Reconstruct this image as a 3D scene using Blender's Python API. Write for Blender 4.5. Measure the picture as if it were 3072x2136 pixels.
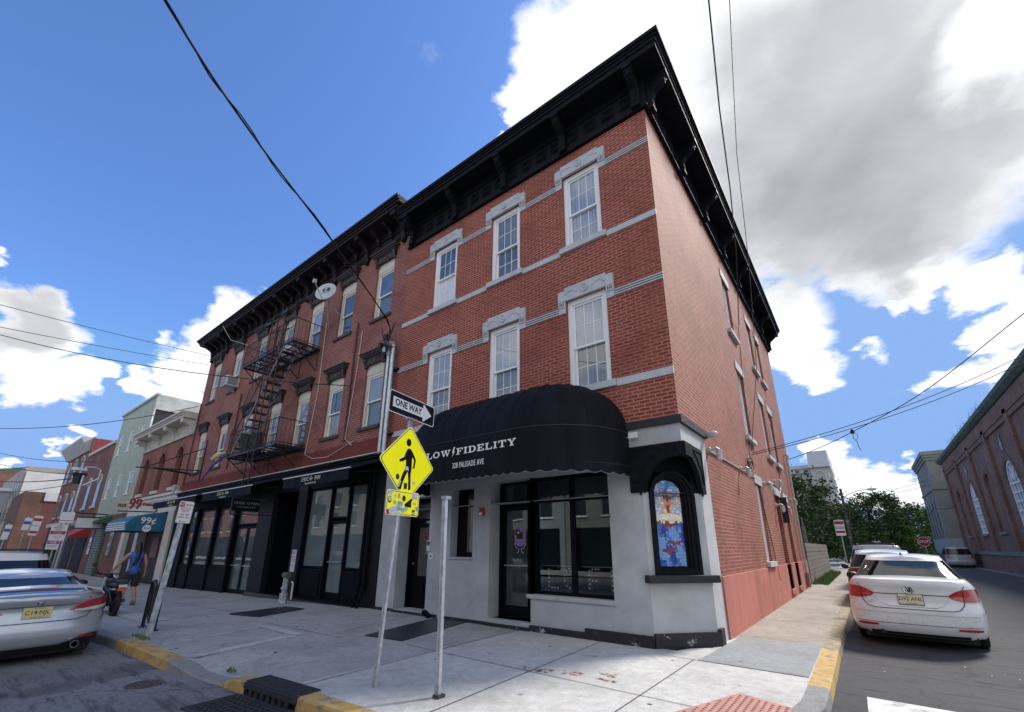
import bpy, bmesh, math, random
from mathutils import Matrix, Vector
random.seed(7)
R_ = math.radians
for o in list(bpy.data.objects): bpy.data.objects.remove(o)
scn = bpy.context.scene
C = scn.collection
# ------------------------------------------------------------------ camera
cam_d = bpy.data.cameras.new('camera'); cam = bpy.data.objects.new('camera', cam_d); C.objects.link(cam)
RC = ((0.793541742, 0.607, 0.003252275), (0.178834251, -0.238316027, 0.954580422), (0.581644061, -0.756917793, -0.297935632))
RC = ((0.793541742, 0.608507129, 0.003252275), (0.178834251, -0.238316027, 0.954580422), (0.581644061, -0.756917793, -0.297935632))
m3 = Matrix(RC).transposed()
cam.matrix_world = Matrix.Translation((2.102, -7.139, 1.46)) @ m3.to_4x4()
cam_d.sensor_width = 36; cam_d.lens = 1308.6847 / 3072 * 36
cam_d.shift_x = -(1551.018 - 1536) / 3072; cam_d.shift_y = (1232.92 - 1068) / 3072
cam_d.clip_start = 0.05; cam_d.clip_end = 2000
scn.camera = cam
scn.view_settings.view_transform = 'Standard'; scn.view_settings.look = 'None'
scn.view_settings.gamma = 1.0; scn.view_settings.use_curve_mapping = False
scn.view_settings.exposure = 1.45
# ------------------------------------------------------------------ sun
SUN_AZ, SUN_EL = R_(24), R_(43)
sun_dir = Vector((math.sin(SUN_AZ)*math.cos(SUN_EL), math.cos(SUN_AZ)*math.cos(SUN_EL), math.sin(SUN_EL)))
sd = bpy.data.lights.new('sun', 'SUN'); so = bpy.data.objects.new('sun', sd); C.objects.link(so)
sd.energy = 1.9; sd.angle = R_(12); sd.color = (1.0, 0.94, 0.85)
so.rotation_euler = (-sun_dir).to_track_quat('-Z', 'Y').to_euler(); so.location = (20, 30, 40)
# ------------------------------------------------------------------ world
w = bpy.data.worlds.new('World'); scn.world = w; w.use_nodes = True
def build_world():
    nt = w.node_tree; N = nt.nodes; L = nt.links; N.clear()
    def nd(t, **k):
        n = N.new(t)
        for a, b in k.items(): setattr(n, a, b)
        return n
    def mth(op, a, b=None, c=None, clamp=False):
        n = nd('ShaderNodeMath', operation=op); n.use_clamp = clamp
        for i, x in enumerate((a, b, c)):
            if x is None: continue
            if isinstance(x, (int, float)): n.inputs[i].default_value = x
            else: L.new(x, n.inputs[i])
        return n.outputs[0]
    out = nd('ShaderNodeOutputWorld'); bg = nd('ShaderNodeBackground'); L.new(bg.outputs[0], out.inputs[0])
    tc = nd('ShaderNodeTexCoord'); G = tc.outputs['Generated']
    sky = nd('ShaderNodeTexSky'); sky.sky_type = 'NISHITA'; sky.sun_disc = False
    sky.sun_elevation = SUN_EL; sky.sun_rotation = SUN_AZ
    sky.air_density = 1.0; sky.dust_density = 0.6; sky.ozone_density = 3.0
    # flatten direction so clouds compress towards the horizon
    sep = nd('ShaderNodeSeparateXYZ'); L.new(G, sep.inputs[0])
    zz = mth('ADD', mth('MAXIMUM', sep.outputs[2], 0.0), 0.35)
    px = mth('DIVIDE', sep.outputs[0], zz); py = mth('DIVIDE', sep.outputs[1], zz)
    cmb = nd('ShaderNodeCombineXYZ'); L.new(px, cmb.inputs[0]); L.new(py, cmb.inputs[1]); L.new(sep.outputs[2], cmb.inputs[2])
    n1 = nd('ShaderNodeTexNoise'); n1.inputs['Scale'].default_value = 5.5; n1.inputs['Detail'].default_value = 10; n1.inputs['Roughness'].default_value = 0.56
    L.new(cmb.outputs[0], n1.inputs['Vector'])
    n2 = nd('ShaderNodeTexNoise'); n2.inputs['Scale'].default_value = 2.2; n2.inputs['Detail'].default_value = 7; n2.inputs['Roughness'].default_value = 0.55
    mp = nd('ShaderNodeMapping'); mp.inputs['Location'].default_value = (3.1, 1.7, .4); L.new(cmb.outputs[0], mp.inputs[0]); L.new(mp.outputs[0], n2.inputs['Vector'])
    # warped direction
    wp = nd('ShaderNodeVectorMath', operation='MULTIPLY_ADD'); L.new(n1.outputs['Color'], wp.inputs[0]); wp.inputs[1].default_value = (0.16,)*3
    off = nd('ShaderNodeVectorMath', operation='SUBTRACT'); L.new(G, off.inputs[0]); off.inputs[1].default_value = (0.08,)*3
    L.new(off.outputs[0], wp.inputs[2]); D = wp.outputs[0]
    def blobs(lst):
        acc = None
        for (dx, dy, dz, r, wgt) in lst:
            v = nd('ShaderNodeVectorMath', operation='DISTANCE'); L.new(D, v.inputs[0]); v.inputs[1].default_value = (dx, dy, dz)
            mr = nd('ShaderNodeMapRange'); L.new(v.outputs['Value'], mr.inputs[0])
            mr.inputs[1].default_value = r * 1.25; mr.inputs[2].default_value = r * 0.35; mr.inputs[3].default_value = 0; mr.inputs[4].default_value = wgt
            acc = mr.outputs[0] if acc is None else mth('MAXIMUM', acc, mr.outputs[0])
        return acc
    m = blobs(CLOUDS)
    # loose clouds behind the camera for reflections
    back = nd('ShaderNodeVectorMath', operation='DOT_PRODUCT'); L.new(G, back.inputs[0]); back.inputs[1].default_value = (-0.58, 0.76, 0.3)
    bk = nd('ShaderNodeMapRange'); L.new(back.outputs['Value'], bk.inputs[0]); bk.inputs[1].default_value = 0.25; bk.inputs[2].default_value = -0.15; bk.inputs[3].default_value = 0; bk.inputs[4].default_value = 0.52
    m = mth('MAXIMUM', m, bk.outputs[0])
    s = mth('ADD', m, mth('MULTIPLY', mth('SUBTRACT', n1.outputs['Fac'], 0.5), 1.25))
    den = nd('ShaderNodeMapRange'); den.interpolation_type = 'SMOOTHSTEP'; L.new(s, den.inputs[0]); den.inputs[1].default_value = 0.24; den.inputs[2].default_value = 0.62
    # cloud shade: dark base region + noise
    g = blobs(GREYS)
    sh = mth('ADD', mth('MULTIPLY', g, 0.85), mth('MULTIPLY', mth('SUBTRACT', n2.outputs['Fac'], 0.5), 1.15))
    # thick parts slightly greyer
    sh = mth('ADD', sh, mth('MULTIPLY', mth('SUBTRACT', s, 0.75), 0.35), clamp=True)
    br = blobs(BRIGHT)
    sh = mth('SUBTRACT', sh, br, clamp=True)
    cr = nd('ShaderNodeValToRGB'); L.new(sh, cr.inputs[0]); e = cr.color_ramp.elements
    e[0].position = 0.0; e[0].color = (0.45, 0.455, 0.46, 1)
    e[1].position = 1.0; e[1].color = (0.145, 0.15, 0.158, 1)
    x = e.new(0.45); x.color = (0.25, 0.255, 0.268, 1)
    sk = nd('ShaderNodeMix', data_type='RGBA', blend_type='MULTIPLY'); sk.inputs[0].default_value = 1.0
    L.new(sky.outputs[0], sk.inputs[6]); sk.inputs[7].default_value = (SKYM[0], SKYM[1], SKYM[2], 1)
    lm = nd('ShaderNodeVectorMath', operation='MINIMUM'); L.new(sk.outputs[2], lm.inputs[0]); lm.inputs[1].default_value = (.10, .175, .33)
    mx = nd('ShaderNodeMix', data_type='RGBA'); L.new(den.outputs[0], mx.inputs[0]); L.new(lm.outputs[0], mx.inputs[6]); L.new(cr.outputs[0], mx.inputs[7])
    sc = nd('ShaderNodeMix', data_type='RGBA', blend_type='MIX')
    L.new(mx.outputs[2], bg.inputs[0]); bg.inputs[1].default_value = 1.0
SKYM = (0.053, 0.068, 0.092)
# (direction, radius, weight)
CLOUDS = [(-0.336, 0.497, 0.8, 0.054, 0.85), (-0.296, 0.496, 0.816, 0.065, 0.85), (-0.25, 0.491, 0.835, 0.097, 0.85), (-0.189, 0.507, 0.841, 0.11, 0.85), (-0.326, 0.534, 0.78, 0.04, 0.85), (-0.415, 0.49, 0.767, 0.017, 0.75), (-0.381, 0.487, 0.786, 0.022, 0.75), (-0.138, 0.533, 0.835, 0.117, 0.85), (-0.113, 0.603, 0.79, 0.146, 0.85), (-0.026, 0.625, 0.78, 0.205, 0.85), (0.08, 0.699, 0.711, 0.222, 0.85), (0.174, 0.757, 0.63, 0.21, 0.85), (0.054, 0.802, 0.595, 0.198, 0.85), (0.164, 0.834, 0.527, 0.154, 0.85), (-0.033, 0.836, 0.548, 0.12, 0.85), (0.093, 0.871, 0.482, 0.093, 0.85), (0.237, 0.787, 0.57, 0.156, 0.85), (0.279, 0.719, 0.636, 0.145, 0.85), (0.219, 0.838, 0.499, 0.063, 0.75), (-0.085, 0.792, 0.605, 0.125, 0.85), (-0.035, 0.927, 0.373, 0.067, 0.85), (-0.01, 0.948, 0.318, 0.042, 0.85), (-0.048, 0.9, 0.432, 0.077, 0.85), (0.146, 0.894, 0.423, 0.037, 0.8), (0.109, 0.907, 0.406, 0.027, 0.7), (0.182, 0.89, 0.419, 0.029, 0.75), (0.218, 0.892, 0.397, 0.043, 0.85), (0.243, 0.897, 0.37, 0.03, 0.8), (0.217, 0.927, 0.306, 0.047, 0.85), (0.245, 0.912, 0.328, 0.046, 0.85), (0.189, 0.949, 0.254, 0.036, 0.72), (0.234, 0.933, 0.274, 0.04, 0.7), (0.153, 0.956, 0.249, 0.025, 0.6), (0.056, 0.941, 0.334, 0.033, 0.62), (-0.009, 0.99, 0.139, 0.042, 0.85), (0.023, 0.994, 0.105, 0.045, 0.85), (-0.03, 0.984, 0.174, 0.03, 0.85), (0.083, 0.989, 0.122, 0.031, 0.85), (0.047, 0.996, 0.072, 0.042, 0.85), (-0.057, 0.993, 0.102, 0.049, 0.85), (0.084, 0.993, 0.085, 0.03, 0.85), (-0.95, 0.014, 0.312, 0.063, 0.85), (-0.943, -0.013, 0.331, 0.049, 0.85), (-0.963, 0.087, 0.256, 0.042, 0.85), (-0.97, 0.038, 0.238, 0.052, 0.85), (-0.955, 0.112, 0.273, 0.025, 0.85), (-0.938, 0.034, 0.344, 0.039, 0.75), (-0.873, 0.252, 0.417, 0.05, 0.85), (-0.849, 0.272, 0.453, 0.027, 0.85), (-0.898, 0.24, 0.369, 0.052, 0.85), (-0.932, 0.205, 0.298, 0.05, 0.85), (-0.925, 0.165, 0.342, 0.027, 0.65), (-0.941, 0.219, 0.257, 0.048, 0.85), (-0.918, 0.235, 0.318, 0.052, 0.85), (-0.913, -0.033, 0.406, 0.017, 0.75), (-0.983, 0.103, 0.153, 0.015, 0.72), (-0.95, 0.169, 0.262, 0.034, 0.85), (-0.994, 0.045, 0.102, 0.026, 0.7)]
GREYS = [(0.082, 0.809, 0.583, 0.232, 0.85), (0.161, 0.774, 0.612, 0.171, 0.8), (0.009, 0.732, 0.681, 0.151, 0.7), (0.004, 0.853, 0.521, 0.109, 0.75), (0.237, 0.787, 0.57, 0.098, 0.7), (0.124, 0.863, 0.489, 0.104, 0.8), (0.111, 0.683, 0.722, 0.174, 0.62), (-0.013, 0.647, 0.762, 0.118, 0.42), (0.274, 0.777, 0.566, 0.064, 0.6), (0.198, 0.686, 0.7, 0.086, 0.5), (-0.946, 0.016, 0.323, 0.066, 0.35), (0.037, 0.996, 0.081, 0.031, 0.3)]
BRIGHT = [(0.249, 0.72, 0.648, 0.047, 0.55), (0.226, 0.744, 0.629, 0.037, 0.45), (0.277, 0.701, 0.657, 0.04, 0.6), (-0.261, 0.508, 0.821, 0.115, 0.6), (-0.32, 0.525, 0.789, 0.047, 0.6), (-0.039, 0.936, 0.35, 0.067, 0.8), (0.221, 0.908, 0.357, 0.089, 0.7), (-0.004, 0.991, 0.13, 0.066, 0.6), (-0.888, 0.248, 0.387, 0.115, 0.5), (-0.966, 0.079, 0.246, 0.062, 0.5)]

build_world()

# ------------------------------------------------------------------ materials
MATS = {}
def base_mat(name):
    m = bpy.data.materials.new(name); m.use_nodes = True
    return m, m.node_tree.nodes, m.node_tree.links, m.node_tree.nodes['Principled BSDF']
def coords(N, L, kind='Object'):
    tc = N.new('ShaderNodeTexCoord'); return tc.outputs[kind]
def noise(N, L, vec, scale, detail=5, rough=.55):
    n = N.new('ShaderNodeTexNoise'); n.inputs['Scale'].default_value = scale; n.inputs['Detail'].default_value = detail
    n.inputs['Roughness'].default_value = rough; L.new(vec, n.inputs['Vector']); return n.outputs['Fac']
def ramp(N, L, fac, stops):
    r = N.new('ShaderNodeValToRGB'); L.new(fac, r.inputs[0]); e = r.color_ramp.elements
    while len(e) > 1: e.remove(e[-1])
    e[0].position = stops[0][0]; e[0].color = (*stops[0][1], 1)
    for p, c in stops[1:]:
        x = e.new(p); x.color = (*c, 1)
    return r.outputs[0]
def mixc(N, L, fac, a, b, mode='MIX'):
    m = N.new('ShaderNodeMix'); m.data_type = 'RGBA'; m.blend_type = mode
    for s, x in ((0, fac), (6, a), (7, b)):
        if hasattr(x, 'links') or hasattr(x, 'is_linked'): L.new(x, m.inputs[s])
        elif isinstance(x, (int, float)): m.inputs[s].default_value = x
        else: m.inputs[s].default_value = (*x, 1)
    return m.outputs[2]
def bumpn(N, L, h, strength=.3, dist=.01):
    b = N.new('ShaderNodeBump'); b.inputs['Strength'].default_value = strength; b.inputs['Distance'].default_value = dist
    L.new(h, b.inputs['Height']); return b.outputs[0]
def mul(c, k): return tuple(max(0, min(1, x*k)) for x in c)
def mat(name, col, rough=.6, var=.18, scale=3, metal=0, bump=0, bscale=60, emit=0, coat=0, spec=.5, ior=1.5, streak=False):
    if name in MATS: return MATS[name]
    m, N, L, B = base_mat(name)
    B.inputs['Roughness'].default_value = rough; B.inputs['Metallic'].default_value = metal
    B.inputs['Coat Weight'].default_value = coat; B.inputs['Coat Roughness'].default_value = .04
    B.inputs['Specular IOR Level'].default_value = spec; B.inputs['IOR'].default_value = ior
    v = coords(N, L)
    if streak:
        mp = N.new('ShaderNodeMapping'); mp.inputs['Scale'].default_value = (1, 1, .15); L.new(v, mp.inputs[0]); sv = mp.outputs[0]
    else: sv = v
    if var > 0:
        f = noise(N, L, sv, scale)
        c = ramp(N, L, f, [(.3, mul(col, 1-var)), (.5, col), (.72, mul(col, 1+var))])
        L.new(c, B.inputs['Base Color'])
        if emit: L.new(c, B.inputs['Emission Color'])
    else:
        B.inputs['Base Color'].default_value = (*col, 1); B.inputs['Emission Color'].default_value = (*col, 1)
    if emit: B.inputs['Emission Strength'].default_value = emit
    if bump: L.new(bumpn(N, L, noise(N, L, v, bscale), bump, .006), B.inputs['Normal'])
    MATS[name] = m; return m
def xyvec(N, L):
    # (x + y, z) of the object: correct on every wall that runs along x or y
    s = N.new('ShaderNodeSeparateXYZ'); L.new(coords(N, L), s.inputs[0])
    a = N.new('ShaderNodeMath'); a.operation = 'ADD'; L.new(s.outputs[0], a.inputs[0]); L.new(s.outputs[1], a.inputs[1])
    c = N.new('ShaderNodeCombineXYZ'); L.new(a.outputs[0], c.inputs[0]); L.new(s.outputs[2], c.inputs[1]); return c.outputs[0], s, a
def brick(name, c1, c2, mort, bw=.205, bh=.068, ms=.011, stain=(.25, .25), dark=None, rough=.8, bump=.5):
    if name in MATS: return MATS[name]
    m, N, L, B = base_mat(name); v, s, a = xyvec(N, L)
    b = N.new('ShaderNodeTexBrick'); b.offset = .5; L.new(v, b.inputs['Vector'])
    b.inputs['Scale'].default_value = 1; b.inputs['Brick Width'].default_value = bw; b.inputs['Row Height'].default_value = bh
    b.inputs['Mortar Size'].default_value = ms; b.inputs['Mortar Smooth'].default_value = .15; b.inputs['Bias'].default_value = -.1
    b.inputs['Color1'].default_value = (*c1, 1); b.inputs['Color2'].default_value = (*c2, 1)
    o = coords(N, L)
    mc = ramp(N, L, noise(N, L, o, .9, 6, .7), [(.34, mul(mort, .55)), (.55, mort)])   # pointing partly painted over
    L.new(mc, b.inputs['Mortar'])
    big = ramp(N, L, noise(N, L, o, .55, 6, .65), [(.3, (1-stain[0],)*3), (.52, (1, 1, 1)), (.75, (1+stain[1],)*3)])
    c = mixc(N, L, 1.0, b.outputs['Color'], big, 'MULTIPLY')
    fine = ramp(N, L, noise(N, L, o, 22, 3), [(.3, (.86,)*3), (.7, (1.1,)*3)])
    c = mixc(N, L, 1.0, c, fine, 'MULTIPLY')
    L.new(c, B.inputs['Base Color']); B.inputs['Roughness'].default_value = rough
    B.inputs['Specular IOR Level'].default_value = .35
    inv = N.new('ShaderNodeMath'); inv.operation = 'SUBTRACT'; inv.inputs[0].default_value = 1; L.new(b.outputs['Fac'], inv.inputs[1])
    L.new(bumpn(N, L, inv.outputs[0], bump, .008), B.inputs['Normal'])
    MATS[name] = m; return m
def siding(name, col, h=.11, horizontal=True, gap=.3, groove=.06):
    if name in MATS: return MATS[name]
    m, N, L, B = base_mat(name); v, s, a = xyvec(N, L)
    d = N.new('ShaderNodeMath'); d.operation = 'DIVIDE'; L.new(s.outputs[2] if horizontal else a.outputs[0], d.inputs[0]); d.inputs[1].default_value = h
    fr = N.new('ShaderNodeMath'); fr.operation = 'FRACT'; L.new(d.outputs[0], fr.inputs[0])
    c = ramp(N, L, fr.outputs[0], [(0, mul(col, gap)), (groove, col), (1, mul(col, 1.02))])
    big = ramp(N, L, noise(N, L, coords(N, L), 1.2, 5), [(.3, (.85,)*3), (.7, (1.08,)*3)])
    L.new(mixc(N, L, 1.0, c, big, 'MULTIPLY'), B.inputs['Base Color']); B.inputs['Roughness'].default_value = .6
    L.new(bumpn(N, L, fr.outputs[0], .6, .02), B.inputs['Normal'])
    MATS[name] = m; return m
def pane(name, kind='dark', col=(.03, .035, .045)):
    # opaque window pane: dark room, a curtain / blind close behind the glass, or a painted reflection, under a glossy coat
    if name in MATS: return MATS[name]
    m, N, L, B = base_mat(name); o = coords(N, L)
    if kind == 'dark': c = ramp(N, L, noise(N, L, o, 1.7, 4), [(.35, mul(col, .5)), (.7, mul(col, 1.6))])
    elif kind == 'curtain':
        s = N.new('ShaderNodeSeparateXYZ'); L.new(o, s.inputs[0])
        wv = N.new('ShaderNodeTexWave'); wv.wave_type = 'BANDS'; wv.bands_direction = 'X'; wv.inputs['Scale'].default_value = 4
        wv.inputs['Distortion'].default_value = 3; wv.inputs['Detail'].default_value = 2
        mp = N.new('ShaderNodeMapping'); mp.inputs['Scale'].default_value = (1, 1, .12); L.new(o, mp.inputs[0]); L.new(mp.outputs[0], wv.inputs[0])
        c = ramp(N, L, wv.outputs['Fac'], [(0, mul(col, .72)), (1, mul(col, 1.2))])
    else: c = ramp(N, L, noise(N, L, o, .8, 3), [(.3, mul(col, .85)), (.7, mul(col, 1.1))])
    L.new(c, B.inputs['Base Color']); B.inputs['Roughness'].default_value = .45
    B.inputs['Coat Weight'].default_value = 1; B.inputs['Coat Roughness'].default_value = .015; B.inputs['Coat IOR'].default_value = 1.9
    wob = noise(N, L, o, 1.3, 2); nb = bumpn(N, L, wob, .12, .02); L.new(nb, B.inputs['Coat Normal'])
    MATS[name] = m; return m
def glass(name, tint=(.75, .8, .8)):
    if name in MATS: return MATS[name]
    m, N, L, B = base_mat(name); N.remove(B); out = N['Material Output']
    t = N.new('ShaderNodeBsdfTransparent'); t.inputs[0].default_value = (*tint, 1)
    g = N.new('ShaderNodeBsdfGlossy'); g.inputs['Roughness'].default_value = .01; g.inputs[0].default_value = (.9, .95, 1, 1)
    fr = N.new('ShaderNodeFresnel'); fr.inputs[0].default_value = 1.7
    mx = N.new('ShaderNodeMixShader'); L.new(fr.outputs[0], mx.inputs[0]); L.new(t.outputs[0], mx.inputs[1]); L.new(g.outputs[0], mx.inputs[2])
    L.new(mx.outputs[0], out.inputs[0]); MATS[name] = m; return m
# ------------------------------------------------------------------ mesh builder
class MB:
    def __init__(s, T=None): s.v = []; s.f = []; s.mi = []; s.T = T or Matrix.Identity(4); s.m = 0
    def add(s, vs, fs, m=None):
        o = len(s.v); s.v += [tuple(s.T @ Vector(p)) for p in vs]
        for f in fs: s.f.append([i+o for i in f]); s.mi.append(s.m if m is None else m)
        return s
    def box(s, x0, y0, z0, x1, y1, z1, m=None):
        x0, x1 = min(x0, x1), max(x0, x1); y0, y1 = min(y0, y1), max(y0, y1); z0, z1 = min(z0, z1), max(z0, z1)
        return s.add([(x0,y0,z0),(x1,y0,z0),(x1,y1,z0),(x0,y1,z0),(x0,y0,z1),(x1,y0,z1),(x1,y1,z1),(x0,y1,z1)],
              [(0,3,2,1),(4,5,6,7),(0,1,5,4),(1,2,6,5),(2,3,7,6),(3,0,4,7)], m)
    def quad(s, a, b, c, d, m=None): return s.add([a, b, c, d], [(0, 1, 2, 3)], m)
    def prism(s, poly, d0, d1, plane='xz', m=None):
        # poly in the named plane, extruded along the third axis
        def P(u, v, w): return {'xz': (u, w, v), 'xy': (u, v, w), 'yz': (w, u, v)}[plane]
        n = len(poly); vs = [P(u, v, d0) for u, v in poly] + [P(u, v, d1) for u, v in poly]
        fs = [list(range(n)), list(range(2*n-1, n-1, -1))] + [(i, i+n, (i+1) % n+n, (i+1) % n) for i in range(n)]
        return s.add(vs, fs, m)
    def tube(s, pts, r, n=8, m=None, closed=False, cap=True):
        pts = [Vector(p) for p in pts]; rs = r if isinstance(r, (list, tuple)) else [r]*len(pts)
        vs = []; fs = []; k = len(pts); up0 = None
        for i, p in enumerate(pts):
            a = pts[i-1] if i > 0 else (pts[-1] if closed else p); b = pts[i+1] if i < k-1 else (pts[0] if closed else p)
            t = (b-a).normalized()
            if up0 is None:
                up0 = Vector((0, 0, 1)) if abs(t.z) < .9 else Vector((1, 0, 0))
            sdv = t.cross(up0)
            if sdv.length < 1e-4: sdv = t.cross(Vector((0, 1, 0)))
            sdv.normalize(); up = sdv.cross(t).normalized(); up0 = up
            for j in range(n):
                q = 2*math.pi*j/n; vs.append(tuple(p + (sdv*math.cos(q) + up*math.sin(q))*rs[i]))
        for i in range(k if closed else k-1):
            for j in range(n):
                a = i*n+j; b = i*n+(j+1) % n; c = ((i+1) % k)*n+(j+1) % n; d = ((i+1) % k)*n+j
                fs.append((a, b, c, d))
        if cap and not closed: fs += [list(range(n-1, -1, -1)), list(range((k-1)*n, k*n))]
        return s.add(vs, fs, m)
    def cyl(s, p0, p1, r, n=16, m=None, r2=None): return s.tube([p0, p1], [r, r if r2 is None else r2], n, m)
    def lathe(s, prof, c, axis='z', n=24, m=None):
        # prof: (radius, height)
        vs = []; fs = []; k = len(prof)
        for r, h in prof:
            for j in range(n):
                a = 2*math.pi*j/n; u, v = r*math.cos(a), r*math.sin(a)
                p = {'z': (u, v, h), 'y': (u, h, v), 'x': (h, u, v)}[axis]
                vs.append((p[0]+c[0], p[1]+c[1], p[2]+c[2]))
        for i in range(k-1):
            for j in range(n): fs.append((i*n+j, i*n+(j+1) % n, (i+1)*n+(j+1) % n, (i+1)*n+j))
        return s.add(vs, fs, m)
    def grid(s, fn, us, vs_, m=None, mf=None):
        vs = [fn(u, v) for v in vs_ for u in us]; nu = len(us); fs = []; ms = []
        for j in range(len(vs_)-1):
            for i in range(nu-1):
                fs.append((j*nu+i, j*nu+i+1, (j+1)*nu+i+1, (j+1)*nu+i)); ms.append(mf(i, j) if mf else m)
        o = len(s.v); s.v += [tuple(s.T @ Vector(p)) for p in vs]
        for f, k in zip(fs, ms): s.f.append([i+o for i in f]); s.mi.append(s.m if k is None else k)
        return s
    def text(s, txt, size, T, m=None, depth=.003, align='CENTER', bold=0.0, sx=1.0, spacing=1.0):
        c = bpy.data.curves.new('t', 'FONT'); c.body = txt; c.size = size; c.align_x = align; c.align_y = 'CENTER'; c.extrude = depth
        c.offset = bold; c.resolution_u = 3; c.space_character = spacing
        o = bpy.data.objects.new('t', c); me = bpy.data.meshes.new_from_object(o)
        T = T @ Matrix.Diagonal((sx, 1, 1, 1))
        s.add([tuple(T @ v.co) for v in me.vertices], [tuple(p.vertices) for p in me.polygons], m)
        bpy.data.objects.remove(o); bpy.data.curves.remove(c); bpy.data.meshes.remove(me); return s
    def build(s, name, mats, parent=None, smooth=False, bevel=0, sub=0, ang=40, flip=True):
        me = bpy.data.meshes.new(name)
        if parent is not None: o3 = WL(parent)
        else:
            xs = [p[0] for p in s.v]; ys = [p[1] for p in s.v]; zs = [p[2] for p in s.v]
            o3 = Vector(((min(xs)+max(xs))/2, (min(ys)+max(ys))/2, min(zs)))
        me.from_pydata([(p[0]-o3[0], p[1]-o3[1], p[2]-o3[2]) for p in s.v], [], s.f)
        if not isinstance(mats, (list, tuple)): mats = [mats]
        for mm in mats: me.materials.append(mm)
        me.polygons.foreach_set('material_index', [min(k, len(mats)-1) for k in s.mi])
        if flip:
            bm = bmesh.new(); bm.from_mesh(me); bmesh.ops.remove_doubles(bm, verts=bm.verts, dist=1e-5)
            bmesh.ops.recalc_face_normals(bm, faces=bm.faces); bm.to_mesh(me); bm.free()
        ob = bpy.data.objects.new(name, me); C.objects.link(ob)
        if parent is not None: ob.parent = parent
        else: ob.location = o3
        if smooth:
            me.polygons.foreach_set('use_smooth', [True]*len(me.polygons))
            if ang < 180: me.set_sharp_from_angle(angle=R_(ang))
        if bevel:
            b = ob.modifiers.new('bevel', 'BEVEL'); b.width = bevel; b.segments = 2; b.limit_method = 'ANGLE'; b.angle_limit = R_(40)
        if sub:
            q = ob.modifiers.new('sub', 'SUBSURF'); q.levels = sub; q.render_levels = sub
        me.update(); return ob
def WL(o):
    v = Vector((0, 0, 0))
    while o is not None: v = v + o.location; o = o.parent
    return v
def thing(name, label, cat, loc=(0, 0, 0), group=None, kind=None):
    o = bpy.data.objects.new(name, None); C.objects.link(o); o.location = loc; o.empty_display_size = .1
    return tag(o, label, cat, group, kind)
def tag(o, label=None, cat=None, group=None, kind=None):
    if label: o['label'] = label
    if cat: o['category'] = cat
    if group: o['group'] = group
    if kind: o['kind'] = kind
    return o
def struct(o): o['kind'] = 'structure'; return o
def children(o): return [c for c in bpy.data.objects if c.parent == o]
def dup(root, loc=None, label=None, parent=None, rotz=None):
    r = root.copy(); C.objects.link(r); r.parent = parent
    if loc is not None: r.location = loc
    if rotz is not None: r.rotation_euler = (0, 0, rotz)
    if label: r['label'] = label
    for ch in children(root): dup(ch, parent=r)
    return r
def lin(a, b, n): return [a+(b-a)*i/(n-1) for i in range(n)]
# frames: local (u right, d inward, w up)
def frame_front(x, z, y=0): return Matrix.Translation((x, y, z))
def frame_side(y, z, x=0): return Matrix.Translation((x, y, z)) @ Matrix(((0, -1, 0, 0), (1, 0, 0, 0), (0, 0, 1, 0), (0, 0, 0, 1)))
def frame_west(y, z, x=10): return Matrix.Translation((x, y, z)) @ Matrix(((0, 1, 0, 0), (-1, 0, 0, 0), (0, 0, 1, 0), (0, 0, 0, 1)))
def wall(mb, u0, u1, w0, w1, holes, depth=.2, m=0, mr=None, back=False):
    # front skin of a wall (plane d = 0) with rectangular openings and their reveals
    mr = m if mr is None else mr
    us = sorted({u0, u1, *[h[0] for h in holes], *[h[1] for h in holes]}); ws = sorted({w0, w1, *[h[2] for h in holes], *[h[3] for h in holes]})
    for i in range(len(us)-1):
        for j in range(len(ws)-1):
            cu, cw = (us[i]+us[i+1])/2, (ws[j]+ws[j+1])/2
            if any(h[0] < cu < h[1] and h[2] < cw < h[3] for h in holes): continue
            mb.quad((us[i], 0, ws[j]), (us[i+1], 0, ws[j]), (us[i+1], 0, ws[j+1]), (us[i], 0, ws[j+1]), m)
    for h in holes:
        a, b, c, e = h[:4]; d = h[4] if len(h) > 4 else depth
        mb.quad((a, 0, c), (a, d, c), (a, d, e), (a, 0, e), mr); mb.quad((b, 0, c), (b, 0, e), (b, d, e), (b, d, c), mr)
        mb.quad((a, 0, e), (a, d, e), (b, d, e), (b, 0, e), mr); mb.quad((a, 0, c), (b, 0, c), (b, d, c), (a, d, c), mr)
        if back: mb.quad((a, d, c), (b, d, c), (b, d, e), (a, d, e), mr)
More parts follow.
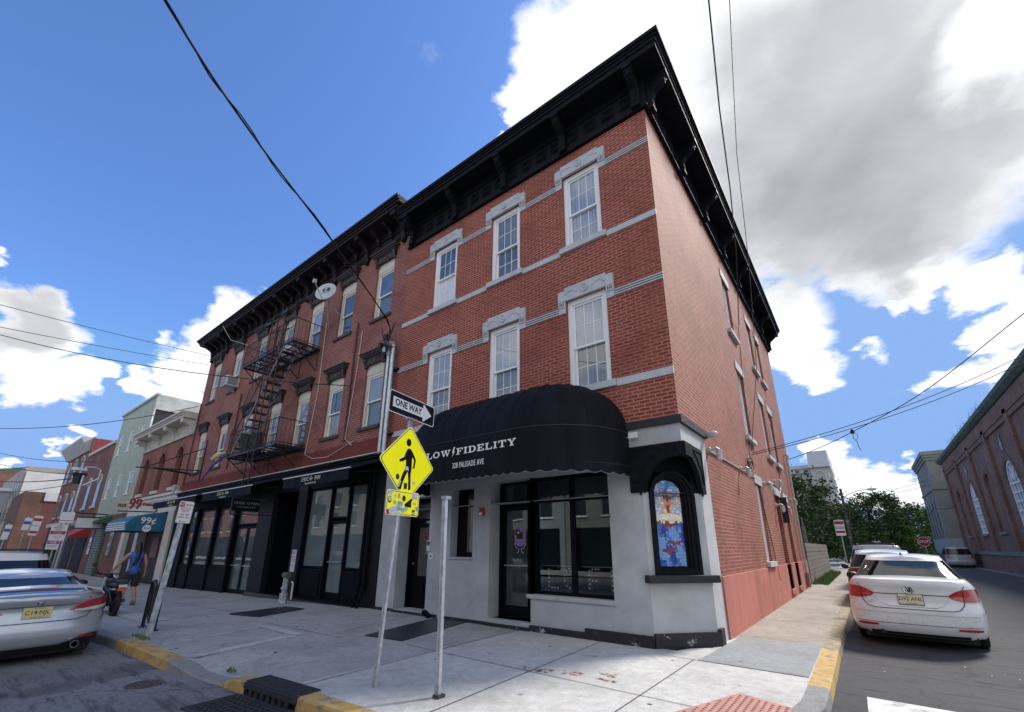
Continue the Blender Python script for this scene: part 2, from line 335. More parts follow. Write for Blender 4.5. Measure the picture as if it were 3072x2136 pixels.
def sash_window(parent, T, w, h, mats, grid_=None, d0=.06, casing=.07, split=.5, panes=None, sill=None, name='window', deep=.12):
    # mats: casing, sash, pane (upper), pane (lower). Origin: bottom centre of the opening
    cm, sm, pu, pl = mats
    a = MB(T); cs = casing; hw = w/2
    a.box(-hw, d0, 0, -hw+cs, d0+deep, h); a.box(hw-cs, d0, 0, hw, d0+deep, h)
    a.box(-hw+cs, d0, h-cs, hw-cs, d0+deep, h); a.box(-hw+cs, d0, 0, hw-cs, d0+deep, .03)
    f = a.build(name, cm, parent)
    iw = hw-cs; zs = .03+(h-cs-.03)*split
    def sash(z0, z1, d, pm, nx, nz, nm):
        b = MB(T); t = .045
        b.box(-iw, d, z0, -iw+t, d+.035, z1); b.box(iw-t, d, z0, iw, d+.035, z1)
        b.box(-iw+t, d, z0, iw-t, d+.035, z0+t); b.box(-iw+t, d, z1-t, iw-t, d+.035, z1)
        for i in range(1, nx): x = -iw+t+(2*iw-2*t)*i/nx; b.box(x-.008, d+.014, z0+t, x+.008, d+.03, z1-t)
        for i in range(1, nz): z = z0+t+(z1-z0-2*t)*i/nz; b.box(-iw+t, d+.0145, z-.008, iw-t, d+.0295, z+.008)
        b.build('sash', sm, f)
        g = MB(T); g.box(-iw+t*.5, d+.02, z0+t*.5, iw-t*.5, d+.026, z1-t*.5); g.build('pane', pm, f)
    nx, nz = grid_ or (1, 1)
    sash(zs-.02, h-cs, d0+.03, pu, nx, nz, 'upper'); sash(.03, zs+.025, d0+.068, pl, nx, nz, 'lower')
    if sill:
        b = MB(T); b.box(-hw-sill[0], -sill[1], -sill[2], hw+sill[0], d0+.02, -.001); b.build('sill', sill[3], f)
    return f

# ------------------------------------------------------------------ palette
BRA = brick('brick_red_front', (.225, .040, .024), (.325, .072, .044), (.42, .20, .15), ms=.0125, stain=(.15, .12))
BRS = brick('brick_side', (.20, .050, .034), (.31, .094, .066), (.40, .20, .15), ms=.0115, stain=(.18, .12))
BRB = brick('brick_b', (.18, .044, .035), (.28, .080, .060), (.40, .23, .19), stain=(.32, .25))
BRC = brick('brick_c', (.22, .062, .042), (.29, .092, .062), (.34, .19, .15))
BRE = brick('brick_brown', (.15, .060, .048), (.22, .095, .075), (.24, .14, .12), stain=(.4, .25))
BRCH = brick('brick_church', (.20, .088, .058), (.29, .14, .10), (.28, .20, .16), bw=.21, bh=.12, ms=.016, stain=(.3, .2))
BRK = brick('brick_black', (.006, .007, .011), (.010, .011, .016), (.003, .003, .005), rough=.5, bump=.9)
BLK = mat('black_paint', (.0045, .0055, .009), .5, .35, 6, bump=.15, bscale=30, spec=.1)
BLK2 = mat('black_cornice', (.0065, .0075, .011), .66, .4, 8, bump=.2, bscale=20, spec=.12)
STO = mat('grey_stone_trim', (.47, .495, .52), .75, .12, 4, bump=.2)
STU = mat('grey_stucco', (.42, .435, .45), .85, .14, 2.2, bump=.35, bscale=45)
def grime(m, sc=3.2, lo=.60, hi=.72, k=.72):
    N, L = m.node_tree.nodes, m.node_tree.links; B = N['Principled BSDF']; src = B.inputs['Base Color'].links[0].from_socket; o = coords(N, L)
    mp = N.new('ShaderNodeMapping'); mp.inputs['Scale'].default_value = (1, 1, .45); L.new(o, mp.inputs[0])
    f = ramp(N, L, noise(N, L, mp.outputs[0], sc, 9, .72), [(lo, (1, 1, 1)), (hi, (k,)*3)]); L.new(mixc(N, L, 1, src, f, 'MULTIPLY'), B.inputs['Base Color'])
grime(STU)
WHT = mat('white_frame', (.80, .82, .84), .45, .05, 3)
CRM = mat('cream_frame', (.62, .59, .50), .55, .12, 4)
BRN = mat('dark_brown_trim', (.052, .038, .036), .6, .4, 9, bump=.5, bscale=40)
PNK = mat('pink_render', (.44, .150, .120), .85, .20, 1.6, bump=.3, bscale=35, streak=True)
grime(PNK, 1.6, .52, .7, .75)
GALV = mat('galvanised_steel', (.50, .53, .56), .38, .22, 14, metal=.75)
IRON = mat('black_iron', (.012, .012, .016), .45, .3, 12)
P_DK = pane('pane_dark'); P_DKB = pane('pane_dark_blue', col=(.05, .075, .11))
P_CU = pane('pane_curtain', 'curtain', (.22, .24, .26)); P_CUW = pane('pane_curtain_white', 'curtain', (.40, .45, .54))
P_BL = pane('pane_blind', 'blind', (.72, .70, .66)); P_LT = pane('pane_light', 'blind', (.26, .30, .33)); P_GR = pane('pane_grey', 'curtain', (.085, .095, .105))
ROOF = mat('roof_felt', (.10, .10, .105), .9, .2, 2)
FOL = None
def gz(x): return -.02*max(0, min(20, -8-x))
# ------------------------------------------------------------------ ground
def concrete(name, col, spots=True, speck=.22, warm=None):
    m, N, L, B = base_mat(name); o = coords(N, L)
    c = ramp(N, L, noise(N, L, o, .9, 7, .65), [(.3, mul(col, .80)), (.5, col), (.72, mul(col, 1.14))])
    f = ramp(N, L, noise(N, L, o, 70, 2, .7), [(.35, (1-speck,)*3), (.65, (1+speck*.7,)*3)]); c = mixc(N, L, 1, c, f, 'MULTIPLY')
    f2 = ramp(N, L, noise(N, L, o, 9, 4, .7), [(.33, (.84,)*3), (.65, (1.08,)*3)]); c = mixc(N, L, 1, c, f2, 'MULTIPLY')
    f4 = ramp(N, L, noise(N, L, o, 2.4, 9, .78), [(.56, (1, 1, 1)), (.68, (.78,)*3)]); c = mixc(N, L, 1, c, f4, 'MULTIPLY')
    if spots:
        vo = N.new('ShaderNodeTexVoronoi'); vo.inputs['Scale'].default_value = 2.6; L.new(o, vo.inputs['Vector'])
        ns = noise(N, L, o, 30, 2); a = N.new('ShaderNodeMath'); a.operation = 'MULTIPLY_ADD'; L.new(ns, a.inputs[0]); a.inputs[1].default_value = .05; L.new(vo.outputs['Distance'], a.inputs[2])
        r = ramp(N, L, a.outputs[0], [(0, (1,)*3), (.105, (1,)*3), (.12, (0, 0, 0))])
        msk = ramp(N, L, vo.outputs['Color'], [(.45, (0, 0, 0)), (.5, (1, 1, 1))]); k = mixc(N, L, 1, r, msk, 'MULTIPLY')
        c = mixc(N, L, k, c, (.035, .035, .038))
    L.new(c, B.inputs['Base Color']); B.inputs['Roughness'].default_value = .88; B.inputs['Specular IOR Level'].default_value = .3
    L.new(bumpn(N, L, noise(N, L, o, 90, 3), .35, .004), B.inputs['Normal']); MATS[name] = m; return m
CON = concrete('concrete', (.53, .52, .50)); COND = concrete('concrete_dark', (.40, .395, .385), speck=.3); CONP = concrete('concrete_patch', (.29, .30, .31), speck=.16)
CONO = concrete('concrete_old', (.36, .325, .285), spots=False, speck=.45); KRB = concrete('kerb_stone', (.27, .27, .265), False)
LIGHTC = concrete('concrete_light', (.52, .52, .51), False, .2); grime(LIGHTC, 4, .5, .62, .72)
def asphalt(name, col):
    m, N, L, B = base_mat(name); o = coords(N, L)
    c = ramp(N, L, noise(N, L, o, .5, 6, .6), [(.3, mul(col, .8)), (.7, mul(col, 1.2))])
    f = ramp(N, L, noise(N, L, o, 120, 2, .8), [(.35, (.6,)*3), (.68, (1.5,)*3)]); c = mixc(N, L, 1, c, f, 'MULTIPLY')
    f3 = ramp(N, L, noise(N, L, o, 28, 5, .8), [(.35, (.72,)*3), (.65, (1.3,)*3)]); c = mixc(N, L, 1, c, f3, 'MULTIPLY')
    mp = N.new('ShaderNodeMapping'); mp.inputs['Scale'].default_value = (1.1, 7, 1); L.new(o, mp.inputs[0])
    sm = ramp(N, L, noise(N, L, mp.outputs[0], 1.3, 5, .7), [(.52, (1, 1, 1)), (.64, (.50,)*3)]); c = mixc(N, L, 1, c, sm, 'MULTIPLY')
    wn = N.new('ShaderNodeTexNoise'); wn.inputs['Scale'].default_value = 1.2; wn.inputs['Detail'].default_value = 6; L.new(o, wn.inputs['Vector'])
    wa = N.new('ShaderNodeVectorMath'); wa.operation = 'MULTIPLY_ADD'; L.new(wn.outputs['Color'], wa.inputs[0]); wa.inputs[1].default_value = (1.4, 1.4, 0); L.new(o, wa.inputs[2])
    vc = N.new('ShaderNodeTexVoronoi'); vc.feature = 'DISTANCE_TO_EDGE'; vc.inputs['Scale'].default_value = .28; L.new(wa.outputs[0], vc.inputs['Vector'])
    c = mixc(N, L, 1, c, ramp(N, L, vc.outputs['Distance'], [(0, (.6,)*3), (.004, (.7,)*3), (.008, (1, 1, 1))]), 'MULTIPLY')
    st = ramp(N, L, noise(N, L, o, 2.3, 8, .75), [(.60, (1, 1, 1)), (.70, (.62,)*3)]); c = mixc(N, L, 1, c, st, 'MULTIPLY')
    L.new(c, B.inputs['Base Color']); B.inputs['Roughness'].default_value = .85; B.inputs['Specular IOR Level'].default_value = .35
    L.new(bumpn(N, L, noise(N, L, o, 150, 2), .6, .005), B.inputs['Normal']); MATS[name] = m; return m
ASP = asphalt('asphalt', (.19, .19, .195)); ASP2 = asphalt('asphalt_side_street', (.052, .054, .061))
# litter
g = MB(); rr = random.Random(77)
for i in range(46):
    if i < 30: x, y, z = rr.uniform(-12, .8), rr.uniform(-4.2, -.3), .006
    else: x, y, z = rr.choice([(rr.uniform(-9, -3), rr.uniform(-6.5, -5), -.120), (rr.uniform(1.8, 4.5), rr.uniform(-.5, 2.5), -.120)])
    if x < -8: z += -.02*(-8-x)
    l = rr.uniform(.006, .022); a_ = rr.uniform(0, 3.1); c_, s_ = math.cos(a_)*l, math.sin(a_)*l
    g.add([(x-c_, y-s_, z), (x+s_*.6, y-c_*.6, z+.002), (x+c_, y+s_, z), (x-s_*.6, y+c_*.6, z+.004)], [(0, 1, 2, 3)])
tag(g.build('litter', mat('litter_white', (.7, .7, .68), .8, .2, 30), flip=False), 'tiny pale scraps of paper scattered over pavement and road', 'litter', None, 'stuff')
def yellow_kerb(nm='yellow_kerb_paint', th=.53):
    m, N, L, B = base_mat(nm); o = coords(N, L)
    y = ramp(N, L, noise(N, L, o, 3, 5), [(.3, (.42, .26, .075)), (.7, (.56, .37, .13))])
    k = ramp(N, L, noise(N, L, o, 7, 8, .75), [(th, (0,)*3), (th+.05, (1,)*3)])
    L.new(mixc(N, L, k, y, (.22, .20, .165)), B.inputs['Base Color']); B.inputs['Roughness'].default_value = .8
    L.new(bumpn(N, L, noise(N, L, o, 40, 3), .4, .004), B.inputs['Normal']); return m
YEL = yellow_kerb(); YELW = yellow_kerb('yellow_kerb_worn', .43)
g = MB()
xs = [-600, -200, -100, -60, -28, -20, -14, -8, 0, 1.5, 10, 60, 600]
g.grid(lambda u, v: (u, v, -.13+1.0*gz(u)), xs, [-600, -40, -10, 0, 40, 120, 600])
struct(g.build('road', ASP))
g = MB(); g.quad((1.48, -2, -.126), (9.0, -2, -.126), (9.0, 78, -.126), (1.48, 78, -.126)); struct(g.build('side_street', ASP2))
# kerb line: (outer x, outer y) and matching inner points
OUT = [(-140, -9.0), (-60, -6.6), (-40, -5.8), (-28, -5.3), (-20, -5.12), (-14, -5.02), (-9, -4.90), (-8.0, -4.85), (-7.82, -4.84), (-6.8, -4.80), (-5.58, -4.77), (-5.2, -4.72), (-4.9, -4.66), (-4.6, -4.62), (-4.3, -4.58), (-4.05, -4.56), (-3.75, -4.54), (-3.2, -4.50), (-2.74, -4.46), (-2.03, -4.42), (-1.2, -4.40), (-.4, -4.22), (.4, -3.78), (.98, -3.15), (1.36, -2.35), (1.50, -1.42), (1.50, -.75), (1.49, .6), (1.48, 1.6), (1.48, 4.5), (1.48, 7), (1.47, 12), (1.46, 20), (1.46, 40), (1.46, 74)]
def kdip(x, y):
    if y < -3:
        if -5.45 < x < -3.95:
            t = min((x+5.45)/.55, (-3.95-x)/.35, 1); return -.105*t*t*(3-2*t)
    return 0
INN = []
for i, (x, y) in enumerate(OUT):
    a = Vector(OUT[max(i-1, 0)]); b = Vector(OUT[min(i+1, len(OUT)-1)]); t = (b-a).normalized(); nn = Vector((-t.y, t.x)); INN.append((x+nn.x*.2, y+nn.y*.2))
def tz(x, y): return (gz(x) if y < 0.5 else 0) + kdip(x, y)
def kslot(i):
    x, y = (Vector(OUT[i])+Vector(OUT[i+1]))/2
    if y < -3: return 1 if (-7.9 < x < -5.55 or -4.32 < x < -3.75 or -2.74 < x < -.6) else 0
    return 1 if (-.78 < y < 1.6) else (2 if 1.6 < y < 12 else 0)
g = MB(); k = len(OUT); vs = []; fs = []; ms = []
for i in range(k):
    (ox, oy), (ix, iy) = OUT[i], INN[i]; z = tz(ox, oy)+.004
    vs += [(ox+(ox-ix)*.12, oy+(oy-iy)*.12, -.30+gz(ox)), (ox, oy, z-.02), (ox-(ox-ix)*.08, oy-(oy-iy)*.08, z), (ix, iy, z), (ix, iy, z-.05)]
for i in range(k-1):
    if OUT[i][0] == -3.75 or OUT[i][0] == -3.2: continue      # the cast iron inlet stands here
    for j in range(4): fs.append((i*5+j, (i+1)*5+j, (i+1)*5+j+1, i*5+j+1)); ms.append(kslot(i))
for f, mm in zip(fs, ms): g.add([vs[q] for q in f], [(0, 1, 2, 3)], mm)
struct(g.build('kerb', [KRB, YEL, YELW], smooth=False))
# pavement
INR = []
for (x, y) in INN:
    if x < -.72 and y < -2: INR.append((x, .3))
    elif y < -2.5: INR.append((-.72+.4*(x+1.2)/1.6*.6, .05))
    elif y < -1: INR.append((-.3, .35))
    elif y < .9: INR.append((-.05, max(.6, y)))
    else: INR.append((-.05, y))
ts = [0, .08, .18, .3, .5, .75, 1]
g = MB()
for i in range(k-1):
    x = (INN[i][0]+INN[i+1][0])/2; y = (INN[i][1]+INN[i+1][1])/2
    sl = 0 if (y < 1.7 and x > -3.4) else (1 if y < 0 else 2)
    for j in range(len(ts)-1):
        q = []
        for (a, t) in ((i, ts[j]), (i+1, ts[j]), (i+1, ts[j+1]), (i, ts[j+1])):
            px, py = INN[a][0]+(INR[a][0]-INN[a][0])*t, INN[a][1]+(INR[a][1]-INN[a][1])*t
            q.append((px, py, (gz(px) if py < .5 else 0)+kdip(INN[a][0], INN[a][1])*max(0, 1-t*5.5)))
        g.add(q, [(0, 1, 2, 3)], sl)
struct(g.build('pavement', [CON, COND, CONO]))
g = MB(); g.quad((.0, -.36, .004), (1.28, -.40, .004), (1.27, 1.86, .004), (.10, 1.80, .004)); struct(g.build('pavement_patch', CONP))
g = MB()
g.quad((-5.65, -4.55, .004), (-5.45, -4.5, .004), (-5.9, -2.9, .004), (-6.1, -2.9, .004)); g.quad((-6.9, -4.5, .004), (-6.8, -4.48, .004), (-7.2, -2.9, .004), (-7.3, -2.9, .004)); g.quad((-7.3, -2.9, .008), (-5.9, -2.9, .008), (-5.95, -2.72, .008), (-7.3, -2.72, .008))
g.quad((-14, -4.0, .0-.105), (-9.9, -4.05, -.030), (-9.9, -3.55, -.030), (-14, -3.5, -.105))
struct(g.build('pavement_repair', LIGHTC))
JM = mat('joint_dark', (.10, .10, .10), .9, .2)
g = MB()
def joint(a, b, wd=.006, z=.006):
    a = Vector((*a, 0)); b = Vector((*b, 0)); t = (b-a).normalized(); nn = Vector((-t.y, t.x, 0))*wd
    n = 8; 
    for i in range(n):
        p = a+(b-a)*i/n; q = a+(b-a)*(i+1)/n; f = lambda v: (v.x, v.y, gz(v.x)+z)
        g.quad(f(p-nn), f(q-nn), f(q+nn), f(p+nn))
joint((-3.05, -2.19), (1.25, -2.28)); joint((-.02, -4.0), (-.05, -.36)); joint((-1.36, -4.15), (-1.6, -.1)); joint((-3.1, -4.2), (-3.3, -.1)); joint((-3.05, -2.19), (-3.9, -2.16))
joint((-.5, -.34), (1.28, -.40)); joint((-5.1, -2.5), (-7.9, -2.6)); joint((-6.2, -.1), (-5.6, -2.4)); joint((0, 4.2), (1.27, 4.25)); joint((0, 8.5), (1.27, 8.5)); joint((-12, -.1), (-11, -4.5)); joint((-16, -.1), (-15.6, -4.6)); joint((-8.2, -2.2), (-20, -2.3))
struct(g.build('pavement_joint', JM))
# red stain, tactile ramp, crosswalk paint
RST = mat('rust_stain', (.30, .12, .07), .9, .3, 20)
g = MB(); rr = random.Random(3)
for (cx, cy) in ((-1.33, -2.08), (-1.02, -1.98), (-1.5, -2.15), (-.62, -1.75), (-.55, -1.95)):
    for q in range(9):
        x = cx+rr.uniform(-.14, .14); y = cy+rr.uniform(-.07, .07); l = rr.uniform(.015, .06); a = rr.uniform(-.7, .9)
        g.add([(x-l*math.cos(a), y-l*math.sin(a), .008), (x+.012, y-.012, .008), (x+l*math.cos(a), y+l*math.sin(a), .008), (x-.012, y+.014, .008)], [(0, 1, 2, 3)])
struct(g.build('pavement_stain', RST))
TAC = mat('tactile_red', (.46, .23, .19), .8, .2, 5)
g = MB(); g.quad((.77, -1.56, .012), (1.27, -1.74, .012), (1.27, -3.0, .012), (.25, -3.0, .012))
for i in range(16):
    for j in range(24):
        x = .30+i*.062; y = -1.66-j*.058
        if x > 1.24 or x < .77-(-1.56-y)*.36+.03 or y > -1.58-(x-.77)*.36-.03: continue
        g.lathe([(.017, .012), (.012, .0175), (.0, .018)], (x, y, 0), n=6, m=1)
struct(g.build('tactile_paving', [TAC, mat('tactile_dome', (.33, .14, .12), .8, .1)]))
WPT = mat('road_paint_white', (.62, .62, .60), .8, .15, 12); grime(WPT, 6, .5, .62, .45)
g = MB(); g.quad((1.80, -.33, -.118), (2.75, -.38, -.118), (2.85, -2.9, -.118), (1.85, -2.9, -.118)); g.quad((3.6, -.4, -.118), (4.5, -.4, -.118), (4.5, -2.9, -.118), (3.6, -2.9, -.118)); struct(g.build('crosswalk_marking', WPT))
# manhole and storm drain
g = MB(); n = 28; g.lathe([(.0, 0), (.16, 0), (.16, .006), (.19, .006), (.19, 0)], (-5.08, -5.12, -.128), n=n)
for i in range(-3, 4): g.box(-5.08-.13, -5.12+i*.04-.012, -.126, -5.08+.13, -5.12+i*.04+.012, -.120)
tag(g.build('manhole_cover', mat('cast_iron_brown', (.10, .075, .065), .7, .3, 20)), 'small round cast iron cover set in the road by the driveway dip', 'manhole cover')
dr = thing('storm_drain', 'black cast iron storm drain inlet between two yellow kerb stretches', 'drain', (-3.24, -4.5, -.13))
CI = mat('cast_iron', (.035, .036, .042), .55, .3, 18, bump=.4, bscale=80)
t = Matrix.Translation((-3.245, -4.48, 0)) @ Matrix.Rotation(.075, 4, 'Z'); g = MB(t)
g.box(-.50, -.02, -.02, .50, .245, .014); g.box(-.50, -.02, -.30, -.47, .10, -.02); g.box(.47, -.02, -.30, .50, .10, -.02)
for i in range(9): x = -.47+.94*i/8; g.box(x-.026, -.045, -.17, x+.026, -.02, -.03) if 0 < i < 8 else None
g.box(-.50, -.046, -.055, .50, -.0205, -.0005); g.box(-.50, -.02, -.13, .50, .08, -.12)
for i in range(24):
    for j in range(6): g.box(-.485+i*.04, .0+j*.04, .014, -.485+i*.04+.022, .0+j*.04+.022, .0175)
g.build('inlet_hood', CI, dr)
g = MB(t); g.box(-.46, .02, -.16, .46, .03, -.02); g.build('inlet_mouth', mat('void_black', (.002, .002, .002), 1, 0), dr)
g = MB(t); gx0, gx1, gy0, gy1 = -.55, .55, -.62, -.06; zt = -.112
g.box(gx0, gy0, -.14, gx1, gy0+.04, zt); g.box(gx0, gy1-.04, -.14, gx1, gy1, zt); g.box(gx0, gy0+.04, -.14, gx0+.04, gy1-.04, zt); g.box(gx1-.04, gy0+.04, -.14, gx1, gy1-.04, zt)
for i in range(1, 13): x = gx0+(gx1-gx0)*i/13; g.box(x-.012, gy0+.04, -.14, x+.012, gy1-.04, zt-.002)
for i in range(1, 8): y = gy0+(gy1-gy0)*i/8; g.box(gx0+.04, y-.012, -.14, gx1-.04, y+.012, zt-.004)
g.build('grate', CI, dr)
g = MB(t); g.quad((gx0, gy0, -.1235), (gx1, gy0, -.1235), (gx1, gy1, -.1235), (gx0, gy1, -.1235)); g.build('pit', mat('void_black', (.002,)*3), dr)
# rubber mats on the pavement
RUB = mat('rubber_mat', (.028, .032, .042), .42, .3, 5, bump=.2, bscale=200)
def floor_mat(pts, label):
    g = MB(); g.prism(pts, .005, .016, 'xy'); tag(g.build('door_mat', RUB), label, 'mat', 'rubber mats outside the doors')
floor_mat([(-4.99, -2.16), (-4.13, -2.05), (-4.62, -.06), (-5.50, -.12)], 'dark rubber mat laid out from the grey doorway behind the sign posts')
g = MB(); g.prism([(-9.72, -2.5), (-8.66, -2.32), (-9.2, -1.02), (-9.95, -1.1)], -.02, .0, 'xy'); tag(g.build('door_mat', RUB), 'dark rubber mat in front of the black bakery entrance step', 'mat', 'rubber mats outside the doors')
# ------------------------------------------------------------------ corner building
A = thing('corner_building', 'three storey red brick corner building with black bracketed cornice and grey ground floor', 'building', (-3.85, 7.5, 0))
F0 = frame_front(0, 0)
WA = [-1.60, -3.775, -5.96]
up = [(c-.46, c+.46, 7.79, 9.74) for c in WA] + [(c-.46, c+.46, 4.45, 6.46) for c in WA]
XL = -7.69
g = MB(F0); wall(g, XL, 0, 3.45, 11.0, up, .30); 
S0 = frame_side(0, 0)
side_w = [(6.30, 7.62, 9.44), (9.80, 7.62, 9.44), (11.45, 7.62, 9.44), (6.42, 4.42, 6.40), (9.80, 4.42, 6.40), (11.60, 4.42, 6.40)]
sh = [(c-.42, c+.42, a, b) for c, a, b in side_w] + [(6.17, 6.97, 1.12, 3.13), (9.35, 10.25, .25, 3.10), (11.25, 12.15, .22, 3.10)]
g2 = MB(S0); 
wall(g2, 1.42, 15.2, .98, 11.0, [h for h in sh], .22)
wall(g2, 0, 1.42, 3.45, 11.0, [])
g.build('front_brick_wall', BRA, A); g2.build('side_brick_wall', BRS, A)
g = MB(S0); g.T = S0 @ Matrix.Translation((0, -.03, 0)); wall(g, 1.42, 15.2, -.3, .98, [(9.35, 10.25, .25, .98), (11.25, 12.15, .22, .98)], .25)
g.quad((1.42, 0, .98), (9.35, 0, .98), (9.35, .03, .985), (1.42, .03, .985)); g.quad((10.25, 0, .98), (11.25, 0, .98), (11.25, .03, .985), (10.25, .03, .985)); g.quad((12.15, 0, .98), (15.2, 0, .98), (15.2, .03, .985), (12.15, .03, .985))
g.quad((1.42, 0, -.3), (1.42, .05, -.3), (1.42, .05, .98), (1.42, 0, .98))
g.build('pink_plinth', PNK, A)
g = MB(); g.box(XL, .35, 10.9, -.25, 15.2, 11.3); g.quad((XL, 15.2, -.3), (0, 15.2, -.3), (0, 15.2, 11), (XL, 15.2, 11)); g.quad((XL, 0, 3), (XL, 15.2, 3), (XL, 15.2, 11), (XL, 0, 11)); g.build('roof', ROOF, A)
# windows of the front
cfg = [(P_DKB, P_CUW, 'upper'), (P_GR, P_GR, ''), (P_DKB, P_BL, ''), (P_CU, P_GR, ''), (P_CU, P_GR, ''), (P_LT, P_GR, '')]
up_mats = [(pane('pane_blue_curtain', 'curtain', (.20, .25, .34)), pane('pane_blue_curtain', 'curtain')), (pane('pane_lace', 'curtain', (.10, .125, .16)), pane('pane_lace_dark', 'curtain', (.055, .07, .09))), (P_DKB, P_BL), (pane('pane_reflect', 'blind', (.34, .37, .39)), pane('pane_drape', 'curtain', (.13, .14, .145))), (pane('pane_reflect', 'blind'), pane('pane_drape', 'curtain')), (pane('pane_soft', 'blind', (.24, .27, .28)), P_GR)]  # pane_reflect: light cloud reflection painted into the pane colour
def lintel(T, W_):
    def h(u): return u
    b = MB(T); w2 = .64
    b.prism([(-w2, 0), (-w2, .245), (-w2+.16, .25), (-w2+.16, .31), (w2-.16, .31), (w2-.16, .25), (w2, .245), (w2, 0)], -.055, .01)
    for s in (-1, 1):
        x0, x1 = sorted((s*w2, s*(w2-.165))); b.box(x0, -.045, -.13, x1, .01, -.0005)
        b.box(x0, -.025, -.27, x1, .01, -.1305)
        for q in range(3): xx = x0+.035+q*.04; b.box(xx, -.051, -.10, xx+.018, -.0455, -.03, 1)
        b.lathe([(.001, -.0565), (.075, -.0565), (.085, -.0555)], (0, 0, .16), 'y', 20) if s == 1 else None
    b.lathe([(.085, -.055), (.09, -.075), (.075, -.08), (.055, -.062), (.03, -.06), (.02, -.085), (0, -.088)], (0, 0, .155), 'y', 20)
    for s in (-1, 1):
        pts = [(s*(.16+.055*i/1), -.058, .12+.075*math.sin(i/6*math.pi)) for i in range(0, 7)]
        pts += [(s*(.49-.06*math.sin(a)), -.058, .12+.0*a+.03*math.cos(a)) for a in (.5, 1.5, 2.5)]
        b.tube([(p[0] if abs(p[0]) < .5 else s*.49, p[1], p[2]) for p in pts], .008, 6)
    return b
IRN0 = None
STD = mat('stone_groove', (.10, .11, .12), .8, .1)
for k_, (zc, zl) in enumerate(((7.79, 9.74), (4.45, 6.46))):
    for i, c in enumerate(WA):
        T = frame_front(c, zc); pm = up_mats[k_*3+i]
        f = sash_window(A, T, .92, zl-zc, (WHT, WHT, pm[0], pm[1]), (3, 2), d0=.05, casing=.105, split=.47 if i != 2 or k_ else .5, sill=(.10, .07, .13, STO), deep=.2)
        lintel(frame_front(c, zl), .92).build('lintel', [STO, STD], f)
# belt courses
g = MB(F0)
for (z0, z1, groove) in ((9.47, 9.60, 1), (6.20, 6.33, 1), (7.63, 7.76, 0), (4.31, 4.45, 0)):
    ex = .64 if groove else .565
    cuts = [XL+.02] + sorted([c-ex for c in WA]+[c+ex for c in WA]) + [0.0]
    for a, b in zip(cuts[::2], cuts[1::2]):
        g = MB(F0); e = .012 if b == 0 else 0
        if groove:
            h = (z1-z0)/5
            for q, dd in enumerate((-.03, -.012, -.03, -.012, -.03)):
                g.box(a+.001, dd, z0+h*q, b+e-.001, .01, z0+h*(q+1), 1 if q in (1, 3) and b-a > .6 else 0)
        else: g.box(a+.001, -.028, z0, b+e-.001, .01, z1)
        g.build('belt_course', [STO, STD], A)
# side windows
for c, a, b in side_w + [(6.57, 1.12, 3.13)]:
    T = frame_side(c, a); wd = .84 if a > 2 else .80
    f = sash_window(A, T, wd, b-a, (WHT, WHT, P_DK, P_DK), d0=.07, casing=.06, sill=(.14, .09, .12, STO))
    g = MB(frame_side(c, b)); g.box(-wd/2-.12, -.03, 0, wd/2+.12, .02, .25); g.build('lintel', STO, f)
# side doors
MAR = mat('maroon_paint', (.11, .022, .022), .55, .25, 6)
for c, z in ((9.80, .25), (11.70, .22)):
    T = frame_side(c, z); g = MB(T); g.box(-.45, .12, 0, .45, .17, 2.85); d = g.build('door', MAR, A)
    for (u0, u1, w0, w1) in ((-.36, -.05, .2, 1.0), (.05, .36, .2, 1.0), (-.36, -.05, 1.15, 2.2), (.05, .36, 1.15, 2.2)):
        g = MB(T); g.box(u0, .105, w0, u1, .12, w1); g.build('door_panel', MAR, d)
    g = MB(T); g.box(-.57, -.04, 2.87, .57, .05, 3.12); g.build('lintel', STO, d)
    g = MB(T); g.box(-.5, -.08, -.14 if z > .23 else -.12, .5, .16, 0); g.build('step', PNK, d)
# ---- cornice
def cornice_front(g):
    z0 = 10.36
    # boards: (d_out, z0, z1)
    for dd, a, b in ((.09, z0, z0+.07), (.06, z0+.07, z0+.13), (.045, z0+.13, 11.22)):
        g.box(XL+.02, -dd, a, 0+dd, .02, b); g.box(-.02, .021, a, dd, 15.2+dd, b)
    # soffit and crown
    g.box(XL-.02, -.50, 11.22, .50, .3, 11.27); g.box(-.3, .301, 11.22, .50, 15.7, 11.27)
    for dd, a, b in ((.50, 11.27, 11.36), (.53, 11.36, 11.44), (.56, 11.44, 11.50), (.60, 11.50, 11.60)):
        g.box(XL-.02, -dd, a, dd, .3, b); g.box(-.3, .301, a, dd, 15.2+dd, b)
g = MB(); cornice_front(g); COR = g.build('cornice', BLK2, A, bevel=.012)
def bracket(T, wd=.17):
    b = MB(T)
    prof = [(0, 0), (-.10, .02), (-.13, .10), (-.12, .25), (-.17, .38), (-.30, .47), (-.40, .56), (-.42, .66), (-.38, .72), (0, .72)]
    for q in range(4):
        x = -wd/2+q*wd/4; k = .012 if q in (0, 3) else 0
        b.prism([(p[0]+(k if p[0] < 0 else 0), p[1]) for p in prof], x+.001, x+wd/4-.006, 'yz')
    b.box(-wd/2-.015, -.46, .70, wd/2+.015, -.05, .80); b.box(-wd/2-.005, -.42, .62, wd/2+.005, -.30, .70)
    b.box(-wd/2-.01, -.13, -.05, wd/2+.01, 0, .02)
    return b
for x in (-.13, -1.95, -3.75, -5.55, -7.42): bracket(frame_front(x, 10.45, -.05)).build('bracket', BLK2, COR)
for y in (.16, 2.25, 4.3, 6.4, 8.55, 10.75, 12.95, 15.1): bracket(frame_side(y, 10.45, .05)).build('bracket', BLK2, COR)
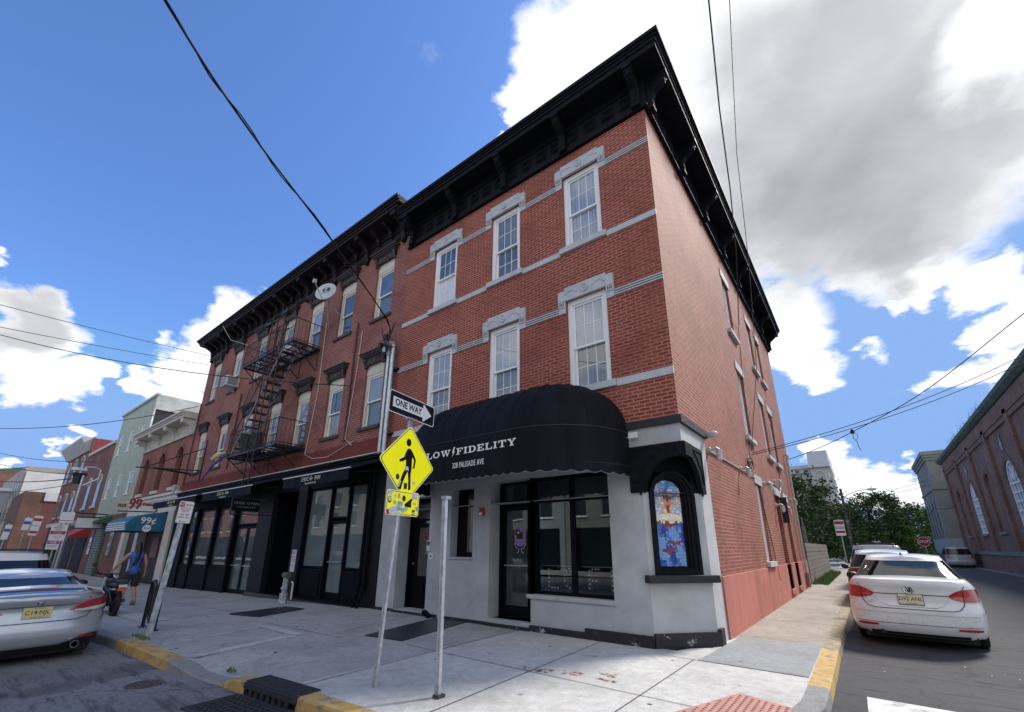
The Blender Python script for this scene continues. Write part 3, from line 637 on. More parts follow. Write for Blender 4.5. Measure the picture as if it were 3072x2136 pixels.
def cpanel(T, s=.30):
    b = MB(T)
    for k_, (q, dd) in enumerate(((s/2, .022), (s/2-.045, .03), (s/2-.09, .022))):
        t_ = .016
        b.box(-q, -dd, -q, -q+t_, 0, q); b.box(q-t_, -dd, -q, q, 0, q); b.box(-q+t_, -dd, -q, q-t_, 0, -q+t_); b.box(-q+t_, -dd, q-t_, q-t_, 0, q)
    return b
g = MB()
bx = [-.13, -1.95, -3.75, -5.55, -7.42]
for a, b in zip(bx, bx[1:]):
    for q in range(4): x = a+(b-a)*(q+.5)/4; bb = cpanel(frame_front(x, 10.76, -.045)); g.add(bb.v, bb.f)
for i in range(150): x = -.2-i*.0485; g.box(x-.016, -.075, 11.0, x+.016, -.045, 11.05+.02*(i % 2))
g.build('frieze_panel', BLK2, COR); g = MB()
by = [.16, 2.25, 4.3, 6.4, 8.55, 10.75, 12.95, 15.1]
for a, b in zip(by, by[1:]):
    for q in range(4): y = a+(b-a)*(q+.5)/4; bb = cpanel(frame_side(y, 10.76, .045)); g.add(bb.v, bb.f)
# leafy frieze band: rows of small knobs
for i in range(300): y = .2+i*.0485; g.box(.045, y-.016, 11.0, .075, y+.016, 11.05+.02*(i % 2))
g.build('frieze_panel', BLK2, COR)

# ------------------------------------------------------------------ corner building, ground floor
def flaky(name, base, under):
    m, N, L, B = base_mat(name); o = coords(N, L)
    k = ramp(N, L, noise(N, L, o, 5, 9, .72), [(.60, (0,)*3), (.64, (1,)*3)])
    L.new(mixc(N, L, k, base, under), B.inputs['Base Color']); B.inputs['Roughness'].default_value = .6
    L.new(bumpn(N, L, noise(N, L, o, 12, 6, .7), .8, .02), B.inputs['Normal']); return m
FLK = flaky('flaking_black_paint', (.014, .015, .020), (.42, .42, .40))
FLKW = flaky('flaking_black_wood', (.014, .015, .020), (.05, .05, .05))
g = MB(F0)
wall(g, -7.77, -.72, -.1, 2.34, [(-7.07, -5.96, .06, 2.34, .45), (-5.25, -4.57, 1.25, 2.34, .28), (-4.10, -3.05, .12, 2.34, .42), (-3.05, -1.35, .62, 2.34, .22)], .3)
wall(g, -7.77, 0, 2.34, 3.46, [(-7.07, -5.96, 2.34, 2.62, .45), (-5.25, -4.57, 2.34, 2.72, .28), (-4.10, -3.05, 2.34, 2.80, .42), (-3.05, -1.35, 2.34, 2.80, .22), (-.67, 0, 2.34, 2.90, .0)], .3)
CHA, CHB = Vector((-.72, 0, 0)), Vector((0, .81, 0)); cht = (CHB-CHA).normalized(); chn = Vector((-cht.y, cht.x, 0))
TCH = Matrix.Translation(CHA) @ Matrix(((cht.x, -cht.y, 0, 0), (cht.y, cht.x, 0, 0), (0, 0, 1, 0), (0, 0, 0, 1)))
LCH = (CHB-CHA).length
h = MB(TCH); wall(h, 0, LCH, -.1, 2.35, [(.10, .925, 1.04, 2.35)], .12); g.add(h.v, h.f)
h = MB(S0); wall(h, .81, 1.42, -.1, 2.34, []); wall(h, .0, 1.42, 2.34, 3.46, [(0, .77, 2.34, 2.90, .0)]); h.quad((1.42, 0, -.1), (1.42, .06, -.1), (1.42, .06, 3.46), (1.42, 0, 3.46)); g.add(h.v, h.f)
g.build('stucco_wall', STU, A)
h = MB(TCH); h.T = TCH @ Matrix.Translation((0, .012, 0)); wall(h, -.05, LCH+.05, 2.30, 3.1, [(.12, .905, 2.30, 2.70)], .1); h.build('hood_back', BLK2, A)
g = MB()   # plinth following the foot of the wall
path = [(-7.80, 0), (-4.12, 0), (-4.12, 0), (-.73, 0), (.005, .80), (.005, .98)]
def plinth(g, a, b, z0, z1, t_=.05, e0=0, e1=0):
    a = Vector(a); b = Vector(b); d = (b-a).normalized(); n_ = Vector((d.y, -d.x)); a = a-d*e0; b = b+d*e1
    q = [a, b, b+n_*t_, a+n_*t_]; g.prism([(p.x, p.y) for p in q], z0, z1, 'xy')
plinth(g, (-7.80, 0), (-7.07, 0), -.1, .06); plinth(g, (-5.96, 0), (-4.10, 0), -.1, .055); plinth(g, (-3.05, 0), (-.73, 0), -.1, .10, .055, 0, .02)
plinth(g, (-.73, 0), (0, .82), -.1, .20, .056, .0, .03); plinth(g, (.001, .80), (.001, 1.0), -.1, .24, .058)
plinth(g, (-1.9, 0), (-.735, 0), -.1, .165, .052)
g.box(-4.10, -.09, -.1, -3.05, .42, .05); g.box(-7.07, -.06, -.1, -5.96, .45, .045)
g.build('plinth', FLK, A)
g = MB(); g.box(-4.10, .15, .0505, -3.05, .43, .12); g.build('door_step', COND, A)
# cap band
g = MB(); g.box(-7.77, -.055, 3.44, .055, .02, 3.57); g.box(-.02, .0205, 3.44, .055, 1.49, 3.57); g.build('cap_band', FLKW, A)
# entrance door, left
T = frame_front(-6.515, .06, .43)
g = MB(T); g.box(-.555, -.1, 0, -.50, .05, 2.56); g.box(.50, -.1, 0, .555, .05, 2.56); g.box(-.50, -.1, 2.46, .50, .05, 2.56); g.box(-.50, -.05, 2.02, .50, .05, 2.08)
d = g.build('door', BLK, A)
g = MB(T); g.box(-.5, .0, 0, -.30, .04, 2.02); g.box(.34, .0, 0, .5, .04, 2.02); g.box(-.30, 0, 1.86, .34, .04, 2.02); g.box(-.3, 0, 0, .34, .04, .72)
g.box(-.25, -.015, .12, -.02, 0, .62); g.box(.06, -.015, .12, .29, 0, .62); g.build('door_leaf', BLK, d)
g = MB(T); g.box(-.30, .015, .72, .34, .02, 1.86); g.build('door_glass', pane('pane_door', col=(.05, .045, .045)), d)
g = MB(T); g.box(-.5, .015, 2.08, .5, .02, 2.46); g.build('transom_glass', P_DK, d)
NUM = mat('number_plate_white', (.55, .58, .60), .5, .05); INK = mat('ink_black', (.015, .015, .02), .5, 0)
g = MB(T); g.box(-.05, -.004, 1.97, .20, -.001, 2.09); g.text('328', .115, T @ Matrix.Translation((.075, -.006, 2.03)) @ Matrix.Rotation(R_(90), 4, 'X'), 1, .001); g.build('number_plate', [NUM, INK], d)
REDS = mat('sticker_red', (.45, .05, .06), .5, .1)
g = MB(T); g.lathe([(.0, .013), (.075, .013), (.075, .015)], (-.05, 0, 1.62), 'y', 20, 0); g.lathe([(.0, .011), (.045, .011)], (-.05, 0, 1.62), 'y', 16, 1); g.build('sticker', [REDS, INK], d)
g = MB(T); g.cyl((-.42, -.04, 1.0), (-.42, .0, 1.0), .022); g.build('door_knob', GALV, d)
# narrow dark window
g = MB(F0); g.box(-5.25, .22, 1.25, -4.57, .27, 2.72); nw = g.build('narrow_window', BLK, A)
g = MB(F0); g.box(-4.93, .21, 1.35, -4.61, .215, 2.62); g.build('pane', P_DK, nw)
g = MB(F0); g.box(-5.28, -.035, 1.21, -4.55, .22, 1.249); g.build('sill', STU, nw)
# glazed door
T = frame_front(-3.575, .12, .38)
g = MB(T); g.box(-.525, -.05, 0, -.46, .06, 2.66); g.box(.44, -.05, 0, .525, .06, 2.66); g.box(-.46, -.05, 2.2, .44, .06, 2.28); g.box(-.46, -.05, 2.62, .44, .06, 2.66)
g.box(-.46, .0, 0, -.38, .045, 2.2); g.box(.36, 0, 0, .44, .045, 2.2); g.box(-.38, 0, 2.08, .36, .045, 2.2); g.box(-.38, 0, 0, .36, .045, .22)
d = g.build('glazed_door', BLK, A)
G1 = pane('pane_night', col=(.016, .022, .030))
g = MB(T); g.box(-.38, .015, .22, .36, .022, 2.08); g.build('door_glass', G1, d)
g = MB(T); g.box(-.46, .015, 2.28, .44, .022, 2.62); g.build('transom_glass', G1, d)
g = MB(T); g.cyl((-.38, -.05, .98), (.36, -.05, .98), .012); g.cyl((.40, -.05, .98), (.40, .0, .98), .028); g.build('door_handle', GALV, d)
PUR = mat('poster_purple', (.30, .20, .42), .6, .1)
g = MB(T)
def poly_front(g, pts, d_, t_=.002, m=0): g.prism(pts, d_-t_, d_, 'xz', m)
bod = [(-.16, 1.72), (.13, 1.72), (.13, 1.46)]+[(.13-.145*(1-math.cos(a)), 1.46-.11*math.sin(a)) for a in (.5, 1.0, 1.57)]+[(-.015-.145*math.sin(a), 1.46-.11*math.cos(a)) for a in (.5, 1.0, 1.57)]
poly_front(g, bod, .012); poly_front(g, [(-.10, 1.50), (.06, 1.50), (.06, 1.64), (-.10, 1.64)], .009, .002, 1); poly_front(g, [(-.14, 1.58), (-.02, 1.58), (-.02, 1.69), (-.14, 1.69)], .006, .001, 1); poly_front(g, [(-.11, 1.63), (-.035, 1.66), (-.035, 1.60)], .004, .001, 2)
for s in (-1, 1): g.tube([(-.015+s*.15, .008, 1.42), (-.015+s*.10, .008, 1.33), (-.015+s*.03, .008, 1.31), (-.015+s*.05, .008, 1.24), (-.015+s*.09, .008, 1.22)], .007, 6, 2)
g.build('poster', [PUR, INK, NUM], d)
# shop window: real glass, roller shades and the marquee letters on a shelf behind
g = MB(F0); y0, y1 = .14, .2
for (a, b, c, e) in ((-3.05, -2.98, .62, 2.8), (-1.42, -1.35, .62, 2.8), (-2.23, -2.13, .62, 2.8)): g.box(a, y0, c, b, y1, e)
for (a, b) in ((-2.98, -2.23), (-2.13, -1.42)): g.box(a, y0, .62, b, y1, .68); g.box(a, y0, 2.72, b, y1, 2.8); g.box(a, y0, 2.30, b, y1, 2.36)
sw = g.build('shop_window', BLK, A)
GL = glass('shop_glass')
for (a, b) in ((-2.98, -2.23), (-2.13, -1.42)):
    g = MB(F0); g.box(a, .165, .68, b, .170, 2.30); g.build('pane', GL, sw)
    g = MB(F0); g.box(a, .165, 2.36, b, .170, 2.72); g.build('pane', G1, sw)
g = MB(F0); g.box(-3.10, -.045, .555, -1.33, .14, .622); g.box(-3.12, -.05, .575, -3.101, .0, .622); g.build('sill', STU, sw)
SHD = mat('roller_shade', (.045, .058, .058), .9, .1, 2)
for (a, b) in ((-2.96, -2.25), (-2.11, -1.44)):
    g = MB(F0); g.box(a, .30, 1.13, b, .305, 2.3); g.box(a, .295, 1.115, b, .31, 1.13, 1); g.cyl(((a+b)/2, .29, 1.08), ((a+b)/2, .29, 1.115), .014, 10, 1); g.build('roller_shade', [SHD, mat('shade_bar', (.62, .64, .62), .5, 0)], sw)
g = MB(); g.quad((-3.3, .25, .3), (-3.3, 2.6, .3), (-3.3, 2.6, 2.9), (-3.3, .25, 2.9)); g.quad((-1.1, .25, .3), (-1.1, 2.6, .3), (-1.1, 2.6, 2.9), (-1.1, .25, 2.9)); g.quad((-3.3, 2.6, .3), (-1.1, 2.6, .3), (-1.1, 2.6, 2.9), (-3.3, 2.6, 2.9)); g.quad((-3.3, .25, 2.9), (-1.1, .25, 2.9), (-1.1, 2.6, 2.9), (-3.3, 2.6, 2.9)); g.quad((-3.3, .25, .3), (-1.1, .25, .3), (-1.1, 2.6, .3), (-3.3, 2.6, .3)); rm = g.build('room', mat('room_dark', (.020, .020, .022), .9, 0), sw)
# room as an open box: inner faces only
WOOD = mat('pale_wood', (.28, .18, .10), .6, .2, 6); 
g = MB(F0); g.box(-3.0, .32, .66, -1.38, .62, .69); g.build('shelf', WOOD, sw)
LET = mat('marquee_letter_brown', (.12, .07, .04), .6, .2); BUL = mat('bulb_white', (.85, .80, .70), .3, 0, emit=.08)
def marquee(x, pts_b, shapes):
    t_ = thing('marquee_letter', None, None, (x, .45, .69)); return t_
def mk_letter(ch, x, wd, boxes, bulbs, label):
    r = thing('marquee_letter', label, 'letter sign', (x+wd/2, .47, .69), 'marquee letters behind the shop glass')
    b = MB(Matrix.Translation((x, .40, .69)))
    for q in boxes:
        if q[0] == 'ring':
            n = 20; 
            for i in range(n):
                a0, a1 = 2*math.pi*i/n, 2*math.pi*(i+1)/n; cx, cz, rx, rz, tt = q[1:]
                P = lambda a, k: (cx+(rx-k)*math.cos(a), cz+(rz-k)*math.sin(a)); b.prism([P(a0, 0), P(a1, 0), P(a1, tt), P(a0, tt)], 0, .10)
        else: b.box(q[0], 0, q[1], q[2], .10, q[3])
    b.build('letter_case', LET, r); c = MB(Matrix.Translation((x, .395, .69)))
    for (u, v) in bulbs: c.lathe([(0, -.02), (.009, -.016), (.013, -.004), (.011, .005)], (u, 0, v), 'y', 8)
    c.build('bulb_row', BUL, r)
mk_letter('L', -2.93, .26, [(0, 0, .08, .43), (.08, 0, .26, .08)], [(.04, .06+.075*i) for i in range(5)]+[(.04+.065*i, .04) for i in range(1, 4)], 'brown marquee letter L with white bulbs, leftmost behind the shop window')
mk_letter('O', -2.58, .34, [('ring', .17, .215, .17, .215, .08)], [(.17+.13*math.cos(a*math.pi/5.5), .215+.175*math.sin(a*math.pi/5.5)) for a in range(11)], 'round brown marquee letter O with a ring of bulbs in the shop window')
mk_letter('F', -2.05, .28, [(0, 0, .08, .43), (.08, .35, .28, .43), (.08, .15, .24, .23)], [(.04, .06+.075*i) for i in range(5)]+[(.04+.065*i, .39) for i in range(1, 4)]+[(.105+.065*i, .19) for i in range(2)], 'brown marquee letter F with bulbs, first one right of the window post')
mk_letter('I', -1.60, .09, [(0, 0, .09, .43)], [(.045, .05+.08*i) for i in range(5)], 'slim brown marquee letter I with bulbs at the right window edge')
# ---- chamfer: window, ledge and bracketed black hood
g = MB()
fr = [(-.654, 2.38), (-.625, 2.50), (-.575, 2.61), (-.50, 2.71), (-.41, 2.79), (-.32, 2.85), (-.243, 2.888)]
front = [(-.915, 2.34), (-.915, 3.12), (0.0, 3.12), (0.0, 2.888)] + fr[::-1] + [(-.665, 2.34)]
g.prism(front, -.05, -.0005, 'xz')
sc = .81/.72
side = [(.96, 2.34), (.96, 3.12), (-.05, 3.12), (-.05, 2.888)] + [(.315+(-u-.243)*(.75-.315)/(.654-.243), w_) for u, w_ in fr[::-1]] + [(.762, 2.34)]
g.prism(side, .0005, .05, 'yz')
sd_ = [(.315+(-u-.243)*(.75-.315)/(.654-.243), w_) for u, w_ in fr]
g.add([(-.70, -.0005, 3.02), (.0005, -.0005, 3.02), (.0005, .80, 3.02)], [(0, 1, 2)])
g.prism(front, .0005, .035, 'xz'); g.prism(side, -.035, -.0005, 'yz')
# corner block, raised mouldings
g.box(-.245, -.075, 2.88, .0, -.0505, 3.105); g.box(.0505, -.05, 2.88, .075, .31, 3.105); g.box(0, -.075, 2.88, .075, -.0505, 3.105)
g.lathe([(.03, -.076), (.035, -.09), (.022, -.095), (.015, -.08), (0, -.085)], (-.10, 0, 3.0), 'y', 12)
def mould(pts, s=True):
    if s: g.tube([(u, -.053, w_) for u, w_ in pts], .011, 4, closed=True)
    else: g.tube([(.053, u, w_) for u, w_ in pts], .011, 4, closed=True)
mould([(-.85, 3.05), (-.32, 3.05), (-.32, 3.02), (-.45, 2.95), (-.58, 2.84), (-.68, 2.70), (-.75, 2.52), (-.80, 2.50), (-.85, 2.52)])
mould([(.88, 3.05), (.42, 3.05), (.42, 3.02), (.55, 2.95), (.67, 2.84), (.77, 2.70), (.82, 2.52), (.88, 2.50)], False)
g.build('corner_bracket', BLK2, A, bevel=.004)
def arch_pts(u0, u1, zs, zt, n=14, e=1.0): 
    c = (u0+u1)/2; r = (u1-u0)/2; return [(c+r*math.cos(math.pi*i/n), zs+(zt-zs)*math.sin(math.pi*i/n)**e) for i in range(n+1)]
def arch_frame(g, o, i_, d0, d1, zb_o, zb_i, m=0, zso=None, n=14):
    # frame between outer and inner arched outlines, in local coords of g
    O = [(o[1], zb_o)] + arch_pts(o[0], o[1], o[2], o[3], n) + [(o[0], zb_o)]; I = [(i_[1], zb_i)] + arch_pts(i_[0], i_[1], i_[2], i_[3], n) + [(i_[0], zb_i)]
    for a in range(len(O)-1): g.prism([O[a], O[a+1], I[a+1], I[a]], d0, d1, 'xz', m)
    g.prism([(o[0], zb_o), (i_[0], zb_i), (i_[1], zb_i), (o[1], zb_o)], d0, d1, 'xz', m)
g = MB(TCH)
arch_frame(g, (.10, .925, 2.28, 2.72), (.15, .865, 2.30, 2.66), -.045, .10, 1.042, 1.10)
arch_frame(g, (.15, .865, 2.30, 2.66), (.185, .80, 2.33, 2.62), -.02, .10, 1.10, 1.13); arch_frame(g, (.185, .80, 2.33, 2.62), (.21, .755, 2.35, 2.59), .01, .10, 1.13, 1.15)
arch_frame(g, (.21, .755, 2.35, 2.59), (.215, .715, 2.36, 2.565), .045, .10, 1.15, 1.17)
g.box(.0, .1, 2.2, LCH, .11, 3.0)
cw = g.build('corner_window', BLK2, A)
g = MB(TCH @ Matrix.Translation((0, 0, 0))); g.box(-.07, -.13, .925, LCH+.08, .04, 1.04); g.build('sill', FLKW, cw, bevel=.01)
# stained glass: leaded shards
def stained():
    cols = {'b1': (.02, .06, .33), 'b2': (.06, .17, .42), 'b3': (.16, .32, .62), 'b4': (.30, .44, .62), 'v': (.06, .03, .28), 'o': (.55, .25, .16), 'pk': (.60, .42, .40), 'w': (.58, .64, .70), 'r': (.30, .04, .04), 'br': (.20, .05, .05), 'y': (.72, .66, .28), 'cr': (.70, .66, .50)}
    names = list(cols); mt = [mat('stained_'+n_, mul(c, 1.15), .2, .2, 25, spec=.3) for n_, c in cols.items()]
    r = random.Random(5); b = MB(TCH); u0, u1, z0, z1 = .215, .715, 1.17, 2.565; nx, nz = 11, 31
    P = {}
    for i in range(nx+1):
        for j in range(nz+1):
            jx = 0 if i in (0, nx) else r.uniform(-.4, .4); jz = 0 if j in (0, nz) else r.uniform(-.38, .38)
            P[i, j] = (u0+(u1-u0)*(i+jx)/nx, z0+(z1-z0)*(j+jz)/nz)
    def inside(u, z): return z < 2.36 or ((u-.465)/.25)**2+((z-2.36)/.205)**2 < 1
    def colour(u, z):
        x = (u-.465)/.25; h_ = (z-z0)/(z1-z0)
        if h_ < .44:
            q = math.sin(5*x+9*h_)+.5*math.sin(14*h_-3*x)
            for (bx, bh) in ((-.15, .16), (.35, .25)):
                if abs(h_-bh-.05*abs(x-bx)) < .022 and abs(x-bx) < .5: return 'br' if abs(x-bx) > .12 else 'r'
            return r.choice(['b1', 'v']) if q > .7 else ('b3' if q < -.4 else r.choice(['b2', 'b2', 'b1', 'b3']))
        if h_ < .50: return 'br' if abs(x) < .75 - (.50-h_)*8 else r.choice(['b1', 'b2'])
        if h_ < .56: return 'cr'
        f = abs(x)-.35*math.sin(h_*18)*.4
        if h_ < .80:
            if f < .16: return r.choice(['br', 'o', 'r'])
            if f < .35: return r.choice(['o', 'y', 'pk', 'o'])
            if f < .8: return r.choice(['pk', 'w', 'pk', 'b4'])
            return r.choice(['w', 'b4'])
        if f < .14: return r.choice(['o', 'br', 'b2'])
        return r.choice(['b3', 'b4', 'b4', 'w', 'b2'] + (['pk'] if h_ < .9 else []))
    for i in range(nx):
        for j in range(nz):
            q = [P[i, j], P[i+1, j], P[i+1, j+1], P[i, j+1]]; cx = sum(p[0] for p in q)/4; cz = sum(p[1] for p in q)/4
            tris = [q] if r.random() < .35 else ([[q[0], q[1], q[2]], [q[0], q[2], q[3]]] if r.random() < .5 else [[q[0], q[1], q[3]], [q[1], q[2], q[3]]])
            for t_ in tris:
                mx_ = sum(p[0] for p in t_)/len(t_); mz = sum(p[1] for p in t_)/len(t_)
                if not inside(mx_, mz): continue
                s_ = [((p[0]-mx_)*.93+mx_, (p[1]-mz)*.93+mz) for p in t_]
                b.add([(p[0], .068, p[1]) for p in s_], [tuple(range(len(s_)))], names.index(colour(mx_, mz)))
    # ribbon with its lettering
    for i in range(8):
        a, c_ = .225+i*.0605, .225+(i+1)*.0605; za = lambda u: 1.905+.9*(u-.465)**2*-1+.02
        b.quad((a, .066, za(a)), (c_, .066, za(c_)), (c_, .066, za(c_)+.085), (a, .066, za(a)+.085), names.index('cr'))
    for i, chh in enumerate('LOFI'):
        u = .30+i*.105; b.text(chh, .085, TCH @ Matrix.Translation((u, .064, 1.962-.9*(u-.465)**2)) @ Matrix.Rotation(R_(90), 4, 'X'), len(names), .001)
    o = b.build('stained_glass', mt+[INK], cw, flip=False); 
    g = MB(TCH); g.box(.2, .070, 1.16, .73, .075, 2.6); g.build('lead_backing', mat('lead_dark', (.03, .03, .035), .6, .1), cw)
stained()
# ---- awning
AW0, AW1, RY, RX = -6.0, -.90, 1.48, 1.45
def aw_plan(t):
    # t 0..1 left wall -> right wall
    n_ = 30
    if t < .3: a = t/.3*math.pi/2; return (AW0+RX*(1-math.sin(a)) if False else AW0+RX*(1-math.cos(a)), RY*math.sin(a))
    if t > .7: a = (1-t)/.3*math.pi/2; return (AW1-RX*(1-math.cos(a)), RY*math.sin(a))
    return (AW0+RX+(AW1-AW0-2*RX)*(t-.3)/.4, RY)
def aw_pt(t, ph):
    x, y = aw_plan(t); c = math.cos(ph); xl, xr = AW0+RX, AW1-RX
    if t < .3: x = xl-(xl-x)*c
    elif t > .7: x = xr+(x-xr)*c
    return (x, -y*c-.002, 3.38+1.15*math.sin(ph)**1.0)
AWM = mat('awning_canvas', (.0055, .0072, .0115), .7, .55, 3, bump=.25, bscale=500, spec=.16, streak=True)
aw = thing('shop_awning', 'big black dome shaped awning with scalloped edge over the corner entrance', 'awning', (-3.45, -.7, 2.6), )
us = [i/64 for i in range(65)]
def dome(u, v):
    p = aw_pt(u, v*math.pi/2); sg = .012*math.sin(v*math.pi)*abs(math.sin(u*64*math.pi/4)); return (p[0], p[1], p[2]-sg)
g = MB(); g.grid(dome, us, lin(0, 1, 11)); g.build('dome', AWM, aw, smooth=True)
us2 = [i/320 for i in range(321)]
def val(u, v):
    x, y = aw_plan(u); sag = abs(math.sin(u*math.pi*30)); zb = 2.645-.035*sag
    return (x+.0, -y*(1-.0)-.004, zb+(3.385-zb)*v)
g = MB(); g.grid(val, us2, [0, .04, .5, 1]); V = g.build('valance', AWM, aw, smooth=True)
PIP = mat('awning_piping', (.16, .17, .18), .7, .1)
g = MB(); g.tube([val(u, 0) for u in us2], .006, 5); g.build('piping', PIP, aw)
g = MB(); g.tube([(aw_plan(u)[0], -aw_plan(u)[1]-.006, 3.385) for u in us], .007, 5, 1)
for k_ in range(0, 65, 4):
    if k_ in (0, 64): continue
    g.tube([(lambda p: (p[0], p[1]-.003, p[2]+.004))(dome(k_/64, v)) for v in lin(0, .97, 9)], .006, 5)
g.build('seam', [AWM, mat('awning_seam', (.03, .034, .045), .6, .1)], aw)
g = MB()
for u in (.06, .2, .34, .5, .66, .8, .94): x, y = aw_plan(u); g.tube([(x, -.02, 3.3), (x, -y+.02, 2.78)], .014, 6)
g.tube([(aw_plan(u)[0], -aw_plan(u)[1]+.015, 2.78) for u in us], .014, 6); g.build('awning_frame', IRON, aw)
# slab serif lettering made of strokes
def slab(ch):
    # returns (width, list of polygons) on a 0..1 cap height
    b = lambda x0, y0, x1, y1: [(x0, y0), (x1, y0), (x1, y1), (x0, y1)]
    S = .13; V_ = .22
    def ring(cx, cy, rx, ry, tx, ty, a0=0, a1=360, n=24):
        out = []
        for i in range(n):
            p, q = R_(a0+(a1-a0)*i/n), R_(a0+(a1-a0)*(i+1)/n)
            out.append([(cx+rx*math.cos(p), cy+ry*math.sin(p)), (cx+rx*math.cos(q), cy+ry*math.sin(q)), (cx+(rx-tx)*math.cos(q), cy+(ry-ty)*math.sin(q)), (cx+(rx-tx)*math.cos(p), cy+(ry-ty)*math.sin(p))])
        return out
    if ch == 'L': return .95, [b(.0, 0, .9, S), b(0, 1-S, .48, 1), b(.13, S, .13+V_, 1-S), b(.76, S, .9, .36)]
    if ch == 'O': return 1.12, ring(.53, .5, .53, .52, .24, .15)
    if ch == 'D': return 1.08, [b(0, 0, .5, S), b(0, 1-S, .5, 1), b(.11, S, .11+V_, 1-S)]+ring(.5, .5, .53, .5, .24, S, -90, 90, 14)
    if ch == 'I': return .55, [b(0, 0, .48, S), b(0, 1-S, .48, 1), b(.13, S, .13+V_, 1-S)]
    if ch == 'F': return .95, [b(0, 0, .48, S), b(0, 1-S, .9, 1), b(.13, S, .13+V_, 1-S), b(.76, .66, .9, 1-S), b(.35, .44, .66, .56), b(.56, .34, .66, .44), b(.56, .56, .66, .68)]
    if ch == 'E': return .95, [b(0, 0, .9, S), b(0, 1-S, .88, 1), b(.13, S, .13+V_, 1-S), b(.74, .67, .88, 1-S), b(.76, S, .9, .33), b(.35, .44, .62, .56), b(.54, .34, .64, .44), b(.54, .56, .64, .67)]
    if ch == 'T': return 1.0, [b(.0, 1-S, .94, 1), b(.36, S, .36+V_, 1-S), b(.2, 0, .74, S), b(0, .66, .13, 1-S), b(.81, .66, .94, 1-S)]
    if ch == 'Y': return 1.12, [b(.0, 1-S, .44, 1), b(.64, 1-S, 1.04, 1), b(.28, 0, .76, S), b(.41, S, .63, .46), [(.13, 1-S), (.36, 1-S), (.63, .46), (.41, .46)], [(.74, 1-S), (.9, 1-S), (.63, .44), (.52, .46)]]
    if ch == 'W': return 1.5, [b(0, 1-S, .42, 1), b(.55, 1-S, .93, 1), b(1.06, 1-S, 1.44, 1), [(.1, 1-S), (.34, 1-S), (.54, 0), (.40, 0)], [(.66, .8), (.74, 1-S), (.54, 0), (.40, 0)], [(.64, 1-S), (.86, 1-S), (1.06, 0), (.92, 0)], [(1.18, 1-S), (1.32, 1-S), (1.06, 0), (.92, 0)]]
    if ch == '!': return .62, [[(.30, 1.28), (.52, 1.28), (.34, .62), (.50, .62), (.10, -.28), (.24, .42), (.08, .42)]]
LTR = mat('lettering_white', (.86, .86, .84), .6, .04)
g = MB(); x = -4.49; sz = .122
for i, chh in enumerate('LOW!FIDELITY'):
    wd, ps = slab(chh); zb = 3.095
    for j, p in enumerate(ps):
        e = .0002*j
        g.add([(x+u*sz*1.48, -RY-.009-e, zb+v*sz) for u, v in p], [tuple(range(len(p)))])
    x += (wd+.10)*sz*1.48
g.text('328 PALISADE AVE', .145, Matrix.Translation((-3.365, -RY-.008, 2.893)) @ Matrix.Rotation(R_(90), 4, 'X'), 0, .001, bold=.0005, sx=.60, spacing=1.12)
g.build('lettering', LTR, aw, flip=False)
# ---- small fittings on the corner building, each its own thing
PLA = mat('plastic_white', (.66, .67, .68), .5, .05); DGR = mat('plastic_dark', (.06, .065, .07), .4, .1)
def fitting(name, label, cat, parts, group=None):
    m0 = parts[0][1]; r = None
    b0 = parts[0][0]; xs_ = [v[0] for v in b0.v]; ys_ = [v[1] for v in b0.v]; zs_ = [v[2] for v in b0.v]
    r = thing(name, label, cat, (sum(xs_)/len(xs_), sum(ys_)/len(ys_), min(zs_)), group)
    for b, m_, nm in parts: b.build(nm, m_, r)
    return r
a = MB(); a.box(-5.98, -.035, 1.37, -5.86, -.001, 1.60); b = MB(); b.box(-5.965, -.04, 1.49, -5.875, -.0355, 1.58); c = MB(); c.box(-5.965, -.039, 1.385, -5.875, -.0355, 1.43)
fitting('intercom', 'pale intercom panel with dark screen between the door and the lamp post', 'intercom', [(a, PLA, 'case'), (b, DGR, 'screen'), (c, NUM, 'keypad')])
a = MB(); a.box(-5.90, -.02, 1.19, -5.77, -.001, 1.325); b = MB(); b.lathe([(0, -.03), (.02, -.03), (.024, -.021)], (-5.835, 0, 1.255), 'y', 12)
fitting('door_bell', 'square white door bell plate just under the intercom', 'door bell', [(a, PLA, 'plate'), (b, DGR, 'button')])
a = MB(); a.box(-4.36, -.05, 2.10, -4.24, -.001, 2.26); b = MB(); b.box(-4.34, -.075, 2.11, -4.27, -.0505, 2.16)
fitting('fire_alarm', 'small red fire alarm strobe on the grey pier under the awning', 'fire alarm', [(a, mat('alarm_red', (.42, .03, .02), .4, .1), 'case'), (b, mat('strobe_white', (.85, .85, .82), .2, 0), 'strobe')])
a = MB(); a.box(-.86, -.10, 3.27, -.70, -.056, 3.37); b = MB(); b.tube([(-1.1, -.06, 3.23), (-.98, -.07, 3.30), (-.86, -.07, 3.30)], .009, 6)
fitting('camera_box', 'white junction box under the black band right of the awning', 'junction box', [(a, PLA, 'case'), (b, PLA, 'cable')])
a = MB(); a.tube([(-5.55, -.03, .62), (-5.50, -.10, .64), (-5.46, -.10, .60), (-5.46, -.07, .05), (-5.46, -.07, -.05)], .017, 8); b = MB(); b.box(-5.66, -.30, .06, -5.55, -.1, .13)
fitting('gas_pipe', 'thin grey gas pipe bent down the stucco beside the entrance door', 'pipe', [(a, STU, 'pipe')])
b = MB(Matrix.Translation((-5.72, -.16, .08)) @ Matrix.Rotation(.5, 4, 'Y')); b.box(-.09, -.05, -.035, .09, .05, .035); b.lathe([(.036, 0), (.045, .05), (0, .052)], (.07, 0, .0), 'x', 12)
fitting('flood_light', 'small black flood light lying at the foot of the doorway', 'light', [(b, BLK, 'case')])
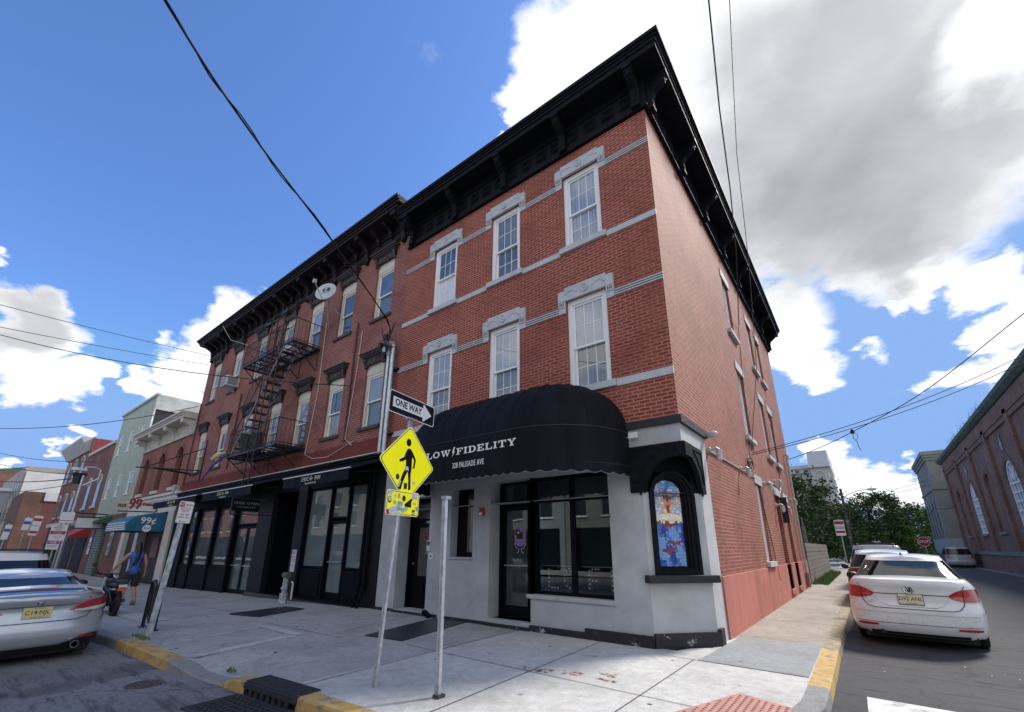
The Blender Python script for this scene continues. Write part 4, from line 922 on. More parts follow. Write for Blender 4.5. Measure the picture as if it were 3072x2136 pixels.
GLB = mat('lamp_glass', (.62, .64, .66), .15, .05, spec=.8); FX = mat('fixture_grey', (.42, .43, .43), .5, .25, 20)
def jar_lamp(y, z, label, x=.0):
    r = thing('wall_lamp', label, 'wall lamp', (x, y, z), 'caged jar lamps along the side wall')
    a = MB(); a.lathe([(.0, 0), (.06, 0), (.06, .05), (.045, .06), (.0, .06)], (x, y, z+.05), 'x', 14); a.tube([(x+.05, y, z+.05), (x+.16, y, z+.07), (x+.20, y, z+.03)], .028, 8)
    a.lathe([(0, 0), (.05, -.005), (.058, -.03), (.058, -.05), (0, -.05)], (x+.2, y, z+.03), 'z', 14); a.build('mount', FX, r)
    b = MB(); b.lathe([(.046, -.05), (.048, -.15), (.035, -.19), (0, -.2)], (x+.2, y, z+.03), 'z', 14); b.build('jar', GLB, r, smooth=True)
    c_ = MB()
    for q in range(6): a_ = q*math.pi/3; c_.tube([(x+.2+.056*math.cos(a_), y+.056*math.sin(a_), z-.02), (x+.2+.056*math.cos(a_), y+.056*math.sin(a_), z-.13), (x+.2+.02*math.cos(a_), y+.02*math.sin(a_), z-.185)], .004, 4)
    c_.lathe([(.058, -.10), (.062, -.105), (.058, -.11)], (x+.2, y, z+.03), 'z', 14); c_.build('cage', FX, r)
for y, z, lb in ((1.62, 3.20, 'caged jar lamp nearest the grey corner, below a cone shaped detector'), (4.35, 3.22, 'second caged jar lamp along the side wall beside the coiled wires'), (7.45, 3.22, 'caged jar lamp over the brick between the tall window and the side doors'), (9.75, 3.55, 'caged jar lamp high between the two side door lintels'), (9.2, 2.72, 'caged jar lamp left of the black grille by the side door'), (10.9, 2.75, 'caged jar lamp right of the black grille between the side doors'), (13.2, 3.22, 'caged jar lamp beside the white downpipe at the far end')): jar_lamp(y, z, lb)
a = MB(); a.lathe([(0, .05), (.055, .05), (.07, .12), (.07, .16), (.05, .22), (0, .26)], (0, 1.50, 3.52), 'x', 14); a.lathe([(.0, 0), (.05, 0), (.05, .05)], (0, 1.50, 3.52), 'x', 14)
tag(a.build('detector', FX, None, smooth=True), 'grey cone shaped detector on the brick above the first jar lamp', 'detector')
a = MB(); a.tube([(.02, 1.70, 3.24), (.02, 4.2, 3.26), (.02, 4.5, 3.26), (.02, 7.3, 3.28), (.02, 9.6, 3.50), (.02, 12.9, 3.30)], .016, 6); tag(a.build('wall_conduit', FX), 'thin grey conduit running between the side wall lamps', 'conduit')
a = MB(); a.box(.05, 9.95, 2.25, .24, 10.0, 3.05); 
for i in range(7): a.box(.06+i*.028, 9.94, 2.27, .068+i*.028, 9.949, 3.03)
a.box(.0, 9.93, 3.0, .25, 10.02, 3.07); tag(a.build('window_grille', IRON), 'black iron grille sticking out of the side wall by the doors', 'grille')
a = MB(); a.tube([(.02, 13.95, 5.15), (.10, 13.95, 5.22), (.14, 13.92, 5.12), (.10, 13.9, 4.9), (.10, 13.6, .55)], .045, 10); b = MB(); b.tube([(.10, 13.6, .5501), (.10, 13.58, .05)], .065, 10)
fitting('downpipe', 'white downpipe with hooded top at the far end of the side wall', 'pipe', [(a, mat('pipe_pale', (.50, .42, .40), .6, .2, 9), 'pipe'), (b, mat('pipe_foot', (.24, .17, .15), .7, .2), 'pipe_foot')])
for q, (pts, lb) in enumerate(((([(.035, 7.43, 8.4), (.03, 6.7, 6.2), (.03, 6.15, 4.2), (.03, 5.9, 3.9), (.03, 5.6, 3.4), (.04, 5.0, 3.3), (.03, 4.6, 3.25)]), 'black service cable stapled down the side wall from the upper hook'), (([(.025, 6.3, 3.4), (.02, 7.25, 1.6), (.03, 7.5, .6), (.025, 7.0, .35), (.02, 6.9, .3)]), 'thin dark wire dangling over the pink plinth right of the window'), (([(.02, 12.0, 6.4), (.02, 11.2, 3.6), (.02, 10.7, 3.3)]), 'thin cable running down from the last upper side window'))):
    a = MB(); a.tube(pts, .010, 5); tag(a.build('wall_cable', IRON), lb, 'cable')
a = MB(); rr = random.Random(9)
for q in range(5):
    cy, cz, rad = 5.35+rr.uniform(-.2, .5), 3.62+rr.uniform(-.1, .1), rr.uniform(.12, .2); a.tube([(.05+.02*math.sin(3*t_), cy+rad*1.6*math.cos(t_), cz+rad*math.sin(t_)) for t_ in lin(0, 6.2, 18)], .007, 4)
tag(a.build('cable_coil', IRON), 'tangle of black cable loops hanging over the tall side window', 'cable')

# ------------------------------------------------------------------ brick row building (bakery below)
XB0, XB1 = -24.2, -7.69
B = thing('row_building', 'long three storey red brick building with dark bracketed cornice and black bakery storefront', 'building', (-16, 6, -.2))
WB = [-8.86, -11.0, -13.12, -15.27, -17.78, -20.30, -22.88]
op = [(c-.47, c+.47, 8.42, 10.50) for c in WB] + [(c-.47, c+.47, 4.82, 6.83) for c in WB]
g = MB(F0); wall(g, XB0, XB1-.001, 3.6, 11.4, op, .25); g.quad((XB0, 0, 3.6), (XB0, 14, 3.6), (XB0, 14, 11.4), (XB0, 0, 11.4)); g.quad((XB0, 0, -.6), (XB0, 14, -.6), (XB0, 14, 3.6), (XB0, 0, 3.6)); g.quad((XB1-.01, .5, 10.9), (XB1-.01, 14, 10.9), (XB1-.01, 14, 11.9), (XB1-.01, .5, 11.9))
g.build('brick_wall', BRB, B)
g = MB(); g.box(XB0, .3, 11.4, XB1-.02, 14, 11.7); g.quad((XB0, 14, -.6), (XB1, 14, -.6), (XB1, 14, 11.8), (XB0, 14, 11.8)); g.build('roof', ROOF, B)
PNR = mat('painted_brick_red', (.20, .040, .028), .8, .25, 4)
g = MB(F0); g.box(XB0+.01, -.012, 3.92, XB1-.3, -.001, 4.42); g.build('painted_band', brick('brick_painted', (.17, .032, .022), (.23, .045, .03), (.15, .035, .028)), B)
rb = random.Random(11); bp = [(P_DKB, P_GR), (P_LT, P_GR), (P_CU, P_GR), (P_DK, P_DK), (P_LT, P_CU), (P_DKB, P_CU), (P_LT, P_DK)]
for k_, (zs_, zw) in enumerate(((8.42, 10.18), (4.82, 6.52))):
    for i, c in enumerate(WB):
        T = frame_front(c, zs_); pm = bp[(i*3+k_*2) % 7]
        f = sash_window(B, T, .94, zw-zs_, (CRM, WHT, pm[0], pm[1]), (1, 1), d0=.07, casing=.095, sill=(.08, .06, .10, BRN), deep=.16)
        g = MB(frame_front(c, zw)); g.box(-.47, .055, .0, .47, .2, .315); g.build('panel', mat('cream_panel', (.60, .58, .50), .6, .08), f)
        g = MB(frame_front(c, zw+.315)); g.box(-.52, -.05, 0, .52, .01, .20); 
        for dd, a, b_, e in ((.07, .20, .24, .54), (.12, .24, .29, .59), (.16, .29, .345, .63), (.20, .345, .385, .67)): g.box(-e, -dd, a, e, .01, b_)
        for s in (-1, 1):
            x0, x1 = sorted((s*.52, s*.40)); g.prism([(0, -.10), (-.05, -.06), (-.05, .02), (-.11, .12), (-.12, .199), (0, .199)], x0, x1, 'yz')
        for q in range(3): g.box(-.3+q*.22, -.065, .04, -.14+q*.22, -.0505, .16)
        g.build('hood', BRN, f)
# cornice with big and small brackets
BRN2 = mat('brown_cornice', (.022, .017, .018), .55, .4, 7, bump=.3, bscale=30, spec=.15)
g = MB()
for dd, a, b_ in ((.05, 10.98, 11.03), (.08, 11.03, 11.09), (.04, 11.09, 11.16), (.02, 11.16, 11.34), (.07, 11.34, 11.38), (.04, 11.38, 11.66)): g.box(XB0-.02, -dd, a, XB1-.05, .02, b_)
g.box(XB0-.2, -.62, 11.66, XB1+.0, .3, 11.70)
for dd, a, b_ in ((.62, 11.70, 11.76), (.66, 11.76, 11.84), (.71, 11.84, 11.90), (.76, 11.90, 11.99)): g.box(XB0-.2-(dd-.62), -dd, a, XB1+.15 if b_ > 11.8 else XB1, .3, b_)
CB = g.build('cornice', BRN2, B, bevel=.01)
def bbr(x, big):
    T = frame_front(x, 10.98, 0); b = MB(T); w2 = .09 if big else .06
    if big: b.prism([(-.02, -.12), (-.10, -.08), (-.12, .02), (-.15, .15), (-.14, .30), (-.25, .42), (-.42, .50), (-.55, .56), (-.57, .68), (-.02, .68)], -w2, w2, 'yz'); b.box(-w2-.02, -.17, .26, w2+.02, -.1, .32); b.box(-w2-.02, -.59, .52, w2+.02, -.3, .67); b.box(-w2*.5, -.14, -.20, w2*.5, -.02, -.1)
    else: b.prism([(-.04, .38), (-.14, .36), (-.18, .46), (-.34, .53), (-.46, .58), (-.46, .68), (-.04, .68)], -w2, w2, 'yz'); b.box(-w2*.7, -.12, .26, w2*.7, -.04, .36)
    return b
xs_ = [XB1-.25-i*1.993 for i in range(9)]
for x in xs_: bbr(x, True).build('bracket', BRN2, CB)
for a, b_ in zip(xs_, xs_[1:]):
    for q in (1, 2): bbr(a+(b_-a)*q/3, False).build('small_bracket', BRN2, CB)
# storefront
SF = mat('storefront_black', (.0035, .005, .010), .5, .3, 4, spec=.1)
SG = pane('pane_store', col=(.055, .075, .078)); SG2 = pane('pane_store_frosted', 'blind', (.13, .17, .175))
g = MB(F0); ho = [(-22.3, -21.22, -.30, 3.0, .12), (-21.05, -19.15, -.28, 3.0, .12), (-18.95, -17.25, -.27, 3.0, .12), (-17.05, -14.98, -.25, 3.0, .12), (-13.98, -12.25, .0, 3.1, .9), (-11.72, -8.46, .02, 3.2, .10)]
wall(g, XB0, XB1-.08, -.6, 3.62, ho, .12, back=False); g.build('storefront', SF, B)
g = MB(); g.box(XB0, -.10, 3.55, XB1-.1, .01, 3.80); g.box(XB0, -.16, 3.80, XB1-.1, .01, 3.88); g.build('fascia', SF, B)
g = MB(); 
for i in range(60): x = XB0+.02+i*.272; g.box(x, -.26, 3.885, x+.255, .02, 3.91)
tag(g.build('fascia_flashing', mat('flashing_white', (.62, .63, .62), .6, .2, 6), B), None, None, None, 'stuff')
def glazing(x0, x1, z0, z1, name, pm, y=.08, fr=.05, bars=()):
    a = MB(F0); a.box(x0, y-.03, z0, x0+fr, y+.04, z1); a.box(x1-fr, y-.03, z0, x1, y+.04, z1); a.box(x0+fr, y-.03, z1-fr, x1-fr, y+.04, z1); a.box(x0+fr, y-.03, z0, x1-fr, y+.04, z0+fr)
    for z in bars: a.box(x0+fr, y-.03, z-.03, x1-fr, y+.04, z+.03)
    f = a.build(name, SF, B); zz = [z0+fr]+[q for z in bars for q in (z-.03, z+.03)]+[z1-fr]
    for a_, b_ in zip(zz[::2], zz[1::2]):
        c_ = MB(F0); c_.box(x0+fr, y, a_, x1-fr, y+.008, b_); c_.build('pane', pm, f)
    return f
for (a, b_, z) in ((-22.3, -21.22, .66), (-21.05, -19.15, .68), (-18.95, -17.25, .72)):
    glazing(a+.04, b_-.04, z, 2.98, 'shop_window', SG)
    c_ = MB(F0); c_.box(a+.03, .02, -.3, b_-.03, .07, z-.04); c_.box(a, -.005, z-.04, b_, .09, z); c_.box(a+.12, .005, -.1, b_-.12, .019, z-.14); c_.build('stall_riser', SF, B)
for x in (-22.4, -21.13, -19.05, -17.15): c_ = MB(F0); c_.box(x-.09, -.04, -.5, x+.09, .1, 3.05); c_.build('pilaster', SF, B)
glazing(-16.98, -15.02, 2.22, 2.98, 'transom', SG)
def glass_door(x0, x1, z0, z1, pm, y=.09):
    a = MB(F0); s = .09; a.box(x0, y, z0, x0+s, y+.05, z1); a.box(x1-s, y, z0, x1, y+.05, z1); a.box(x0+s, y, z1-s, x1-s, y+.05, z1); a.box(x0+s, y, z0, x1-s, y+.05, z0+.22)
    f = a.build('door', SF, B); a = MB(F0); a.box(x0+s, y+.02, z0+.22, x1-s, y+.028, z1-s); a.build('door_glass', pm, f)
    a = MB(F0); a.tube([(x0+.12, y-.05, z0+1.02), (x1-.12, y-.05, z0+1.02)], .015, 6); a.build('push_bar', GALV, f)
glass_door(-16.98, -16.01, -.24, 2.18, SG); glass_door(-15.99, -15.02, -.24, 2.18, SG)
c_ = MB(F0); c_.box(-15.0, -.06, -.5, -13.96, .12, 3.5); c_.build('brick_pier', BRK, B); c_ = MB(F0); c_.box(-12.27, -.06, -.5, -11.74, .12, 3.5); c_.build('brick_pier', BRK, B); c_ = MB(F0); c_.box(-8.44, -.03, -.5, XB1-.09, .08, 3.5); c_.build('brick_pier', BRK, B)
# recessed entrance with door and intercom
c_ = MB(F0); c_.box(-13.95, .85, 0, -12.95, .9, 3.1); c_.box(-13.95, .0, 3.1, -12.28, .9, 3.2); c_.build('recess_wall', SF, B)
glazing(-12.98, -12.3, .05, 2.2, 'entry_door', SG, .85, .09); glazing(-12.98, -12.3, 2.28, 3.0, 'transom', SG2, .85, .05)
c_ = MB(F0); c_.box(-13.55, .83, 1.25, -13.28, .849, 1.68); c_.box(-13.52, .822, 1.48, -13.31, .8299, 1.64, 1); c_.build('intercom', [FX, DGR], B)
# right hand shop glazing
glazing(-11.70, -10.45, .86, 3.18, 'shop_window', SG2); glazing(-9.42, -8.48, .86, 3.18, 'shop_window', SG2); glazing(-10.38, -9.49, 2.24, 3.18, 'transom', SG)
glass_door(-10.38, -9.49, .02, 2.18, SG2)
for a, b_ in ((-11.70, -10.45), (-9.42, -8.48)): c_ = MB(F0); c_.box(a, .03, -.02, b_, .08, .84); c_.box(a+.1, .015, .12, b_-.1, .0299, .74); c_.build('stall_riser', SF, B)
for x in (-10.415, -9.455): c_ = MB(F0); c_.box(x-.03, .02, 0, x+.03, .12, 3.19); c_.build('mullion', SF, B)
STEP = mat('step_concrete', (.055, .060, .070), .75, .35, 3)
c_ = MB(); c_.prism([(-14.9, -.14), (-8.55, -.14), (-8.55, .9), (-14.9, .9)], -.4, -.015, 'xy'); c_.box(-14.6, -.30, -.4, -11.4, -.1401, -.05) if False else None; c_.build('step', STEP, B)
c_ = MB(); c_.box(-11.8, -.10, -.0149, -8.55, .02, .05); c_.build('threshold', SF, B)
# downpipes at the party wall
for x in (-8.40, -8.20):
    a = MB(); a.tube([(x, -.09, 3.5), (x, -.09, .55), (x-.02, -.13, .3), (x-.06, -.22, -.12)], .045, 8); a.tube([(x-.005, -.09, .56), (x-.012, -.10, .45)], .058, 8)
    tag(a.build('downpipe', SF), 'left one of the two black downpipes at the party wall' if x < -8.3 else 'right one of the two black downpipes at the party wall', 'pipe')
# bakery awnings
def bak_awning(x0, x1, label, txt=True):
    r = thing('shop_awning', label, 'awning', ((x0+x1)/2, -.5, 3.06), 'black bakery awnings')
    a = MB(); a.add([(x0, -.02, 3.72), (x1, -.02, 3.72), (x1, -1.0, 3.37), (x0, -1.0, 3.37), (x0, -.02, 3.70), (x1, -.02, 3.70), (x1, -.98, 3.35), (x0, -.98, 3.35)], [(0, 1, 2, 3), (4, 7, 6, 5), (0, 3, 7, 4), (1, 5, 6, 2)]); a.build('canopy', AWM, r)
    a = MB(); a.grid(lambda u, v: (x0+(x1-x0)*u, -1.005-.01*math.sin(u*40), 3.37-.29*v), lin(0, 1, 40), [0, .5, 1]); a.build('valance', AWM, r, smooth=True)
    a = MB(); a.box(x0-.03, -1.03, 3.365, x1+.03, -.99, 3.395); a.build('front_bar', mat('bar_white', (.6, .62, .66), .4, .1), r)
    a = MB()
    for x in (x0+.25, x1-.25): a.tube([(x, -.02, 3.45), (x+.35 if x < (x0+x1)/2 else x-.35, -.5, 3.40), (x, -.97, 3.33)], .022, 6)
    a.build('folding_arm', IRON, r)
    if txt:
        GLD = mat('lettering_cream', (.62, .60, .48), .6, .05); cx = (x0+x1)/2-.1; M_ = lambda x, z: Matrix.Translation((x, -1.03, z)) @ Matrix.Rotation(R_(90), 4, 'X')
        a = MB(); a.text('CHOC', .16, M_(cx-.33, 3.255), 0, .001, bold=.001, sx=.85); a.text('PAIN', .16, M_(cx+.34, 3.255), 0, .001, bold=.001, sx=.85); a.lathe([(.045, -1.03), (.06, -1.03), (.06, -1.032), (.045, -1.032)], (cx, 0, 3.26), 'y', 14)
        a.box(cx-.11, -1.032, 3.25, cx-.07, -1.03, 3.265); a.box(cx+.07, -1.032, 3.25, cx+.11, -1.03, 3.265); a.lathe([(0, -1.031), (.025, -1.031)], (cx, 0, 3.255), 'y', 8)
        a.text('French Bakery & Cafe', .085, M_(cx, 3.135), 0, .001, sx=.8); a.build('lettering', GLD, r, flip=False)
bak_awning(-11.4, -7.95, 'black bakery awning nearest the corner building, cream lettering on its edge'); bak_awning(-17.9, -13.6, 'black bakery awning over the glass double door, behind the hanging sign'); bak_awning(-24.0, -18.6, 'farthest black bakery awning, beside the teal store awning')
r = thing('hanging_sign', 'black bakery sign hanging at right angles above the double door', 'sign', (-13.6, -1.05, 2.5))
a = MB(); a.box(-13.62, -1.46, 2.53, -13.58, -.67, 2.92); a.build('board', SF, r)
M_ = Matrix.Translation((-13.576, -1.06, 2.78)) @ Matrix.Rotation(R_(90), 4, 'Z') @ Matrix.Rotation(R_(90), 4, 'X')
a = MB(); a.text('CHOC O PAIN', .115, M_, 0, .001); a.text('French Bakery & Cafe', .07, M_ @ Matrix.Translation((0, -.12, 0)), 0, .001, sx=.9); a.build('lettering', mat('lettering_dim', (.20, .20, .19), .6, .05), r, flip=False)
a = MB(); a.box(-13.615, -1.50, 2.92, -13.585, -.05, 2.95); a.box(-13.615, -1.50, 2.45, -13.585, -1.47, 2.92); a.box(-13.615, -.66, 2.45, -13.585, -.63, 2.92); a.box(-13.615, -1.50, 2.42, -13.585, -.05, 2.45); a.build('sign_frame', IRON, r)
# standpipe, hydrant connection, FDC sign
a = MB(); a.tube([(-11.15, -.62, -.05), (-11.15, -.62, .20)], .11, 12); a.tube([(-11.15, -.62, .2), (-11.15, -.62, .62)], .07, 12); a.tube([(-11.24, -.64, .33), (-11.0, -.70, .33)], .05, 8); b_ = MB(); b_.tube([(-11.30, -.62, .68), (-11.02, -.62, .68)], .075, 12); b_.tube([(-11.15, -.62, .6201), (-11.15, -.62, .68)], .085, 12)
fitting('standpipe', 'sticker covered standpipe with brass cap in front of the bakery step', 'standpipe', [(a, mat('standpipe_paint', (.38, .40, .42), .6, .8, 18), 'pipe'), (b_, mat('old_brass', (.12, .095, .06), .5, .3), 'cap')])
a = MB(); a.tube([(-11.55, -.20, -.02), (-11.55, -.20, .42), (-11.62, -.20, .45)], .028, 8); tag(a.build('vent_pipe', PLA), 'short white vent pipe standing on the bakery step', 'pipe')
r = thing('wall_sign', 'small white sign with red letters FDC on the black brick pier', 'sign', (-12.0, -.06, .7)); a = MB(); a.box(-12.13, -.075, .72, -11.86, -.065, 1.36); a.build('board', NUM, r)
RED = mat('print_red', (.50, .03, .04), .5, .05); M_ = lambda z: Matrix.Translation((-11.995, -.077, z)) @ Matrix.Rotation(R_(90), 4, 'X')
a = MB(); a.text('FDC', .12, M_(1.27), 0, .001); a.text('ONLY', .075, M_(.90), 0, .001); 
for z in (1.15, 1.08, 1.02): a.box(-12.10, -.0765, z, -11.89, -.0755, z+.018)
a.build('lettering', RED, r, flip=False)
# galvanised service conduits with weather head
a = MB(); a.cyl((-7.99, -.16, 3.86), (-7.99, -.16, 6.82), .055, 12); a.cyl((-7.80, -.16, 3.86), (-7.80, -.16, 7.0), .06, 12)
b_ = MB(); b_.tube([(-7.99, -.16, 6.8201), (-7.99, -.2, 6.95), (-8.0, -.34, 6.92)], .085, 10); b_.tube([(-7.80, -.16, 7.0001), (-7.82, -.2, 7.1), (-7.85, -.34, 7.05)], .09, 10)
c_ = MB(); 
for z in (4.4, 5.3, 6.3): c_.box(-8.12, -.12, z, -7.6, -.0, z+.04)
RWH = random.Random(4); d_ = MB()
for q in range(7):
    p0 = Vector((-7.95+RWH.uniform(-.1, .15), -.3, 6.95+RWH.uniform(-.1, .25))); p2 = Vector((-7.9+RWH.uniform(-.5, .4), -.35, 7.3+RWH.uniform(-.6, .5))); pm = (p0+p2)/2+Vector((RWH.uniform(-.4, .4), -.15, RWH.uniform(-.7, 0)))
    d_.tube([((1-t_)**2*p0+2*t_*(1-t_)*pm+t_*t_*p2) for t_ in lin(0, 1, 10)], .013, 5)
d_.box(-8.2, -.42, 7.0, -8.08, -.32, 7.14); d_.box(-7.95, -.42, 7.2, -7.85, -.34, 7.34)
fitting('service_conduit', 'pair of galvanised conduits with weather heads on the party wall above the bakery', 'conduit', [(a, GALV, 'conduit'), (b_, GALV, 'weather_head'), (c_, IRON, 'clamp'), (d_, IRON, 'service_wire')])
# air conditioner
r = thing('air_conditioner', 'white window air conditioner with grille in a third floor window', 'air conditioner', (-19.95, -.3, 8.3))
a = MB(); a.box(-20.28, -.52, 8.46, -19.62, .12, 8.92); a.build('case', PLA, r, bevel=.01); a = MB(); a.box(-19.62, -.46, 8.50, -19.613, -.06, 8.88); a.box(-20.22, -.528, 8.50, -19.68, -.5205, 8.88); a.build('grille', mat('ac_grille', (.26, .27, .28), .6, .4, 60), r)
a = MB(); a.prism([(-.5, 8.459), (-.02, 8.459), (-.02, 8.25)], -20.0, -19.9, 'yz'); a.build('support', FX, r)
# satellite dish
r = thing('satellite_dish', 'pale grey satellite dish with a dark emblem on an arm above the fire escape', 'satellite dish', (-11.9, -.02, 9.4))
cd = Vector((-11.05, -.80, 9.80)); nd_ = Vector((.30, -.80, .25)).normalized(); ux = nd_.cross(Vector((0, 0, 1))).normalized(); uy = ux.cross(nd_)
TD = Matrix(((ux.x, uy.x, nd_.x, cd.x), (ux.y, uy.y, nd_.y, cd.y), (ux.z, uy.z, nd_.z, cd.z), (0, 0, 0, 1)))
a = MB(TD @ Matrix.Rotation(R_(38), 4, 'Z') @ Matrix.Diagonal((1.30, 1, 1, 1))); a.lathe([(0, -.06), (.2, -.045), (.36, 0), (.37, 0), (.36, -.012), (.2, -.06), (0, -.075)], (0, 0, 0), 'z', 30); a.build('dish', mat('dish_grey', (.50, .52, .52), .5, .1), r, smooth=True)
a = MB(TD); n = 12
for i in range(n):
    a0, a1 = math.pi*i/n-math.pi/2, math.pi*(i+1)/n-math.pi/2
    a.add([(.05+.11*math.cos(a0), .1+.11*math.sin(a0), .0), (.05+.11*math.cos(a1), .1+.11*math.sin(a1), .0), (.05+.05*math.cos(a1), .1+.06*math.sin(a1), .0), (.05+.05*math.cos(a0), .1+.06*math.sin(a0), .0)], [(0, 1, 2, 3)])
    a.add([(-.02, .1, 0), (-.02-.11*math.cos(a0), .1+.10*math.sin(a0), 0), (-.02-.11*math.cos(a1), .1+.10*math.sin(a1), 0)], [(0, 1, 2)])
a.build('emblem', INK, r, flip=False)
a = MB(); a.tube([cd-nd_*.08, cd-nd_*.2-Vector((0, 0, .2)), (-11.6, -.3, 9.25), (-12.0, -.02, 9.05)], .03, 8); a.tube([cd-uy*.36, cd+nd_*.55-uy*.1], .016, 6); a.tube([cd+ux*.2-nd_*.03, (-11.2, -.03, 9.2)], .012, 5); a.box(cd.x+nd_.x*.55-.05, cd.y+nd_.y*.55-.05, cd.z+.0, cd.x+nd_.x*.55+.05, cd.y+nd_.y*.55+.05, cd.z+.12); a.build('mount_arm', FX, r)
# ------------------------------------------------------------------ fire escape
r = thing('fire_escape', 'black iron fire escape with two balconies and a steep stair on the brick front', 'fire escape', (-14.5, -.5, 3.4))
def platform(z, x0, x1, hole):
    a = MB()
    for x in (x0, x1): a.box(x-.02, -1.0, z-.07, x+.02, 0, z)
    for y in (-1.0, -.5, -.03): a.box(x0+.021, y-.02, z-.07, x1-.021, y+.02, z)
    n = 13
    for i in range(n):
        y = -.96+i*.074
        if hole and -.93 < y < -.35: a.box(x0+.03, y-.016, z-.005, hole[0], y+.016, z+.012); a.box(hole[1], y-.016, z-.005, x1-.03, y+.016, z+.012)
        else: a.box(x0+.03, y-.016, z-.005, x1-.03, y+.016, z+.012)
    for i in range(1, 9): x = x0+(x1-x0)*i/9; a.box(x-.012, -.98, z-.05, x+.012, -.02, z-.008)
    a.build('platform', IRON, r)
    a = MB(); h_ = .88
    for zz in (z+h_, z+.07): a.tube([(x0, -.02, zz), (x0, -1.0, zz), (x1, -1.0, zz), (x1, -.02, zz)], .016, 6)
    a.tube([(x0, -.02, z+h_*.62), (x0, -1.0, z+h_*.62), (x1, -1.0, z+h_*.62)], .010, 5)
    n = int((x1-x0)/.125)
    for i in range(n+1): x = x0+(x1-x0)*i/n; a.tube([(x, -1.0, z), (x, -1.0, z+h_)], .008, 4)
    for x in (x0, x1):
        for i in range(1, 8): a.tube([(x, -1+i*.13, z), (x, -1+i*.13, z+h_)], .008, 4)
    for x in (x0, (x0*2+x1)/3, (x0+2*x1)/3, x1): a.tube([(x, -1.0, z-.05), (x, -1.0, z+h_+.03)], .018, 6)
    a.build('railing', IRON, r)
    for x in (x0+.05, (x0*2+x1)/3, (x0+2*x1)/3, x1-.05): a = MB(); a.tube([(x, -.95, z-.07), (x, -.02, z-.85)], .018, 6); a.tube([(x, -.02, z-.85), (x, -.02, z)], .014, 5); a.build('brace', IRON, r)
platform(8.33, -16.5, -12.45, (-14.0, -12.9)); platform(4.64, -16.3, -12.45, (-14.3, -13.2))
a = MB(); p0, p1 = Vector((-13.0, -.75, 8.33)), Vector((-16.0, -.75, 4.66))
FES = mat('worn_steel', (.16, .17, .18), .5, .4, 8)
for dy in (-.24, .24): a.add([tuple(p0+Vector((0, dy-.012, .06))), tuple(p0+Vector((0, dy-.012, -.08))), tuple(p1+Vector((0, dy-.012, -.08))), tuple(p1+Vector((0, dy-.012, .06))), tuple(p0+Vector((0, dy+.012, .06))), tuple(p0+Vector((0, dy+.012, -.08))), tuple(p1+Vector((0, dy+.012, -.08))), tuple(p1+Vector((0, dy+.012, .06)))], [(0, 1, 2, 3), (4, 7, 6, 5), (0, 4, 5, 1), (1, 5, 6, 2), (2, 6, 7, 3), (3, 7, 4, 0)], 1)
for i in range(1, 15): q = p0+(p1-p0)*i/15; a.box(q.x-.11, -.97, q.z-.015, q.x+.11, -.53, q.z+.015, 0)
a.tube([p0+Vector((0, -.24, .85)), p1+Vector((0, -.24, .85))], .015, 6, 0)
for t_ in (.1, .4, .7, .95): q = p0+(p1-p0)*t_; a.tube([q+Vector((0, -.24, 0)), q+Vector((0, -.24, .85))], .012, 5, 0)
a.build('stair', [IRON, FES], r)
a = MB()
for x, z0, z1 in ((-14.22, 3.45, 9.75), (-13.78, 3.45, 9.5), (-13.22, 4.6, 9.85)): a.tube([(x, -1.06, z0), (x, -1.06, z1)], .022, 6)
for i in range(14): z = 3.6+i*.3; a.tube([(-14.22, -1.06, z), (-13.78, -1.06, z)], .010, 5) if z < 7.6 else None
a.tube([(-14.6, -1.0, 9.55), (-13.1, -1.0, 9.6)], .03, 6); a.box(-14.75, -1.1, 9.5, -14.3, -.95, 9.6); a.box(-13.4, -1.1, 9.6, -13.05, -.9, 9.72); a.tube([(-14.6, -1, 9.2), (-12.9, -1, 8.9)], .02, 6)
a.tube([(-14.5, -1.02, 8.3), (-16.2, -1.02, 5.5)], .010, 5)
a.build('drop_ladder', IRON, r)
BIN = mat('bin_black', (.015, .016, .019), .3, .2, 3)
for x, lb in ((-15.45, 'left black bin with a pale bag on the lower fire escape balcony'), (-14.55, 'right tall black bin on the lower fire escape balcony beside the ladder')):
    rb_ = thing('trash_bin', lb, 'bin', (x, -.72, 4.66)); a = MB(); a.lathe([(0, 0), (.17, 0), (.21, .62), (.23, .62), (.23, .68), (0, .70)], (x, -.72, 4.662), 'z', 18); a.build('barrel', BIN, rb_, smooth=True)
    if x < -15: a = MB(); a.lathe([(0, .0), (.12, .03), (.15, .12), (.08, .22), (0, .25)], (x, -.72, 5.365), 'z', 9); a.build('bag', PLA, rb_)
# flag banner and its bracket on the balcony edge
r = thing('flag', 'purple and yellow flag hanging rolled from the lower fire escape corner', 'flag', (-16.6, -1.1, 3.9))
a = MB(); a.tube([(-16.35, -1.0, 4.75), (-16.75, -1.25, 4.35), (-17.2, -1.4, 3.75)], [.055, .06, .02], 8); a.build('cloth', mat('flag_purple', (.16, .07, .30), .8, .4, 6), r, smooth=True)
a = MB(); a.tube([(-16.35, -1.05, 4.80), (-16.62, -1.2, 4.70), (-16.8, -1.3, 4.55)], [.05, .10, .06], 8); a.build('bag', mat('flag_yellow', (.55, .52, .22), .7, .3, 9), r, smooth=True)
a = MB(); a.tube([(-22.8, -1.6, 4.83), (-23.4, -.0, 4.80)], .05, 6); a.tube([(-23.0, -2.2, 4.80), (-22.2, 0, 4.85)], .03, 6); a.tube([(-23.0, -1.9, 4.83), (-22.0, -.02, 5.9)], .025, 6); a.tube([(-22.0, -.02, 4.3), (-22.0, -.02, 6.3)], .03, 6); tag(a.build('sign_bracket', IRON), 'empty black sign bracket sticking out past the arched windows', 'bracket')
